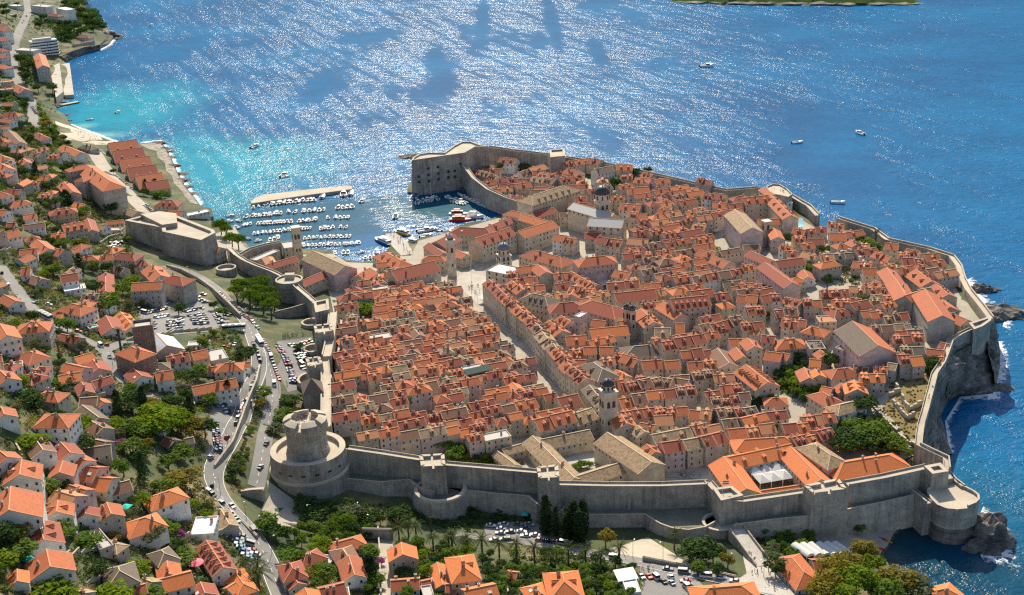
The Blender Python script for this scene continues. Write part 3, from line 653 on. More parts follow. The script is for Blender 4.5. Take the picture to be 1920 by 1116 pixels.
# seaside fort with a half-round front
W = [px(*p) for p in [(1741, 959, 17), (1735, 965, 17)]]
top = [(1738, 921), (1746, 935), (1757, 946), (1775, 953), (1795, 955), (1815, 953), (1830, 947), (1837, 940), (1836, 932), (1826, 924), (1812, 917), (1796, 910), (1786, 899), (1760, 906)]
P_ = [px(u, v, 17) for u, v in top]
c_ = sum((p.xy for p in P_), Vector((0, 0))) / len(P_)
def ring(k, z): return [(c_.x + (p.x - c_.x) * k, c_.y + (p.y - c_.y) * k, z) for p in P_]
mb = MB(); lv = [(1.06, -2, 'rock'), (1.0, 7, 'fort_stone'), (.965, 7.2, 'fort_stone'), (.955, 11.6, 'fort_stone'), (.975, 11.8, 'scarp_stone'), (.985, 13.4, 'fort_stone'), (1.0, 17, 'walk_stone')]
if sum(a.x * b2.y - b2.x * a.y for a, b2 in zip(P_, P_[1:] + P_[:1])) < 0: P_ = P_[::-1]
for (k0, z0, m0), (k1, z1, m1) in zip(lv, lv[1:]):
    r0, r1 = ring(k0, z0), ring(k1, z1)
    for i in range(len(r0)): j = (i + 1) % len(r0); mb.quad(r0[i], r0[j], r1[j], r1[i], m0)
mb.poly(ring(1.0, 17), 'walk_stone')
bok = mb.build('seaside_fort'); tag(bok, 'round-fronted grey stone fort standing in the sea above a rock', 'fort')
n_ = len(P_); r1 = ring(1.0, 16.95); r2 = ring(.90, 16.95)
q = MB()
for i in range(n_):
    j = (i + 1) % n_
    if pr(r1[i])[0] > 1808 or pr(r1[i])[1] < 912: q.prism([r1[i][:2], r1[j][:2], r2[j][:2], r2[i][:2]], 16.95, 18.3, 'fort_stone', 'walk_stone')
q.build('parapet', bok)
q = MB(); a, b_ = px(1752, 914, 17), px(1786, 906, 17); q.prism([(a.x, a.y), (b_.x, b_.y), (b_.x + .6, b_.y + 6), (a.x + .6, a.y + 6)], 17, 19.5, 'fort_stone', 'walk_stone'); q.build('battery', bok)
wall_path('city_wall', [(1709, 918, 15), (1725, 930, 15), (1742, 944, 15.5)], 3, 'stepped wall joining the seaside fort to the beach corner', drop=[-2, -2, -2], side=-1, batter=1.)
wall_path('city_wall', [(1776, 884, 18), (1790, 902, 17.5), (1806, 914, 17.5)], 2, 'narrow stair wall down to the round seaside fort', drop=[0, 0, 0], side=1)

# sea wall round the far side, from the harbour fort to the cliff corner
SW = [(915, 276, 27), (960, 283, 26), (1030, 291, 25)]
far = 'stretch of pale sea wall '
wall_path('sea_wall', SW, 4, far + 'joining the square harbour fort', side=1)
wall_path('sea_wall', [(1060, 296, 24), (1120, 305, 24), (1190, 320, 24), (1250, 333, 24), (1310, 347, 24), (1362, 358, 24), (1422, 353, 24)], 4, far + 'behind the farthest red roofs', side=1)
fort('wall_tower', [(1030, 284, 28), (1058, 282, 28), (1060, 295, 28), (1032, 298, 28)], 8, 'square tower in the sea wall behind the farthest roofs', 'tower', .3)
pts = [(1436, 352), (1448, 347), (1462, 348), (1476, 356), (1486, 366), (1478, 372), (1462, 368), (1446, 366)]
fort('sea_bastion', [(u, v, 25) for u, v in pts], 10, 'curved sea bastion with a terrace of visitors behind the big hill church', 'bastion', .5, par=1.1, part=.8)
wall_path('sea_wall', [(1484, 368, 24), (1500, 378, 24), (1516, 387, 24), (1532, 404, 24)], 4, far + 'right of the curved sea bastion', side=1)
wall_path('sea_wall', [(1572, 410, 25), (1600, 419, 25), (1636, 430, 25), (1663, 450, 26), (1700, 458, 26), (1740, 467, 27), (1784, 481, 28)], 4, far + 'behind the tall palm', side=1)
wall_path('sea_wall', [(1784, 481, 28), (1798, 500, 29), (1804, 522, 29), (1816, 545, 30), (1838, 572, 30), (1857, 597, 30)], 4, far + 'running down to the cliff corner', side=1)
fort('cliff_bastion', [(1816, 610, 30), (1858, 597, 30), (1858, 605, 30), (1842, 616, 30), (1826, 622, 30)], 18, 'small watch bastion on the corner of the cliff', 'bastion', .3)
wall_path('sea_wall', [(1822, 618, 29), (1800, 628, 28), (1782, 640, 27), (1774, 662, 26), (1767, 680, 26), (1752, 702, 26), (1745, 730, 25), (1741, 745, 25), (1734, 772, 24), (1727, 795, 23), (1724, 815, 23), (1722, 835, 22)], 3.4, 'winding pale wall walk along the top of the cliff', side=1)
wall_path('sea_wall', [(1722, 835, 22), (1748, 848, 22), (1774, 860, 22), (1776, 880, 21)], 3, 'cranked end of the wall above the round seaside fort', side=1)

# the landward side going back to the harbour
wall_path('city_wall', [(611, 800, 32), (611, 740, 30), (611, 706, 30), (608, 678, 30)], 5, 'stretch of city wall climbing to the round crowned tower', side=1)
wall_path('city_wall', [(612, 668, 29), (618, 640, 28), (622, 610, 27), (624, 586, 26)], 5, 'stretch of city wall between the square towers beside the lower car park', side=1)
wall_path('inner_street_wall', [(632, 770, 24), (631, 720, 23), (632, 680, 22), (637, 640, 20), (640, 600, 17)], 1.2, 'long low wall along the street inside the ramparts', side=1, par=.4, part=.5, inner=False)
tw = 'square grey rampart tower '
fort('wall_tower', [(573, 676, 33), (600, 672, 33), (606, 686, 33), (578, 692, 33)], 18, tw + 'with the lowest round bailey below it', 'tower', .5, gaps=2)
fort('wall_tower', [(588, 614, 32), (622, 610, 32), (626, 624, 32), (592, 629, 32)], 14, tw + 'next to the crowd queueing', 'tower', .5, gaps=2)
fort('wall_tower', [(588, 570, 28), (616, 564, 28), (618, 584, 28), (592, 590, 28)], 9, tw + 'nearest the umbrella pines', 'tower', .5, gaps=1)
o = fort('wall_tower', [(565, 720, 31), (602, 718, 31), (606, 738, 31), (570, 742, 31)], 18, 'low tower under a pyramid of brown tiles beside the round tower', 'tower', .3, par=.3)
a = [px(*p) for p in [(563, 719, 31), (604, 717, 31), (608, 739, 31), (568, 743, 31)]]; cc = sum((p for p in a), Vector()) / 4
q = MB(); ctr = (cc.x - o.location.x, cc.y - o.location.y, 37)
for i in range(4): p1, p2 = a[i], a[(i + 1) % 4]; q.poly([(p2.x - o.location.x, p2.y - o.location.y, 31.4), (p1.x - o.location.x, p1.y - o.location.y, 31.4), ctr], 'sooty_tiles', [(8, 0), (0, 0), (4, 6)])
q.build('roof', o)
for k, (u, v, z, r_, nm) in enumerate([(584, 606, 18, 6, 'round bailey nearest the umbrella pines'), (588, 655, 20, 6, 'round bailey beside the parked red cars'), (590, 712, 24, 9, 'largest round bailey under the brown pyramid roof')]):
    c0 = px(u, v, z); mb = MB(); mb.lathe([(r_ + .8, z - 14), (r_, z), (r_, z + 1), (r_ - 1.2, z + 1), (r_ - 1.2, z - 1.5), (.1, z - 1.5)], 'fort_stone', 24, mats=['fort_stone', 'fort_stone', 'walk_stone', 'fort_stone', 'dry_floor'] if 0 else ['fort_stone', 'fort_stone', 'walk_stone', 'fort_stone', 'walk_stone'])
    tag(mb.build('bailey', None, (c0.x, c0.y, 0)), 'low ' + nm, 'bastion')
c0 = px(542, 526, 23); mb = MB(); mb.lathe([(8.4, 4), (8.0, 19), (8.6, 20.5), (8.6, 24), (7.6, 24), (7.6, 23), (.1, 23)], 'fort_stone', 30, mats=['fort_stone', 'fort_stone', 'fort_stone', 'walk_stone', 'fort_stone', 'walk_stone'])
rt = mb.build('wall_tower', None, (c0.x, c0.y, 0)); tag(rt, 'tall slim round wall tower behind the umbrella pines', 'tower')
q = MB(); q.box(-3, 3, 2, 6, 23, 26, 'walk_stone'); q.build('guard_house', rt)
wall_path('city_wall', [(590, 568, 25), (572, 552, 23), (561, 543, 22), (552, 534, 22)], 4, 'stretch of wall right of the slim round tower', side=1)
wall_path('city_wall', [(532, 521, 21), (510, 510, 20), (480, 499, 19), (458, 489, 18), (443, 479, 17), (430, 466, 16)], 4, 'long bowed city wall before the monastery with the belfry', side=1)
wall_path('city_wall', [(452, 478, 16), (470, 468, 16), (500, 460, 16), (526, 455, 16)], 3, 'monastery garden wall facing the moored boats', side=1, drop=[0, 0, 0, 0])
c0 = px(424, 502, 17); mb = MB(); mb.lathe([(7.2, 3), (6.6, 16), (6.6, 17.4), (5.6, 17.4), (5.6, 15.5), (.1, 15.5)], 'fort_stone', 24, mats=['fort_stone', 'fort_stone', 'walk_stone', 'fort_stone', 'walk_stone'])
tag(mb.build('bastion', None, (c0.x, c0.y, 0)), 'small round bastion between the road bend and the gate fortress', 'bastion')
o = wall_path('viaduct', [(452, 922, 28), (474, 919, 28), (494, 918, 28)], 4, 'stone cross wall over the lower road beside the round tower', cat='wall', side=-1, inner=False)
wall_path('moat_wall', [(516, 585, 20), (548, 577, 20), (578, 568, 20)], 1.4, 'low pale wall behind the crowd queueing', par=.5, part=.6, inner=False, side=-1)

# the gate fortress left of the harbour
P_ = zpz('B', (872, 512, 30), (1130, 562, 30), (1135, 590, 30), (1405, 650, 30), (1505, 598, 30), (1495, 580, 30), (1290, 500, 30), (1235, 478, 30), (1120, 462, 30), (985, 482, 30))
rev = fort('gate_fortress', P_, 8, 'massive angular grey gate fortress with a sunlit terrace left of the harbour', 'fortress', 3.0, par=1.8, part=2.6)
W = [px(*p) for p in zpz('B', (985, 484, 30), (1135, 560, 30), (1240, 545, 30), (1235, 480, 30), (1118, 464, 30))]
q = MB(); L_ = [(p.x - rev.location.x, p.y - rev.location.y) for p in W]
q.prism(L_, 30, 33.5, 'fort_stone', 'walk_stone'); q.build('upper_platform', rev)
for k in range(4):
    p = px(*zp('B', 1000 + k * 90, 640 + k * 18), 20)
wall_path('moat_wall', [(312, 496, 21), (340, 504, 21.5), (372, 520, 22), (400, 540, 23.5), (428, 566, 26), (450, 588, 28)], .9, 'long pale parapet on the outside of the road bend', par=.2, part=.4, inner=False, side=1)
wall_path('moat_wall', [(402, 935, 33.5), (430, 955, 33), (460, 982, 32.5), (482, 1004, 32)], .8, 'pale parapet on the right of the steep road below the viaduct', par=.2, part=.4, inner=False, side=1)
wall_path('moat_wall', [(487, 683, 31), (480, 712, 34), (466, 745, 34.5), (450, 790, 35), (436, 826, 35.4), (418, 850, 35.5), (402, 872, 35)], .8, 'pale curved parapet along the hairpin road', par=.2, part=.4, inner=False, side=-1)
wall_path('moat_wall', [(1205, 1043, 15.5), (1260, 1054, 16), (1320, 1066, 16.5), (1380, 1080, 17)], .8, 'pale parapet along the road below the round gate bastion', par=.2, part=.4, inner=False, side=1)
wall_path('moat_wall', [(520, 978, 22.5), (560, 984, 22.5), (620, 988, 22), (680, 991, 21.5), (736, 992, 20.5)], .8, 'garden wall along the edge of the dark moat', par=.2, part=.4, inner=False, side=1)

# the square harbour fort
P_ = zpz('I', (118, 236, 29), (490, 182, 29), (560, 140, 29), (650, 138, 29), (580, 122, 29), (535, 104, 29), (470, 104, 29), (410, 135, 29), (345, 182, 29), (240, 180, 29), (170, 192, 29), (130, 215, 29))
sj = fort('harbour_fort', P_, 1, 'tall blank square harbour fort with a curved sea front', 'fort', 2.0, par=1.3, part=1.2)
for (x_, y_) in [(168, 340), (235, 283), (237, 328), (239, 370), (301, 273), (304, 317), (306, 358), (172, 378), (376, 305), (418, 300), (420, 340), (376, 345), (459, 250)]:
    u, v = zp('I', x_, y_)
    # find the face point: march along the ray to the front plane
    A = px(*zp('I', 118, 236), 29).xy; B = px(*zp('I', 490, 182), 29).xy; dd = (B - A).normalized(); nn = Vector((dd.y, -dd.x))
    best = min((abs((px(u, v, z).xy - A).dot(nn) - 2.0 * (29 - z) / 31 * .8), z) for z in [k * .25 for k in range(8, 110)])
    p = px(u, v, best[1]); e = MB(); e.box(-.8, .8, -.35, .6, -.9, .9, 'dark_pane', True)
    place(e.mesh('embrasure'), 'embrasure', sj, (p.x - sj.location.x, p.y - sj.location.y, p.z), math.atan2(dd.y, dd.x))
wall_path('harbour_wall', [(866, 306, 20), (874, 316, 19), (888, 335, 17), (915, 356, 15), (950, 372, 14), (985, 383, 13.5), (1012, 392, 13.5)], 4, 'long pale harbour wall behind the inner boat basin', side=-1, drop=[1] * 7)
# breakwater
BW = [zp('E', *p) for p in [(262, 178), (300, 148), (360, 130), (600, 100), (800, 80), (940, 68), (968, 72), (966, 92), (900, 100), (620, 138), (400, 170), (265, 192)]]
W = [px(u, v, 2.6) for u, v in BW]
if sum(a.x * b_.y - b_.x * a.y for a, b_ in zip(W, W[1:] + W[:1])) < 0: W = W[::-1]
mb = MB(); mb.prism([(p.x, p.y) for p in W], -2, 2.6, 'scarp_stone', 'walk_stone', .6)
tag(mb.build('breakwater'), 'long low stone breakwater in front of the moored boats', 'breakwater')
for k, (u0, v0, u1, v1) in enumerate([(*zp('A', 430, 730), *zp('A', 545, 708))]):
    a, b_ = px(u0, v0, 1.5), px(u1, v1, 1.5); d = (b_ - a).xy.normalized(); nn = Vector((-d.y, d.x)) * 3
    mb = MB(); mb.prism([(a.x - nn.x, a.y - nn.y), (b_.x - nn.x, b_.y - nn.y), (b_.x + nn.x, b_.y + nn.y), (a.x + nn.x, a.y + nn.y)][::1], -2, 1.5, 'rock', 'walk_stone'); tag(mb.build('jetty'), 'short stone jetty left of the turquoise bay', 'jetty')

# ---------------------------------------------------------------- cliffs and shore rocks
def crag(name, top, foot, label, rough=3.0, rows=14, seg=3.0, seed=1, cat='cliff', kind=True):
    """a rock face between an upper line (u,v,z) and a lower line (u,v,z), broken up by ledges and gullies"""
    rr = random.Random(seed)
    def res(L_, k):
        W = [px(*p) for p in L_]; d = [0]
        for a, b_ in zip(W, W[1:]): d.append(d[-1] + (b_ - a).length)
        out = []
        for i in range(k + 1):
            t = d[-1] * i / k; j = max(q for q in range(len(d)) if d[q] <= t + 1e-9); j = min(j, len(W) - 2)
            out.append(W[j].lerp(W[j + 1], (t - d[j]) / max(1e-6, d[j + 1] - d[j])))
        return out
    W = [px(*p) for p in top]; ln = sum((b_ - a).length for a, b_ in zip(W, W[1:])); k = max(6, int(ln / seg))
    T, F = res(top, k), res(foot, k)

    vs = []
    for j in range(rows + 1):
        t = j / rows
        for i in range(k + 1):
            p = T[i].lerp(F[i], t)
            out_ = Vector((F[i].x - T[i].x, F[i].y - T[i].y, 0))
            out_ = out_.normalized() if out_.length > .5 else Vector((0, -1, 0))
            q = Vector((p.x * .09 + seed, p.y * .09, p.z * .13))
            a = mn.fractal(q, .9, 2.1, 6) * rough + abs(mn.noise(q * 3)) * rough * .5 - rough * .55 * (1 - min(1, abs(mn.noise(Vector((p.x * .16, p.y * .16, p.z * .02 + seed)))) * 5)) + .8 * math.sin(p.z * 1.7 + mn.noise(q) * 5)
            e = math.sin(math.pi * min(1, t * 1.15)) ** .5 if 0 < t < 1 else 0
            vs.append(p + out_ * a * e + Vector((0, 0, mn.noise(q * 2.3) * rough * .5 * e)))
    mb = MB(); c1 = k + 1
    mb.add(vs, [(j * c1 + i, j * c1 + i + 1, (j + 1) * c1 + i + 1, (j + 1) * c1 + i) for j in range(rows) for i in range(k)], 'rock')
    o = mb.build(name)
    return struct(o)
crag('cliff', [(1726, 855, 18), (1730, 818, 20), (1744, 768, 22), (1755, 722, 23), (1771, 690, 24), (1784, 655, 24), (1800, 640, 25), (1822, 628, 26), (1846, 620, 26), (1862, 608, 25)],
     [(1790, 850, -1), (1778, 826, -1), (1772, 800, -1), (1764, 780, -1), (1780, 752, -1), (1800, 742, -1), (1835, 742, -1), (1866, 738, -1), (1872, 715, -1), (1876, 660, -1)], '', 8.0, 26, 1.8, 3)
crag('cliff', [(1846, 622, 24), (1862, 608, 24), (1866, 600, 22)], [(1868, 736, -1), (1876, 690, -1), (1872, 640, -1)], '', 5.0, 18, 1.5, 5)
crag('cliff', [(118, 104, 9), (135, 96, 10), (160, 88, 9), (187, 84, 7), (200, 70, 7), (208, 58, 6)], [(116, 121, -1), (135, 114, -1), (160, 102, -1), (187, 92, -1), (206, 80, -1), (212, 60, -1)], '', 6.0, 12, 2.5, 9)
def boulder(u, v, r_, hgt, seed, sx=1.0, label='', name='rock', z0=0.):

    p = px(u, v, 0); mb = MB(); N1, N2 = 44, 18; vs = []
    for j in range(N2 + 1):
        t = j / N2
        for i in range(N1):
            a = 2 * math.pi * i / N1; rr_ = r_ * math.cos(t * math.pi / 2) ** .55
            x, y = rr_ * math.cos(a) * sx, rr_ * math.sin(a); z = hgt * t
            q = Vector((x / r_ * 1.6 + seed * 7, y / r_ * 1.6, z / hgt * 1.4)); f = 1 + .42 * mn.fractal(q, .8, 2.1, 6) + .16 * abs(mn.noise(q * 5))
            vs.append((x * f, y * f, -1 + z * (1 + .4 * mn.noise(q * 2))))
    mb.add(vs, [(j * N1 + i, j * N1 + (i + 1) % N1, (j + 1) * N1 + (i + 1) % N1, (j + 1) * N1 + i) for j in range(N2) for i in range(N1)], 'rock')
    o = mb.build(name, None, (p.x, p.y, z0)); tag(o, label, 'rock'); return o
boulder(1856, 1008, 10, 12, 1, .9, 'large pitted rock at the foot of the round seaside fort')
boulder(1842, 1028, 6, 5, 2, 1.3, 'lower ledge of rock between the seaside fort and the surf')
boulder(1866, 590, 12, 6, 3, 1.5, 'flat pale rock shelf off the cliff corner')
boulder(1836, 545, 5, 5, 4, 2.2, 'narrow rock ledge under the sea wall above the cliff corner')
boulder(1874, 728, 5, 3, 5, 1.5, 'small rock in the surf at the foot of the cliff')
boulder(770, 294, 9, 3, 6, 1.6, 'low dark skerry left of the square harbour fort')
boulder(218, 73, 6, 3, 7, 1.5, 'tiny islet off the wooded headland')
boulder(205, 70, 14, 9, 8, 1.2, 'pale rounded rock at the tip of the wooded headland')
for k, (u, v, r_, hg) in enumerate([(296, 270, 8, 3), (306, 280, 7, 3), (316, 296, 7, 2.5), (324, 312, 7, 3), (331, 327, 7, 2.5), (338, 340, 8, 3), (346, 352, 7, 2.5), (356, 364, 6, 2), (318, 285, 5, 2), (112, 192, 7, 3), (104, 200, 8, 4), (116, 216, 6, 2.5), (128, 226, 5, 2)]):
    boulder(u, v, r_, hg, 20 + k, 1.3, 'dark shore rock, one of the ragged line along the water', 'rock')['group'] = 'ragged rocks along the left shore'
# wooded island at the top edge
mb = MB(); vs = []
a, b_ = px(1262, 4, 0), px(1730, 7, 0)
N_ = 60
for j in range(9):
    for i in range(N_ + 1):
        t = i / N_; p = a.lerp(b_, t); e = math.sin(math.pi * t) ** .4
        z = [-2, 2.5, 4, 9, 14, 18, 22, 25, 28][j] * e; q = Vector((t * 9, j * .5, 3))
        vs.append((p.x + mn.noise(q) * 8, p.y + [0, 1, 8, 25, 50, 90, 140, 200, 280][j] + 14 * mn.noise(q * 2) - 30 * e, z + mn.noise(q * 4) * min(j, 3)))
mb.add(vs, [(j * (N_ + 1) + i, j * (N_ + 1) + i + 1, (j + 1) * (N_ + 1) + i + 1, (j + 1) * (N_ + 1) + i) for j in range(8) for i in range(N_)], 'rock')
for q in range(len(mb.f)): mb.m[q] = mb.mi('rock') if q < 2 * N_ else mb.mi('leaf_dark')
struct(mb.build('island'))
# ---------------------------------------------------------------- buildings
PIT = .5
_shared = {}
def shared(key, fn):
    if key not in _shared: _shared[key] = fn()
    return _shared[key]
def win_mesh(kind):
    mb = MB()
    mb.box(-.62, .62, -.10, .05, -.62, .62, 'window_stone', True)          # stone surround
    if kind == 'dark': mb.box(-.46, .46, -.13, -.02, -.48, .48, 'dark_pane', True)
    else:
        sh = {'green': 'green_shutter', 'brown': 'brown_shutter', 'pale': 'grey_wall'}[kind]
        mb.box(-.46, -.02, -.15, -.02, -.48, .48, sh, True); mb.box(.02, .46, -.15, -.02, -.48, .48, sh, True)
    return mb.mesh('window')
def dormer_mesh(roof, wall):
    """gabled dormer: front face at y=0, running back (+y) into a slope of pitch PIT"""
    mb = MB(); w_, hh, g = .75, 1.05, .45
    mb.poly([(-w_, 0, 0), (w_, 0, 0), (w_, 0, hh), (0, 0, hh + g), (-w_, 0, hh)], wall)
    mb.box(-.42, .42, -.06, .02, .15, .98, 'dark_pane', True)
    bk = hh / PIT; bt = (hh + g) / PIT
    for s_ in (-1, 1):
        mb.poly([(s_ * w_, 0, 0), (s_ * w_, bk, hh), (s_ * w_, 0, hh)][::s_], wall)
        e = 1.0 * s_
        q = [(e, -.25, hh - .1), (e, bk + .2, hh - .1), (0, bt + .2, hh + g + .06), (0, -.25, hh + g + .06)]
        q = q if s_ > 0 else q[::-1]
        mb.quad(*q, roof, [(0, 0), (2, 0), (2, 1.2), (0, 1.2)] if s_ > 0 else [(0, 1.2), (2, 1.2), (2, 0), (0, 0)])
        q2 = [(a, b_, c_ - .09) for a, b_, c_ in q][::-1]; mb.quad(*q2, roof)
    mb.quad((-.12, -.28, hh + g + .02), (.12, -.28, hh + g + .02), (.12, bt, hh + g + .1), (-.12, bt, hh + g + .1), 'ridge_mortar')
    return mb.mesh('dormer')
def chimney_mesh(k):
    mb = MB(); a, hh = [(.45, 1.2), (.6, 1.0), (.42, 1.6)][k]
    mb.box(-a, a, -a * .8, a * .8, -1.2, hh, 'chimney_plaster')
    mb.box(-a - .1, a + .1, -a * .8 - .1, a * .8 + .1, hh, hh + .14, 'window_stone', True)
    for s_ in (-1, 1): mb.box(s_ * a * .5 - .12, s_ * a * .5 + .12, -.14, .14, hh + .14, hh + .5, 'brown_shutter')
    if k == 1: mb.quad((-a - .2, -a, hh + .45), (a + .2, -a, hh + .45), (a + .2, 0, hh + .8), (-a - .2, 0, hh + .8), 'orange_tiles'); mb.quad((-a - .2, 0, hh + .8), (a + .2, 0, hh + .8), (a + .2, a, hh + .45), (-a - .2, a, hh + .45), 'orange_tiles')
    return mb.mesh('chimney')
NUMW = {0: '', 1: 'one', 2: 'two', 3: 'three', 4: 'four', 5: 'five', 6: 'six', 7: 'seven', 8: 'eight'}
HOUSES = []          # footprints already taken: (x, y, cos, sin, half length, half width)
def roof_mesh(L, W, eh, kind, roof, cap, oh=.35):
    mb = MB(); a = L / 2 + oh; bw = W / 2 + oh; rz = W / 2 * PIT; ez = eh - oh * PIT; th = .16; sl = bw * math.hypot(1, PIT)
    top = eh + rz
    if kind == 'g':
        for s_ in (-1, 1):
            q = [(-a * s_, -bw * s_, ez), (a * s_, -bw * s_, ez), (a * s_, 0, top), (-a * s_, 0, top)]
            mb.quad(*q, roof, [(0, 0), (2 * a, 0), (2 * a, sl), (0, sl)])
            lo = [(x, y, z - th) for x, y, z in q]
            mb.quad(lo[3], lo[2], lo[1], lo[0], roof); mb.quad(lo[0], lo[1], q[1], q[0], cap)
            for (i, j) in ((1, 2), (3, 0)): mb.quad(lo[i], lo[j], q[j], q[i], cap)
            for e in (-1, 1):                              # verge tiles
                x0, x1 = e * a, e * (a - .3)
                p = [(x0, -bw * s_, ez + .05), (x1, -bw * s_, ez + .05), (x1, 0, top + .05), (x0, 0, top + .05)]
                mb.quad(*(p if (e * s_ < 0) else p[::-1]), cap)
        r0, r1 = -a, a
    else:
        ins = min(bw, a * .96); r0, r1 = -(a - ins), (a - ins); kz = ez + ins * PIT if ins < bw else top
        for s_ in (-1, 1):
            q = [(-a * s_, -bw * s_, ez), (a * s_, -bw * s_, ez), (r1 * s_, 0, top), (r0 * s_, 0, top)]
            mb.quad(*q, roof, [(0, 0), (2 * a, 0), (2 * a - ins, sl), (ins, sl)])
            mb.poly([(a * s_, -bw * s_, ez), (a * s_, bw * s_, ez), (r1 * s_, 0, top)], roof, [(0, 0), (2 * bw, 0), (bw, sl)])
        lo = [(-a, -bw, ez - th), (a, -bw, ez - th), (a, bw, ez - th), (-a, bw, ez - th)]; up_ = [(x, y, z + th) for x, y, z in lo]
        mb.quad(*lo[::-1], roof)
        for i in range(4): j = (i + 1) % 4; mb.quad(lo[i], lo[j], up_[j], up_[i], cap)
        for sx in (-1, 1):
            for sy in (-1, 1):
                A = Vector((sx * a, sy * bw, ez + .03)); B = Vector((sx * r1, 0, top + .05)); d = (B - A).xy.normalized(); nn = Vector((-d.y, d.x, 0)) * .17
                mb.quad(A - nn, A + nn, B + nn, B - nn, cap)
    mb.box(r0, r1, -.2, .2, top - .1, top + .09, cap)
    return mb
def building(name, cat, x, y, zg, ang, L, W, eh, kind='g', roof='o', wall='c', dorm=0, chim=None, win=True, floors=None, label=None, group=None, desc=None, rr=rnd, skylight=0, found=6.0, sp=2.7, wsz=1.0, maxwin=22, dsides=None, extra=''):
    rmat, wmat = ROOFC[roof], WALLC[wall]
    cap = 'tan_mortar' if roof in 'tsn' else 'ridge_mortar'
    ca, sa = math.cos(ang), math.sin(ang)
    HOUSES.append((x, y, ca, sa, L / 2, W / 2))
    t = thing(name, cat, (x, y, zg), ang, label, group)
    a, b_ = L / 2, W / 2; top = eh + b_ * PIT
    mb = MB()
    P4 = [(-a, -b_), (a, -b_), (a, b_), (-a, b_)]
    for i in range(4):
        p, q = P4[i], P4[(i + 1) % 4]
        if kind == 'g' and i in (1, 3): mb.poly([(*p, -found), (*q, -found), (*q, eh - .05), (p[0], 0, top - .08), (*p, eh - .05)], wmat)
        else: mb.quad((*p, -found), (*q, -found), (*q, eh), (*p, eh), wmat)
    if kind == 'f': mb.poly([(*p, eh - .5) for p in P4], wmat)
    mb.build('wall', t)
    if kind == 'f':
        q = MB(); I_ = inset(P4, .35)
        q.poly([(*p, eh - .45) for p in I_], rmat)
        for i in range(4): j = (i + 1) % 4; q.quad((*P4[i], eh + .002), (*P4[j], eh + .002), (*I_[j], eh + .002), (*I_[i], eh + .002), wmat); q.quad((*I_[i], eh), (*I_[j], eh), (*I_[j], eh - .5), (*I_[i], eh - .5), wmat)
        r_ = q.build('roof', t)
    else: r_ = roof_mesh(L, W, eh, kind, rmat, cap).build('roof', t)
    # dormers on both long slopes, nearer the eaves
    nd = 0
    if dorm and kind != 'f':
        dm = shared(('dorm', roof, wall), lambda: dormer_mesh(rmat, wmat))
        usable = L - (1.5 if kind == 'g' else W * .75)
        for s_ in (dsides or ((-1, 1) if W > 8 else (-1,))):
            for i in range(dorm):
                if usable < 1.6 * dorm: continue
                X = -usable / 2 + usable * (i + .5) / dorm + rr.uniform(-.2, .2); yo = b_ * rr.uniform(.62, .72)
                place(dm, 'dormer', r_, (X, s_ * yo, eh + (b_ - yo) * PIT - .05), 0 if s_ < 0 else math.pi); nd += 1
    if chim is None: chim = rr.choice((0, 1, 1, 1, 2)) if L > 7 else rr.choice((0, 0, 1))
    for i in range(chim):
        X = rr.uniform(-a * .8, a * .8); Y = rr.uniform(-b_ * .6, b_ * .6)
        if kind == 'h': X *= .6; Y *= .6
        zc = eh - .4 if kind == 'f' else top - abs(Y) * PIT
        place(shared(('ch', k_ := rr.randrange(3)), lambda: chimney_mesh(k_)), 'chimney', r_, (X, Y, zc), rr.choice((0, math.pi / 2)), None)
    for i in range(skylight):
        q = MB(); q.box(-.8, .8, -.6, .6, 0, .16, 'lamp_glass'); Y = -b_ * .5
        o = place(q.mesh('skylight'), 'skylight', r_, (rr.uniform(-a * .5, a * .5), Y, eh + (b_ + Y) * PIT + .02)); o.rotation_euler = (math.atan(PIT), 0, 0)
    # windows on the sides turned to the viewer's half of the sky
    nw = 0
    if win:
        fl = floors or max(1, int(eh / 3.1)); cx, cy = -x, -y; cl = math.hypot(cx, cy)
        kinds = rr.choice((('dark', 'dark', 'green'), ('dark', 'dark', 'brown'), ('dark', 'green', 'green'), ('dark', 'dark', 'pale')))
        sides = [(0, -1, L, -b_, 0), (1, 0, W, a, math.pi / 2), (0, 1, L, b_, math.pi), (-1, 0, W, -a, -math.pi / 2)]
        for (nx, ny, ln, off, rz_) in sides:
            wx, wy = nx * ca - ny * sa, nx * sa + ny * ca
            if (wx * cx + wy * cy) / cl < .12: continue
            k = max(1, int((ln - 1.2) / sp))
            for f_ in range(fl):
                z = eh - 1.5 - f_ * (eh - 1.0) / fl
                if z < .8: continue
                for i in range(k):
                    if rr.random() < .10 or nw >= maxwin: continue
                    s_ = -ln / 2 + ln * (i + .5) / k
                    lx, ly = (s_, off) if ny else (off, s_)
                    kd = rr.choice(kinds)
                    place(shared(('win', kd), lambda: win_mesh(kd)), 'window', t, (lx, ly, z), rz_, (.85 * wsz, 1.0, 1.25 * wsz)); nw += 1
    if desc is None and label is None:
        shp = {'g': 'gabled', 'h': 'hipped', 'f': 'flat-roofed'}[kind]
        size = 'small ' if L * W < 75 else 'long ' if L > 2.0 * W else 'big ' if L * W > 210 else ''
        ww = WALLW[wall]
        desc = f"{size}{ROOFW[roof]} {shp} {cat}"
        tail = []
        if nd and nd <= 8: tail.append(NUMW[min(8, nd)] + (' dormers' if nd > 1 else ' dormer'))
        desc += ' with ' + ' and '.join(tail) if tail else f' with {ww} walls'
    if label is None: AUTO.append((t, desc, cat, Vector((x, y, zg + eh))))
    return t
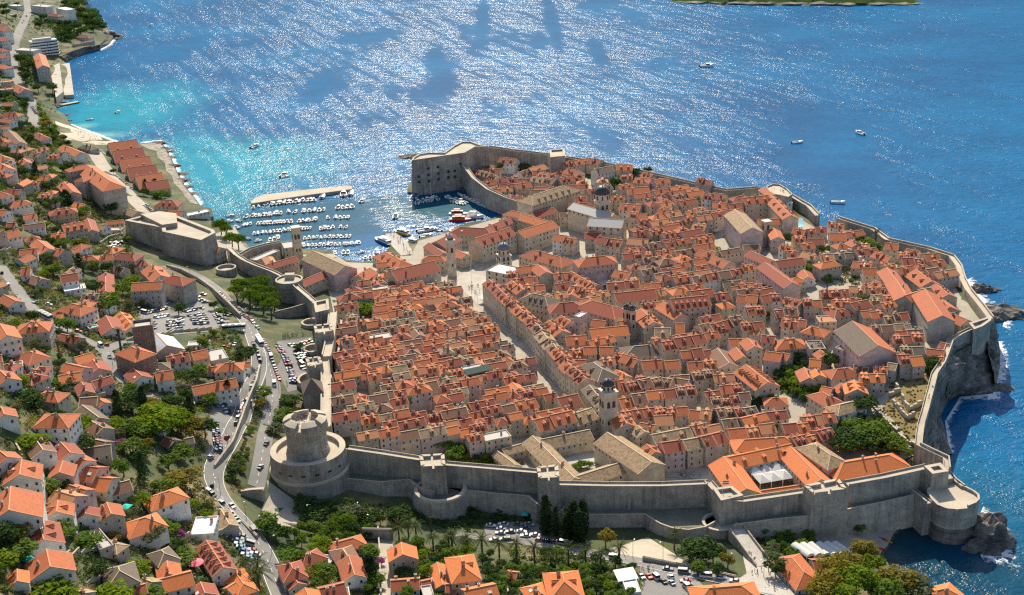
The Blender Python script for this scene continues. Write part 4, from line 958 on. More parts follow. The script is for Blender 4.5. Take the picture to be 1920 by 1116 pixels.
def ridge(zone, x1, y1, x2, y2, w_, eh):
    """two photo points on the ridge -> plan centre, ground height, angle and ridge length"""
    u1, v1 = zp(zone, x1, y1); u2, v2 = zp(zone, x2, y2)
    zg = 10.0
    for _ in range(10):
        zt = zg + eh + w_ / 2 * PIT
        A, B = px(u1, v1, zt), px(u2, v2, zt); C_ = (A + B) / 2
        zg = .5 * zg + .5 * h(C_.x, C_.y)
    d = (B - A).xy
    ang = math.atan2(d.y, d.x)
    if ang > math.pi / 2 + 1e-6: ang -= math.pi
    if ang <= -math.pi / 2 - 1e-6: ang += math.pi
    return C_.x, C_.y, zg, ang, d.length
def house(zone, x1, y1, x2, y2, w_, eh, kind='g', roof='o', wall='w', name='villa', cat='house', **kw):
    x, y, zg, ang, L = ridge(zone, x1, y1, x2, y2, w_, eh)
    if kind == 'h': L += w_ * .92
    L = max(L, 4.0)
    return building(name, cat, x, y, zg, ang, L, w_, eh, kind, roof, wall, **kw)
def row(zone, x1, y1, x2, y2, n, w_, eh, roofs='oooorrrpnb', walls='ccgpw', dorm=(0, 1, 2), name='town_house', cat='town house', kinds='g', **kw):
    x, y, zg, ang, L = ridge(zone, x1, y1, x2, y2, w_, eh)
    cuts = [0] + sorted((i + rnd.uniform(-.18, .18)) / n for i in range(1, n)) + [1]
    ca, sa = math.cos(ang), math.sin(ang)
    for i in range(n):
        s0, s1 = cuts[i] * L - L / 2, cuts[i + 1] * L - L / 2; sm = (s0 + s1) / 2; off = rnd.uniform(-.5, .5)
        X, Y = x + ca * sm - sa * off, y + sa * sm + ca * off
        building(name, cat, X, Y, h(X, Y) * .6 + zg * .4, ang, s1 - s0, w_ + rnd.uniform(-.4, .4), max(3, eh + rnd.uniform(-1.1, 1.1)), rnd.choice(kinds), rnd.choice(roofs), rnd.choice(walls), dorm=min(rnd.choice(dorm), int((s1 - s0) / 2.2)), found=8, maxwin=10, **kw)
# ---------------------------------------------------------------- the large buildings of the old town
def dome_tower(name, label, u, v, zb, w_, zt, dome, cat='bell tower', rd=None, steps=2, lantern=True, octa=False):
    """square belfry with openings, string courses, drum and dome; (u, v) is the foot at height zb"""
    p = px(u, v, zb); t = thing(name, cat, (p.x, p.y, zb), R(20), label)
    a = w_ / 2; H_ = zt - zb; mb = MB()
    mb.box(-a, a, -a, a, -4, H_ * .52, 'cream_wall'); mb.box(-a - .2, a + .2, -a - .2, a + .2, H_ * .52, H_ * .52 + .35, 'window_stone', True)
    mb.box(-a * .96, a * .96, -a * .96, a * .96, H_ * .52 + .35, H_, 'cream_wall'); mb.box(-a - .3, a + .3, -a - .3, a + .3, H_, H_ + .4, 'window_stone', True)
    mb.build('shaft', t)
    for k in range(4):
        for (z, s_) in ((H_ * .74, 1.5), (H_ * .34, 1.0)):
            for e in ((-1, 1) if w_ > 5 else (0,)):
                q = shared(('bell', s_), lambda: belfry(s_)); o = place(q, 'opening', t, (0, 0, 0), k * math.pi / 2)
                o.location = (math.cos(k * math.pi / 2) * e * a * .38 + math.sin(k * math.pi / 2) * a, math.sin(k * math.pi / 2) * e * a * .38 - math.cos(k * math.pi / 2) * a, z)
    if dome:
        rd = rd or a * .85; mb = MB(); mb.lathe([(rd * .92, H_ + .4), (rd * .92, H_ + rd * .9), (rd * 1.05, H_ + rd * .95), (rd * 1.05, H_ + rd * 1.05)], 'cream_wall', 8 if octa else 20)
        for k in range(8):
            an = 2 * math.pi * k / 8 + .39; mb.box(rd * .95 * math.cos(an) - .35, rd * .95 * math.cos(an) + .35, rd * .95 * math.sin(an) - .35, rd * .95 * math.sin(an) + .35, H_ + rd * .35, H_ + rd * .85, 'dark_pane', True)
        mb.build('drum', t)
        mb = MB(); mb.lathe([(rd * 1.04 * math.cos(q_ * math.pi / 2), H_ + rd * 1.05 + rd * 1.05 * math.sin(q_ * math.pi / 2)) for q_ in [i / 10 for i in range(11)]], dome, 24)
        d_ = mb.build('dome', t); smooth(d_.data)
        mb = MB(); z0 = H_ + rd * 2.08; mb.lathe([(.45, z0), (.45, z0 + 1.0), (.1, z0 + 1.5), (.04, z0 + 2.4)], 'grey_wall', 8); mb.build('finial', t)
    return t
def belfry(s_):
    mb = MB(); mb.box(-.5 * s_, .5 * s_, -.06, .1, -1.1 * s_, .7 * s_, 'dark_pane', True)
    q = [(.5 * s_ * math.cos(i * math.pi / 8), -.06, .7 * s_ + .5 * s_ * math.sin(i * math.pi / 8)) for i in range(9)]; mb.poly(q, 'dark_pane')
    mb.box(-.65 * s_, .65 * s_, -.18, .1, -1.3 * s_, -1.1 * s_, 'window_stone', True)
    return mb.mesh('opening')
B = lambda *a, **k: house(*a, **k)
# franciscan friary by the gate
B('O', 985, 0, 985, 1, 1, 1, win=False) if 0 else None
B('J', 1110, -20, 1420, 185, 15, 9.5, 'g', 't', 'c', 'church', 'church', dorm=0, chim=0, maxwin=5, label='long tan-roofed friary church running down to the wall from the green-domed belfry')
B('J', 590, 5, 880, 295, 11, 6, 'g', 't', 'c', 'cloister_wing', 'wing', dorm=0, chim=2, maxwin=8, label='left tan-roofed wing of the sunken friary cloister')
B('J', 900, 285, 1215, 185, 11, 5.5, 'g', 't', 'c', 'cloister_wing', 'wing', dorm=0, chim=0, maxwin=6, label='front tan-roofed wing of the friary cloister just behind the city wall')
B('J', 640, 30, 985, -40, 11, 6, 'g', 't', 'c', 'cloister_wing', 'wing', dorm=0, chim=1, maxwin=8, label='rear tan-roofed wing of the friary cloister')
B('J', 345, 110, 470, 205, 6, 4, 'g', 't', 'c', 'cloister_wing', 'wing', dorm=0, chim=0, label='short low tan wing beside the walled kitchen garden')
B('J', 380, 95, 510, 60, 7, 4.5, 'g', 't', 'c', 'cloister_wing', 'wing', dorm=0, chim=0, label='short tan wing at the left end of the friary')
square('cloister_paving', [zp('J', *p) for p in [(770, 190), (990, 100), (1110, 190), (880, 250)]], 'bright_paving', .3, 4.)
dome_tower('bell_tower', 'square stone belfry with a small dark green dome beside the friary church', 1141, 815, 6, 7.2, 30, 'dark_dome', octa=True)
# convent with the white marquee by the gate
B('K', 360, 150, 520, 370, 14, 9, 'g', 'b', 'g', 'convent_wing', 'wing', dorm=0, chim=2, maxwin=10, label='left bright orange wing of the convent around the white marquee')
B('K', 400, 150, 830, 60, 12, 8, 'g', 'b', 'c', 'convent_wing', 'wing', dorm=3, chim=2, maxwin=12, label='rear bright orange wing of the convent around the white marquee')
B('K', 825, 80, 1040, 305, 12, 8, 'g', 'b', 'c', 'convent_wing', 'wing', dorm=0, chim=1, maxwin=10, label='right bright orange wing of the convent around the white marquee')
B('K', 560, 395, 905, 345, 4.5, 5.5, 'g', 'b', 'c', 'convent_wing', 'wing', dorm=0, chim=0, win=False, label='narrow front orange wing of the convent along the city wall')
B('K', 500, 30, 790, 10, 12, 9, 'h', 'b', 'c', 'convent_wing', 'wing', dorm=0, chim=2, label='hipped bright orange block behind the convent with the marquee')
B('K', 1190, 190, 1520, 135, 15, 6, 'h', 'b', 'c', 'convent_wing', 'house', dorm=0, chim=3, maxwin=5, label='long hipped bright orange roof just behind the seaward city wall')
B('K', 990, 60, 1110, 140, 12, 9, 'h', 't', 'p', 'town_house', 'house', dorm=0, chim=1, label='pink house with rows of dark windows and a tan hipped roof')
B('K', 1140, 150, 1180, 180, 8, 5, 'h', 'b', 'p', 'town_house', 'house', dorm=0, chim=0, label='small orange lean-to roof beside the pink house with the tan roof')
t = thing('marquee', 'marquee', px(*zp('K', 710, 290), 9)[:], R(14), 'white pleated marquee filling the convent courtyard')
mq = MB()
for k in range(4):
    x0, x1 = -11 + 5.5 * k, -5.6 + 5.5 * k
    for y0 in (-9, 0):
        q = [(x0, y0, 3.2), (x1, y0, 3.2), (x1, y0 + 8.8, 3.2), (x0, y0 + 8.8, 3.2)]; c_ = ((x0 + x1) / 2, y0 + 4.4, 5.2)
        for i in range(4): mq.poly([q[i], q[(i + 1) % 4], c_], 'canopy_cloth')
        for p in q: mq.box(p[0] - .1, p[0] + .1, p[1] - .1, p[1] + .1, -2, 3.2, 'white_paint')
mq.build('canopy', t)
# monastery with the belfry near the harbour
B('E', 690, 520, 920, 625, 17, 13, 'g', 't', 'p', 'church', 'church', dorm=0, chim=0, maxwin=4, label='long tan-roofed monastery church beside the slim brown belfry')
B('E', 330, 630, 570, 560, 9, 8, 'g', 'r', 'c', 'cloister_wing', 'wing', dorm=0, chim=1, label='rear red wing of the monastery with the belfry')
B('E', 310, 615, 495, 700, 8, 7, 'g', 'r', 'c', 'cloister_wing', 'wing', dorm=0, chim=0, win=False, label='left red wing of the monastery along the bowed city wall')
B('E', 600, 735, 830, 640, 10, 8, 'g', 'r', 'c', 'cloister_wing', 'wing', dorm=0, chim=0, label='front red wing of the monastery court with dark trees')
B('E', 480, 450, 560, 440, 14, 9, 'f', 'f', 'g', 'chapel', 'building', dorm=0, chim=0, label='blunt stone block left of the slim brown belfry')
B('E', 275, 570, 440, 500, 6, 7, 'f', 'f', 'g', 'cloister_wing', 'wing', dorm=0, chim=0, label='flat-topped grey monastery range facing the moored boats')
B('E', 380, 560, 400, 590, 7, 8, 'h', 'p', 'c', 'chapel', 'building', dorm=0, chim=0, win=False, label='little pale hipped roof at the monastery corner by the boats')
dome_tower('bell_tower', 'slim brown stone monastery belfry in front of the moored boats', 560, 488, 8, 5.6, 32, None)
# customs hall, clock tower, palaces along the harbour
B('E', 1010, 690, 1090, 640, 12, 9, 'g', 'o', 'c', 'palace_wing', 'building', dorm=0, chim=2, label='red wing left of the big palace with the skylight slot')
B('E', 1240, 660, 1540, 590, 17, 13, 'g', 'r', 'c', 'palace', 'palace', dorm=0, chim=2, maxwin=14, label='big red-roofed palace with a long skylight slot left of the clock tower')
B('E', 1500, 555, 1590, 560, 8, 8, 'h', 'o', 'c', 'palace_wing', 'building', dorm=0, chim=0, label='small orange hipped roof between the skylight palace and the clock tower')
dome_tower('clock_tower', 'tall white clock tower with a little bell dome at the end of the main street', 848, 519, 3, 5.0, 29, 'lead_roof', 'clock tower', rd=1.9)
B('E', 1200, 530, 1310, 590, 14, 5, 'h', 'o', 'c', 'fish_hall', 'hall', dorm=3, chim=1, label='orange-roofed hall standing on the quay beside the crowded pier')
B('E', 1140, 605, 1210, 600, 8, 4, 'g', 'o', 'c', 'fish_hall', 'hall', dorm=0, chim=0, label='low orange shed left of the hall on the quay')
B('I', 290, 790, 400, 735, 16, 8, 'g', 'r', 'g', 'arsenal', 'hall', dorm=0, chim=1, label='left red roof of the harbour arsenal beside the crowded pier')
B('I', 450, 690, 640, 700, 14, 9, 'h', 'r', 'g', 'arsenal', 'hall', dorm=0, chim=1, skylight=1, label='rear red hipped roof of the harbour arsenal by the orange boats')
B('I', 560, 770, 800, 695, 15, 13, 'g', 'r', 'c', 'town_hall', 'town hall', dorm=4, chim=0, maxwin=22, sp=3, wsz=1.3, label='long cream town hall with rows of tall windows right of the clock tower')
B('I', 240, 800, 340, 870, 9, 7, 'g', 'r', 'c', 'arsenal', 'hall', dorm=0, chim=0, win=False, label='red lean-to roof between the arsenal and the clock tower')
B('I', 430, 850, 500, 880, 9, 7, 'g', 'o', 'c', 'guard_house', 'building', dorm=0, chim=0, label='low orange guard house with white banners right of the clock tower')
B('I', 860, 720, 1100, 645, 14, 12, 'g', 'o', 'c', 'rector_palace', 'palace', dorm=0, chim=0, maxwin=22, sp=3, wsz=1.3, label='cream arcaded palace with an orange roof around a pale inner court')
B('I', 900, 600, 1090, 655, 12, 12, 'g', 'o', 'c', 'palace_wing', 'wing', dorm=0, chim=0, label='rear orange wing of the arcaded palace')
B('I', 640, 690, 800, 625, 10, 10, 'g', 'r', 'c', 'palace_wing', 'wing', dorm=2, chim=1, label='red wing with white dormers between the harbour and the arcaded palace')
B('I', 815, 575, 880, 590, 10, 13, 'h', 'o', 'w', 'palace_wing', 'wing', dorm=0, chim=0, label='orange pyramid-roofed corner pavilion above the inner boat basin')
B('I', 960, 590, 1110, 555, 11, 9, 'g', 'r', 'c', 'palace_wing', 'wing', dorm=0, chim=0, label='red-roofed range along the harbour wall left of the domed cathedral')
B('I', 960, 470, 1190, 400, 17, 15, 'h', 't', 'c', 'palace', 'palace', dorm=6, chim=0, maxwin=22, sp=3, label='big tan-roofed palace with a row of dormers above the harbour wall')
# cathedral
B('I', 1250, 520, 1530, 600, 13, 15, 'g', 'l', 'c', 'cathedral', 'cathedral', dorm=0, chim=0, maxwin=8, wsz=1.4, sp=4, label='pale cathedral nave roofed in lead in front of the big dark dome')
B('I', 1360, 625, 1600, 640, 15, 14, 'g', 'l', 'c', 'cathedral_transept', 'cathedral', dorm=0, chim=0, maxwin=8, wsz=1.4, sp=4, label='grey lead-roofed transept below the big dark dome')
dome_tower('cathedral_dome', 'big dark dome on a tall round drum over the cathedral', *zp('I', 1450, 640), 12, 9, 26, 'dark_dome', 'dome', rd=5.6)
# church with the blue dome
B('I', 680, 930, 830, 960, 15, 11, 'f', 'l', 'c', 'church', 'church', dorm=0, chim=0, maxwin=8, wsz=1.6, sp=5, label='square pale church under the blue-grey dome near the clock tower')
dome_tower('church_dome', 'blue-grey dome on a drum over the square pale church', *zp('I', 765, 960), 8, 8, 15.5, 'blue_dome', 'dome', rd=4.2)
# jesuit church and college on the hill
B('N', 290, 270, 410, 395, 15, 15, 'g', 't', 'p', 'hill_church', 'church', dorm=0, chim=0, maxwin=6, wsz=1.4, sp=4, label='tall hill church with curved buttresses and a tan gabled roof')
for k in range(5):                                         # curved buttresses
    u, v = zp('N', 240 + k * 22, 330 + k * 30); p = px(u, v, 22); q = MB(); pr_ = []
    for i in range(7): t = i / 6; pr_.append((-5.0 * (1 - t), 8 * t ** .55))
    for s_ in (-.4, .4): q.poly([(x_, s_, z_) for x_, z_ in pr_] + [(0, s_, -8), (-5, s_, -8)], 'cream_wall')
    for i in range(6): (xa, za), (xb, zb) = pr_[i], pr_[i + 1]; q.quad((xa, -.4, za), (xa, .4, za), (xb, .4, zb), (xb, -.4, zb), 'walk_stone')
    o = bpy.data.objects.get('hill_church'); q.build('buttress', o, (-10 + k * 5.2, 8.2, 7)).rotation_euler = (0, 0, R(-90))
B('N', 560, 400, 590, 460, 9, 9, 'g', 'o', 'p', 'chapel', 'chapel', dorm=0, chim=0, label='small orange chapel roof right of the buttressed hill church')
dome_tower('bell_tower', 'short stone belfry right of the buttressed hill church', *zp('N', 505, 500), 15, 5, 30, None)
B('N', 340, 190, 520, 170, 13, 12, 'g', 'o', 'c', 'college_wing', 'wing', dorm=3, chim=1, label='rear orange college wing behind the buttressed hill church')
B('N', 540, 170, 680, 310, 11, 12, 'g', 'o', 'c', 'college_wing', 'wing', dorm=4, chim=1, label='right orange college wing beside the curved sea bastion')
B('N', 490, 115, 560, 165, 8, 10, 'g', 'o', 'c', 'college_wing', 'wing', dorm=0, chim=0, label='short orange college wing reaching the curved sea bastion')
B('N', 450, 340, 700, 330, 10, 8, 'g', 'o', 'c', 'college_wing', 'wing', dorm=0, chim=1, label='front orange college wing right of the buttressed hill church')
B('N', 650, 195, 690, 195, 8, 8, 'f', 'k', 'w', 'annex', 'building', dorm=0, chim=0, label='small white flat roof beside the curved sea bastion')
B('N', 400, 560, 570, 630, 10, 10, 'g', 'r', 'p', 'seminary_wing', 'wing', dorm=0, chim=0, label='upper left red wing of the H-shaped seminary')
B('N', 500, 640, 690, 780, 11, 13, 'g', 'r', 'p', 'seminary_wing', 'wing', dorm=0, chim=0, maxwin=12, label='long front red wing of the H-shaped seminary')
B('N', 570, 630, 760, 605, 10, 10, 'g', 'r', 'c', 'seminary_wing', 'wing', dorm=0, chim=0, label='right red wing of the H-shaped seminary')
B('N', 770, 690, 800, 740, 9, 5, 'g', 'o', 'w', 'seminary_wing', 'house', dorm=0, chim=0, label='small orange roof between white gable walls beside the seminary')
B('N', 345, 520, 460, 515, 8, 8, 'g', 'n', 'c', 'chapel', 'chapel', dorm=0, chim=0, label='brown roof at the foot of the buttressed hill church')
# big barracks-like convents near the cliff corner
B('M', 895, -60, 960, 50, 12, 11, 'g', 'o', 'g', 'convent_wing', 'wing', dorm=0, chim=1, maxwin=12, label='long orange convent wing left of the gap near the cliff corner')
B('N', 1350, 675, 1480, 850, 11, 11, 'g', 'o', 'g', 'convent_wing', 'wing', dorm=0, chim=1, maxwin=12, label='very long orange convent roof beside the shadowed court')
B('N', 1480, 870, 1590, 835, 10, 11, 'g', 'o', 'g', 'convent_wing', 'wing', dorm=0, chim=0, maxwin=6, label='short grey-gabled convent end facing the shadowed court')
B('M', 1095, 10, 1215, 190, 14, 12, 'g', 'o', 'g', 'convent_wing', 'wing', dorm=0, chim=0, maxwin=16, label='tall grey block with a long orange roof nearest the cliff corner')
B('M', 1170, 60, 1270, 130, 12, 7, 'g', 'o', 'g', 'convent_wing', 'wing', dorm=0, chim=3, label='lower orange roofs right of the tall grey block by the cliff corner')
B('M', 1270, 170, 1390, 220, 10, 6, 'g', 'o', 'c', 'convent_wing', 'house', dorm=0, chim=1, label='low orange roof with a yellow awning near the cliff corner')
B('N', 1550, 690, 1660, 770, 13, 7, 'g', 'o', 'g', 'convent_wing', 'house', dorm=2, chim=1, label='orange roof with two slopes behind the very long convent roof')
B('N', 1690, 790, 1780, 860, 11, 6, 'g', 'o', 'c', 'convent_wing', 'house', dorm=1, chim=2, label='orange roof between the convent and the sea wall')
# granary
t = B('M', 590, 230, 770, 400, 20, 12, 'g', 'o', 'p', 'granary', 'granary', dorm=0, chim=0, maxwin=12, label='huge granary with one brown and one orange roof slope')
q = MB(); rm = [o for o in t.children if o.name.startswith('roof')][0]
L_ = max(v.co.x for v in rm.data.vertices); W_ = 10.35
q.quad((-L_ + .3, W_, 12 - .17 + .05), (L_ - .3, W_, 11.88), (L_ - .3, .25, 17 + .0), (-L_ + .3, .25, 17.0), 'sooty_tiles', [(0, 0), (30, 0), (30, 11), (0, 11)])
if t.rotation_euler.z > 0: pass
slope = q.build('brown_slope', rm)
if (Matrix.Rotation(t.rotation_euler.z, 2) @ Vector((0, 1))).x > 0: slope.rotation_euler = (0, 0, math.pi)
B('M', 500, 375, 560, 395, 8, 10, 'f', 't', 'p', 'granary_annex', 'building', dorm=0, chim=0, label='small tan-topped stair block against the granary')
# twin-towered church
B('O', 990, 360, 1250, 335, 13, 10, 'g', 'b', 'c', 'church', 'church', dorm=0, chim=0, maxwin=6, wsz=1.3, sp=4.5, label='white church with a bright orange roof and a row of arched windows')
for (x_, y_) in ((1245, 370), (1285, 380)):
    dome_tower('belfry', 'small belfry with a dark cap, ' + ('left' if x_ < 1260 else 'right') + ' one of the pair on the white church', *zp('O', x_, y_ + 10), 9, 3.4, 23, 'dark_dome', 'bell tower', rd=1.6)
# pink and white palaces round the main street
B('I', 1330, 905, 1470, 890, 14, 14, 'h', 'o', 'p', 'town_palace', 'palace', dorm=0, chim=2, maxwin=16, label='pink four-storey palace with dark shutters in the open market square')
B('I', 970, 850, 1160, 900, 15, 10, 'h', 'o', 'c', 'town_palace', 'palace', dorm=2, chim=2, label='big orange hipped palace right of the blue-domed church')
B('P', 360, 0, 620, -25, 15, 13, 'g', 'r', 'c', 'college', 'palace', dorm=6, chim=0, maxwin=22, sp=3, dsides=(-1,), label='long cream palace with three rows of windows below a dormered red roof')
B('O', 1000, 160, 1150, 200, 16, 11, 'h', 'r', 'c', 'town_palace', 'palace', dorm=0, chim=1, label='broad plain red hipped roof behind the white twin-belfry church')
B('O', 770, 180, 880, 170, 14, 11, 'h', 'r', 'c', 'town_palace', 'palace', dorm=0, chim=1, label='red hipped roof beside the pale tower right of the main street')
B('O', 1160, 110, 1440, 80, 14, 11, 'g', 'r', 'c', 'town_palace', 'palace', dorm=0, chim=2, label='wide red gabled palace beside the awninged market')
B('O', 590, 110, 680, 130, 13, 12, 'h', 's', 'c', 'town_palace', 'palace', dorm=3, chim=1, label='dark-roofed palace with pale dormers near the market square')
B('O', 1290, 480, 1410, 470, 14, 6, 'h', 's', 'p', 'town_palace', 'palace', dorm=0, chim=2, label='low dark grey-brown hipped roof right of the white twin-belfry church')
B('O', 1010, 590, 1080, 640, 13, 12, 'h', 's', 'c', 'town_palace', 'palace', dorm=1, chim=0, label='dark-roofed corner palace on the far side of the main street belfry')
# ---------------------------------------------------------------- rows of town houses measured from the photo
# the uniform fronts on the right side of the main street
st = [zp('O', 290, 20), zp('O', 420, 140), zp('O', 490, 200), zp('O', 570, 270), zp('O', 625, 330), zp('O', 700, 420), zp('O', 760, 500), zp('O', 830, 580), zp('O', 905, 655), zp('O', 960, 705)]
for i, (a, b_) in enumerate(zip(st, st[1:])):
    row('X', a[0], a[1], b_[0], b_[1], 2, 9.5, 13.2, 'rrro' if i not in (4, 5) else 'nto', 'c', (1, 2), floors=3, sp=3.3, wsz=1.25)
row('O', 985, 760, 1075, 870, 2, 9, 11.5, 'ts', 'c', (1, 2), floors=4, sp=2.6)
row('P', 20, 810, 60, 870, 1, 10, 11, 'o', 'c', (2,)); row('P', 130, 880, 180, 920, 1, 9, 10, 't', 'c', (1,)); row('P', 200, 1000, 260, 1050, 1, 9, 10, 'o', 'c', (1,))
for a in [  # zone P
 (150, 60, 240, 150, 2, 12, 12, 'o'), (310, 30, 440, 110, 1, 11, 9, 'o'), (400, 165, 455, 165, 1, 12, 9, 'o'), (250, 215, 360, 215, 1, 12, 8, 't'), (560, 180, 850, 125, 4, 11, 10, 'rrn'), (640, 205, 745, 190, 1, 9, 8, 'o'),
 (600, 245, 690, 235, 1, 9, 9, 'o'), (300, 300, 590, 255, 3, 11, 11, 'r'), (850, 162, 1000, 147, 2, 10, 10, 'rn'), (880, 62, 1010, 52, 2, 10, 9, 'r'), (1080, 82, 1240, 67, 2, 10, 9, 'r'), (1140, 150, 1310, 165, 3, 9, 9, 'or'),
 (770, 275, 890, 270, 2, 9, 10, 'o'), (1000, 265, 1090, 272, 1, 9, 10, 'r'), (430, 372, 640, 350, 3, 10, 10, 'or'), (480, 442, 680, 432, 2, 10, 9, 'or'), (820, 350, 870, 410, 1, 9, 9, 'o'),
 (1030, 370, 1140, 385, 1, 11, 9, 'o'), (1150, 390, 1195, 400, 1, 8, 7, 'o'), (160, 432, 300, 420, 1, 11, 10, 'o'), (320, 440, 420, 432, 1, 10, 10, 'o'), (30, 395, 130, 420, 2, 10, 9, 'o'), (20, 572, 280, 540, 3, 11, 10, 'nr'), (290, 540, 490, 535, 3, 10, 9, 'no'),
 (190, 650, 300, 640, 1, 10, 9, 'b'), (310, 635, 530, 615, 3, 10, 9, 'rn'), (0, 690, 180, 665, 2, 11, 9, 'on'), (20, 790, 330, 750, 4, 10, 9, 'ro'), (340, 775, 480, 765, 2, 10, 8, 'o'), (500, 765, 650, 780, 2, 10, 8, 'po'), (510, 520, 650, 505, 2, 9, 9, 'pn'), (660, 540, 800, 530, 1, 8, 8, 'p'),
 (600, 655, 700, 640, 1, 10, 9, 'r'), (700, 610, 850, 590, 2, 10, 8, 'or'), (640, 692, 910, 670, 4, 8, 8, 'rrn'), (680, 765, 800, 750, 2, 9, 8, 'on'), (810, 765, 950, 740, 2, 10, 8, 'rs'), (720, 850, 820, 840, 1, 9, 8, 's'), (760, 905, 1080, 870, 3, 10, 9, 'op'), (1020, 800, 1165, 785, 1, 9, 5, 'r'),
 (1140, 880, 1320, 862, 2, 10, 8, 'or'), (1290, 810, 1500, 795, 3, 11, 8, 'op'), (1210, 965, 1480, 905, 3, 10, 8, 'or'), (150, 872, 250, 890, 1, 10, 9, 'o'), (230, 940, 490, 890, 1, 12, 9, 't'), (510, 900, 700, 862, 2, 10, 8, 'p'), (300, 1010, 440, 990, 1, 11, 10, 'r'), (450, 985, 560, 965, 1, 11, 10, 't'), (570, 970, 730, 935, 2, 11, 10, 'r'), (250, 815, 370, 808, 1, 11, 9, 'p'),
 (930, 200, 990, 210, 1, 9, 7, 'p'), (1400, 370, 1440, 400, 1, 8, 6, 'o')]:
    row('P', *a[:7], a[7], 'cccgp', (0, 0, 1, 2))
house('P', 900, 275, 950, 330, 9, 13, 'g', 'o', 'c', 'town_house', 'town house', chim=1)
house('P', 1350, 195, 1400, 205, 10, 8, 'h', 'o', 'g', 'town_house', 'town house', chim=1); house('P', 1150, 285, 1230, 280, 12, 8, 'h', 'o', 'g', 'town_house', 'town house', dorm=1)
house('P', 1320, 290, 1430, 285, 11, 9, 'f', 's', 'p', 'town_house', 'town house'); house('P', 1390, 115, 1510, 110, 9, 10, 'f', 'p', 'c', 'town_house', 'town house')
house('P', 690, 345, 770, 445, 11, 9, 'g', 'n', 'c', 'town_house', 'town house', chim=0); house('P', 885, 460, 1040, 580, 14, 9, 'g', 'o', 'c', 'town_palace', 'town house', dorm=9, dsides=(1, -1), chim=2, maxwin=20, label='long orange roof with a whole row of dormers beside the green garden')
house('P', 1335, 420, 1410, 425, 9, 8, 'g', 'b', 'g', 'town_house', 'town house'); house('P', 1295, 480, 1330, 550, 9, 8, 'g', 'o', 'g', 'town_house', 'town house'); house('P', 1370, 490, 1400, 530, 8, 8, 'g', 'b', 'g', 'town_house', 'town house')
house('P', 1520, 490, 1600, 480, 11, 6, 'h', 'o', 'p', 'town_house', 'town house'); house('P', 1640, 565, 1665, 630, 11, 8, 'g', 'b', 'g', 'town_house', 'town house', dorm=2); house('P', 1550, 590, 1590, 620, 9, 7, 'g', 'o', 'p', 'town_house', 'town house')
house('P', 1420, 650, 1470, 680, 11, 8, 'h', 'o', 'c', 'town_house', 'town house'); house('P', 1540, 740, 1635, 715, 10, 7, 'h', 't', 'w', 'town_house', 'town house'); house('P', 1070, 690, 1120, 690, 9, 5, 'h', 'o', 'p', 'town_house', 'town house'); house('P', 1420, 610, 1490, 625, 8, 9, 'g', 'b', 'g', 'town_house', 'town house')
house('P', 1000, 745, 1045, 745, 5, 3, 'f', 'e', 'w', 'shed', 'shed', label='little teal-topped shed beside the green garden')
# zone M: below the granary and towards the ruins
for a in [(380, 20, 560, 15, 3, 9, 8, 'r'), (450, 80, 650, 75, 4, 9, 8, 'or'), (720, 50, 800, 55, 1, 9, 8, 't'), (810, 45, 880, 50, 1, 9, 8, 'o'), (650, 170, 800, 160, 3, 9, 7, 'or'), (810, 195, 970, 185, 3, 9, 7, 'rn'), (720, 270, 870, 265, 2, 9, 8, 'n'), (880, 245, 990, 240, 2, 9, 7, 't'), (890, 290, 1080, 285, 2, 9, 7, 'so'), (870, 330, 1080, 325, 3, 9, 8, 'ro'),
          (900, 470, 980, 465, 1, 11, 8, 'r'), (990, 470, 1075, 465, 1, 11, 8, 'b'), (920, 415, 1085, 410, 2, 9, 6, 's'), (780, 435, 880, 430, 1, 10, 6, 's'), (800, 400, 865, 395, 1, 8, 6, 'b'), (640, 590, 810, 595, 2, 10, 8, 'bo'), (740, 540, 830, 545, 2, 9, 7, 'bo'), (840, 530, 900, 540, 1, 8, 6, 't'), (1110, 415, 1230, 430, 1, 9, 5, 'o'), (1190, 490, 1225, 495, 1, 6, 4, 'o'), (600, 540, 700, 550, 2, 9, 5, 'n'), (1210, 370, 1270, 385, 1, 8, 4, 'r'), (380, 130, 470, 120, 2, 9, 8, 'pr'), (700, 10, 780, 5, 2, 9, 8, 'r'), (40, 150, 200, 150, 3, 9, 8, 'r'), (100, 210, 250, 215, 2, 9, 7, 'o')]:
    row('M', *a[:7], a[7], name='cliffside_house', cat='cliffside house', walls='cggp', dorm=(0, 1, 2))
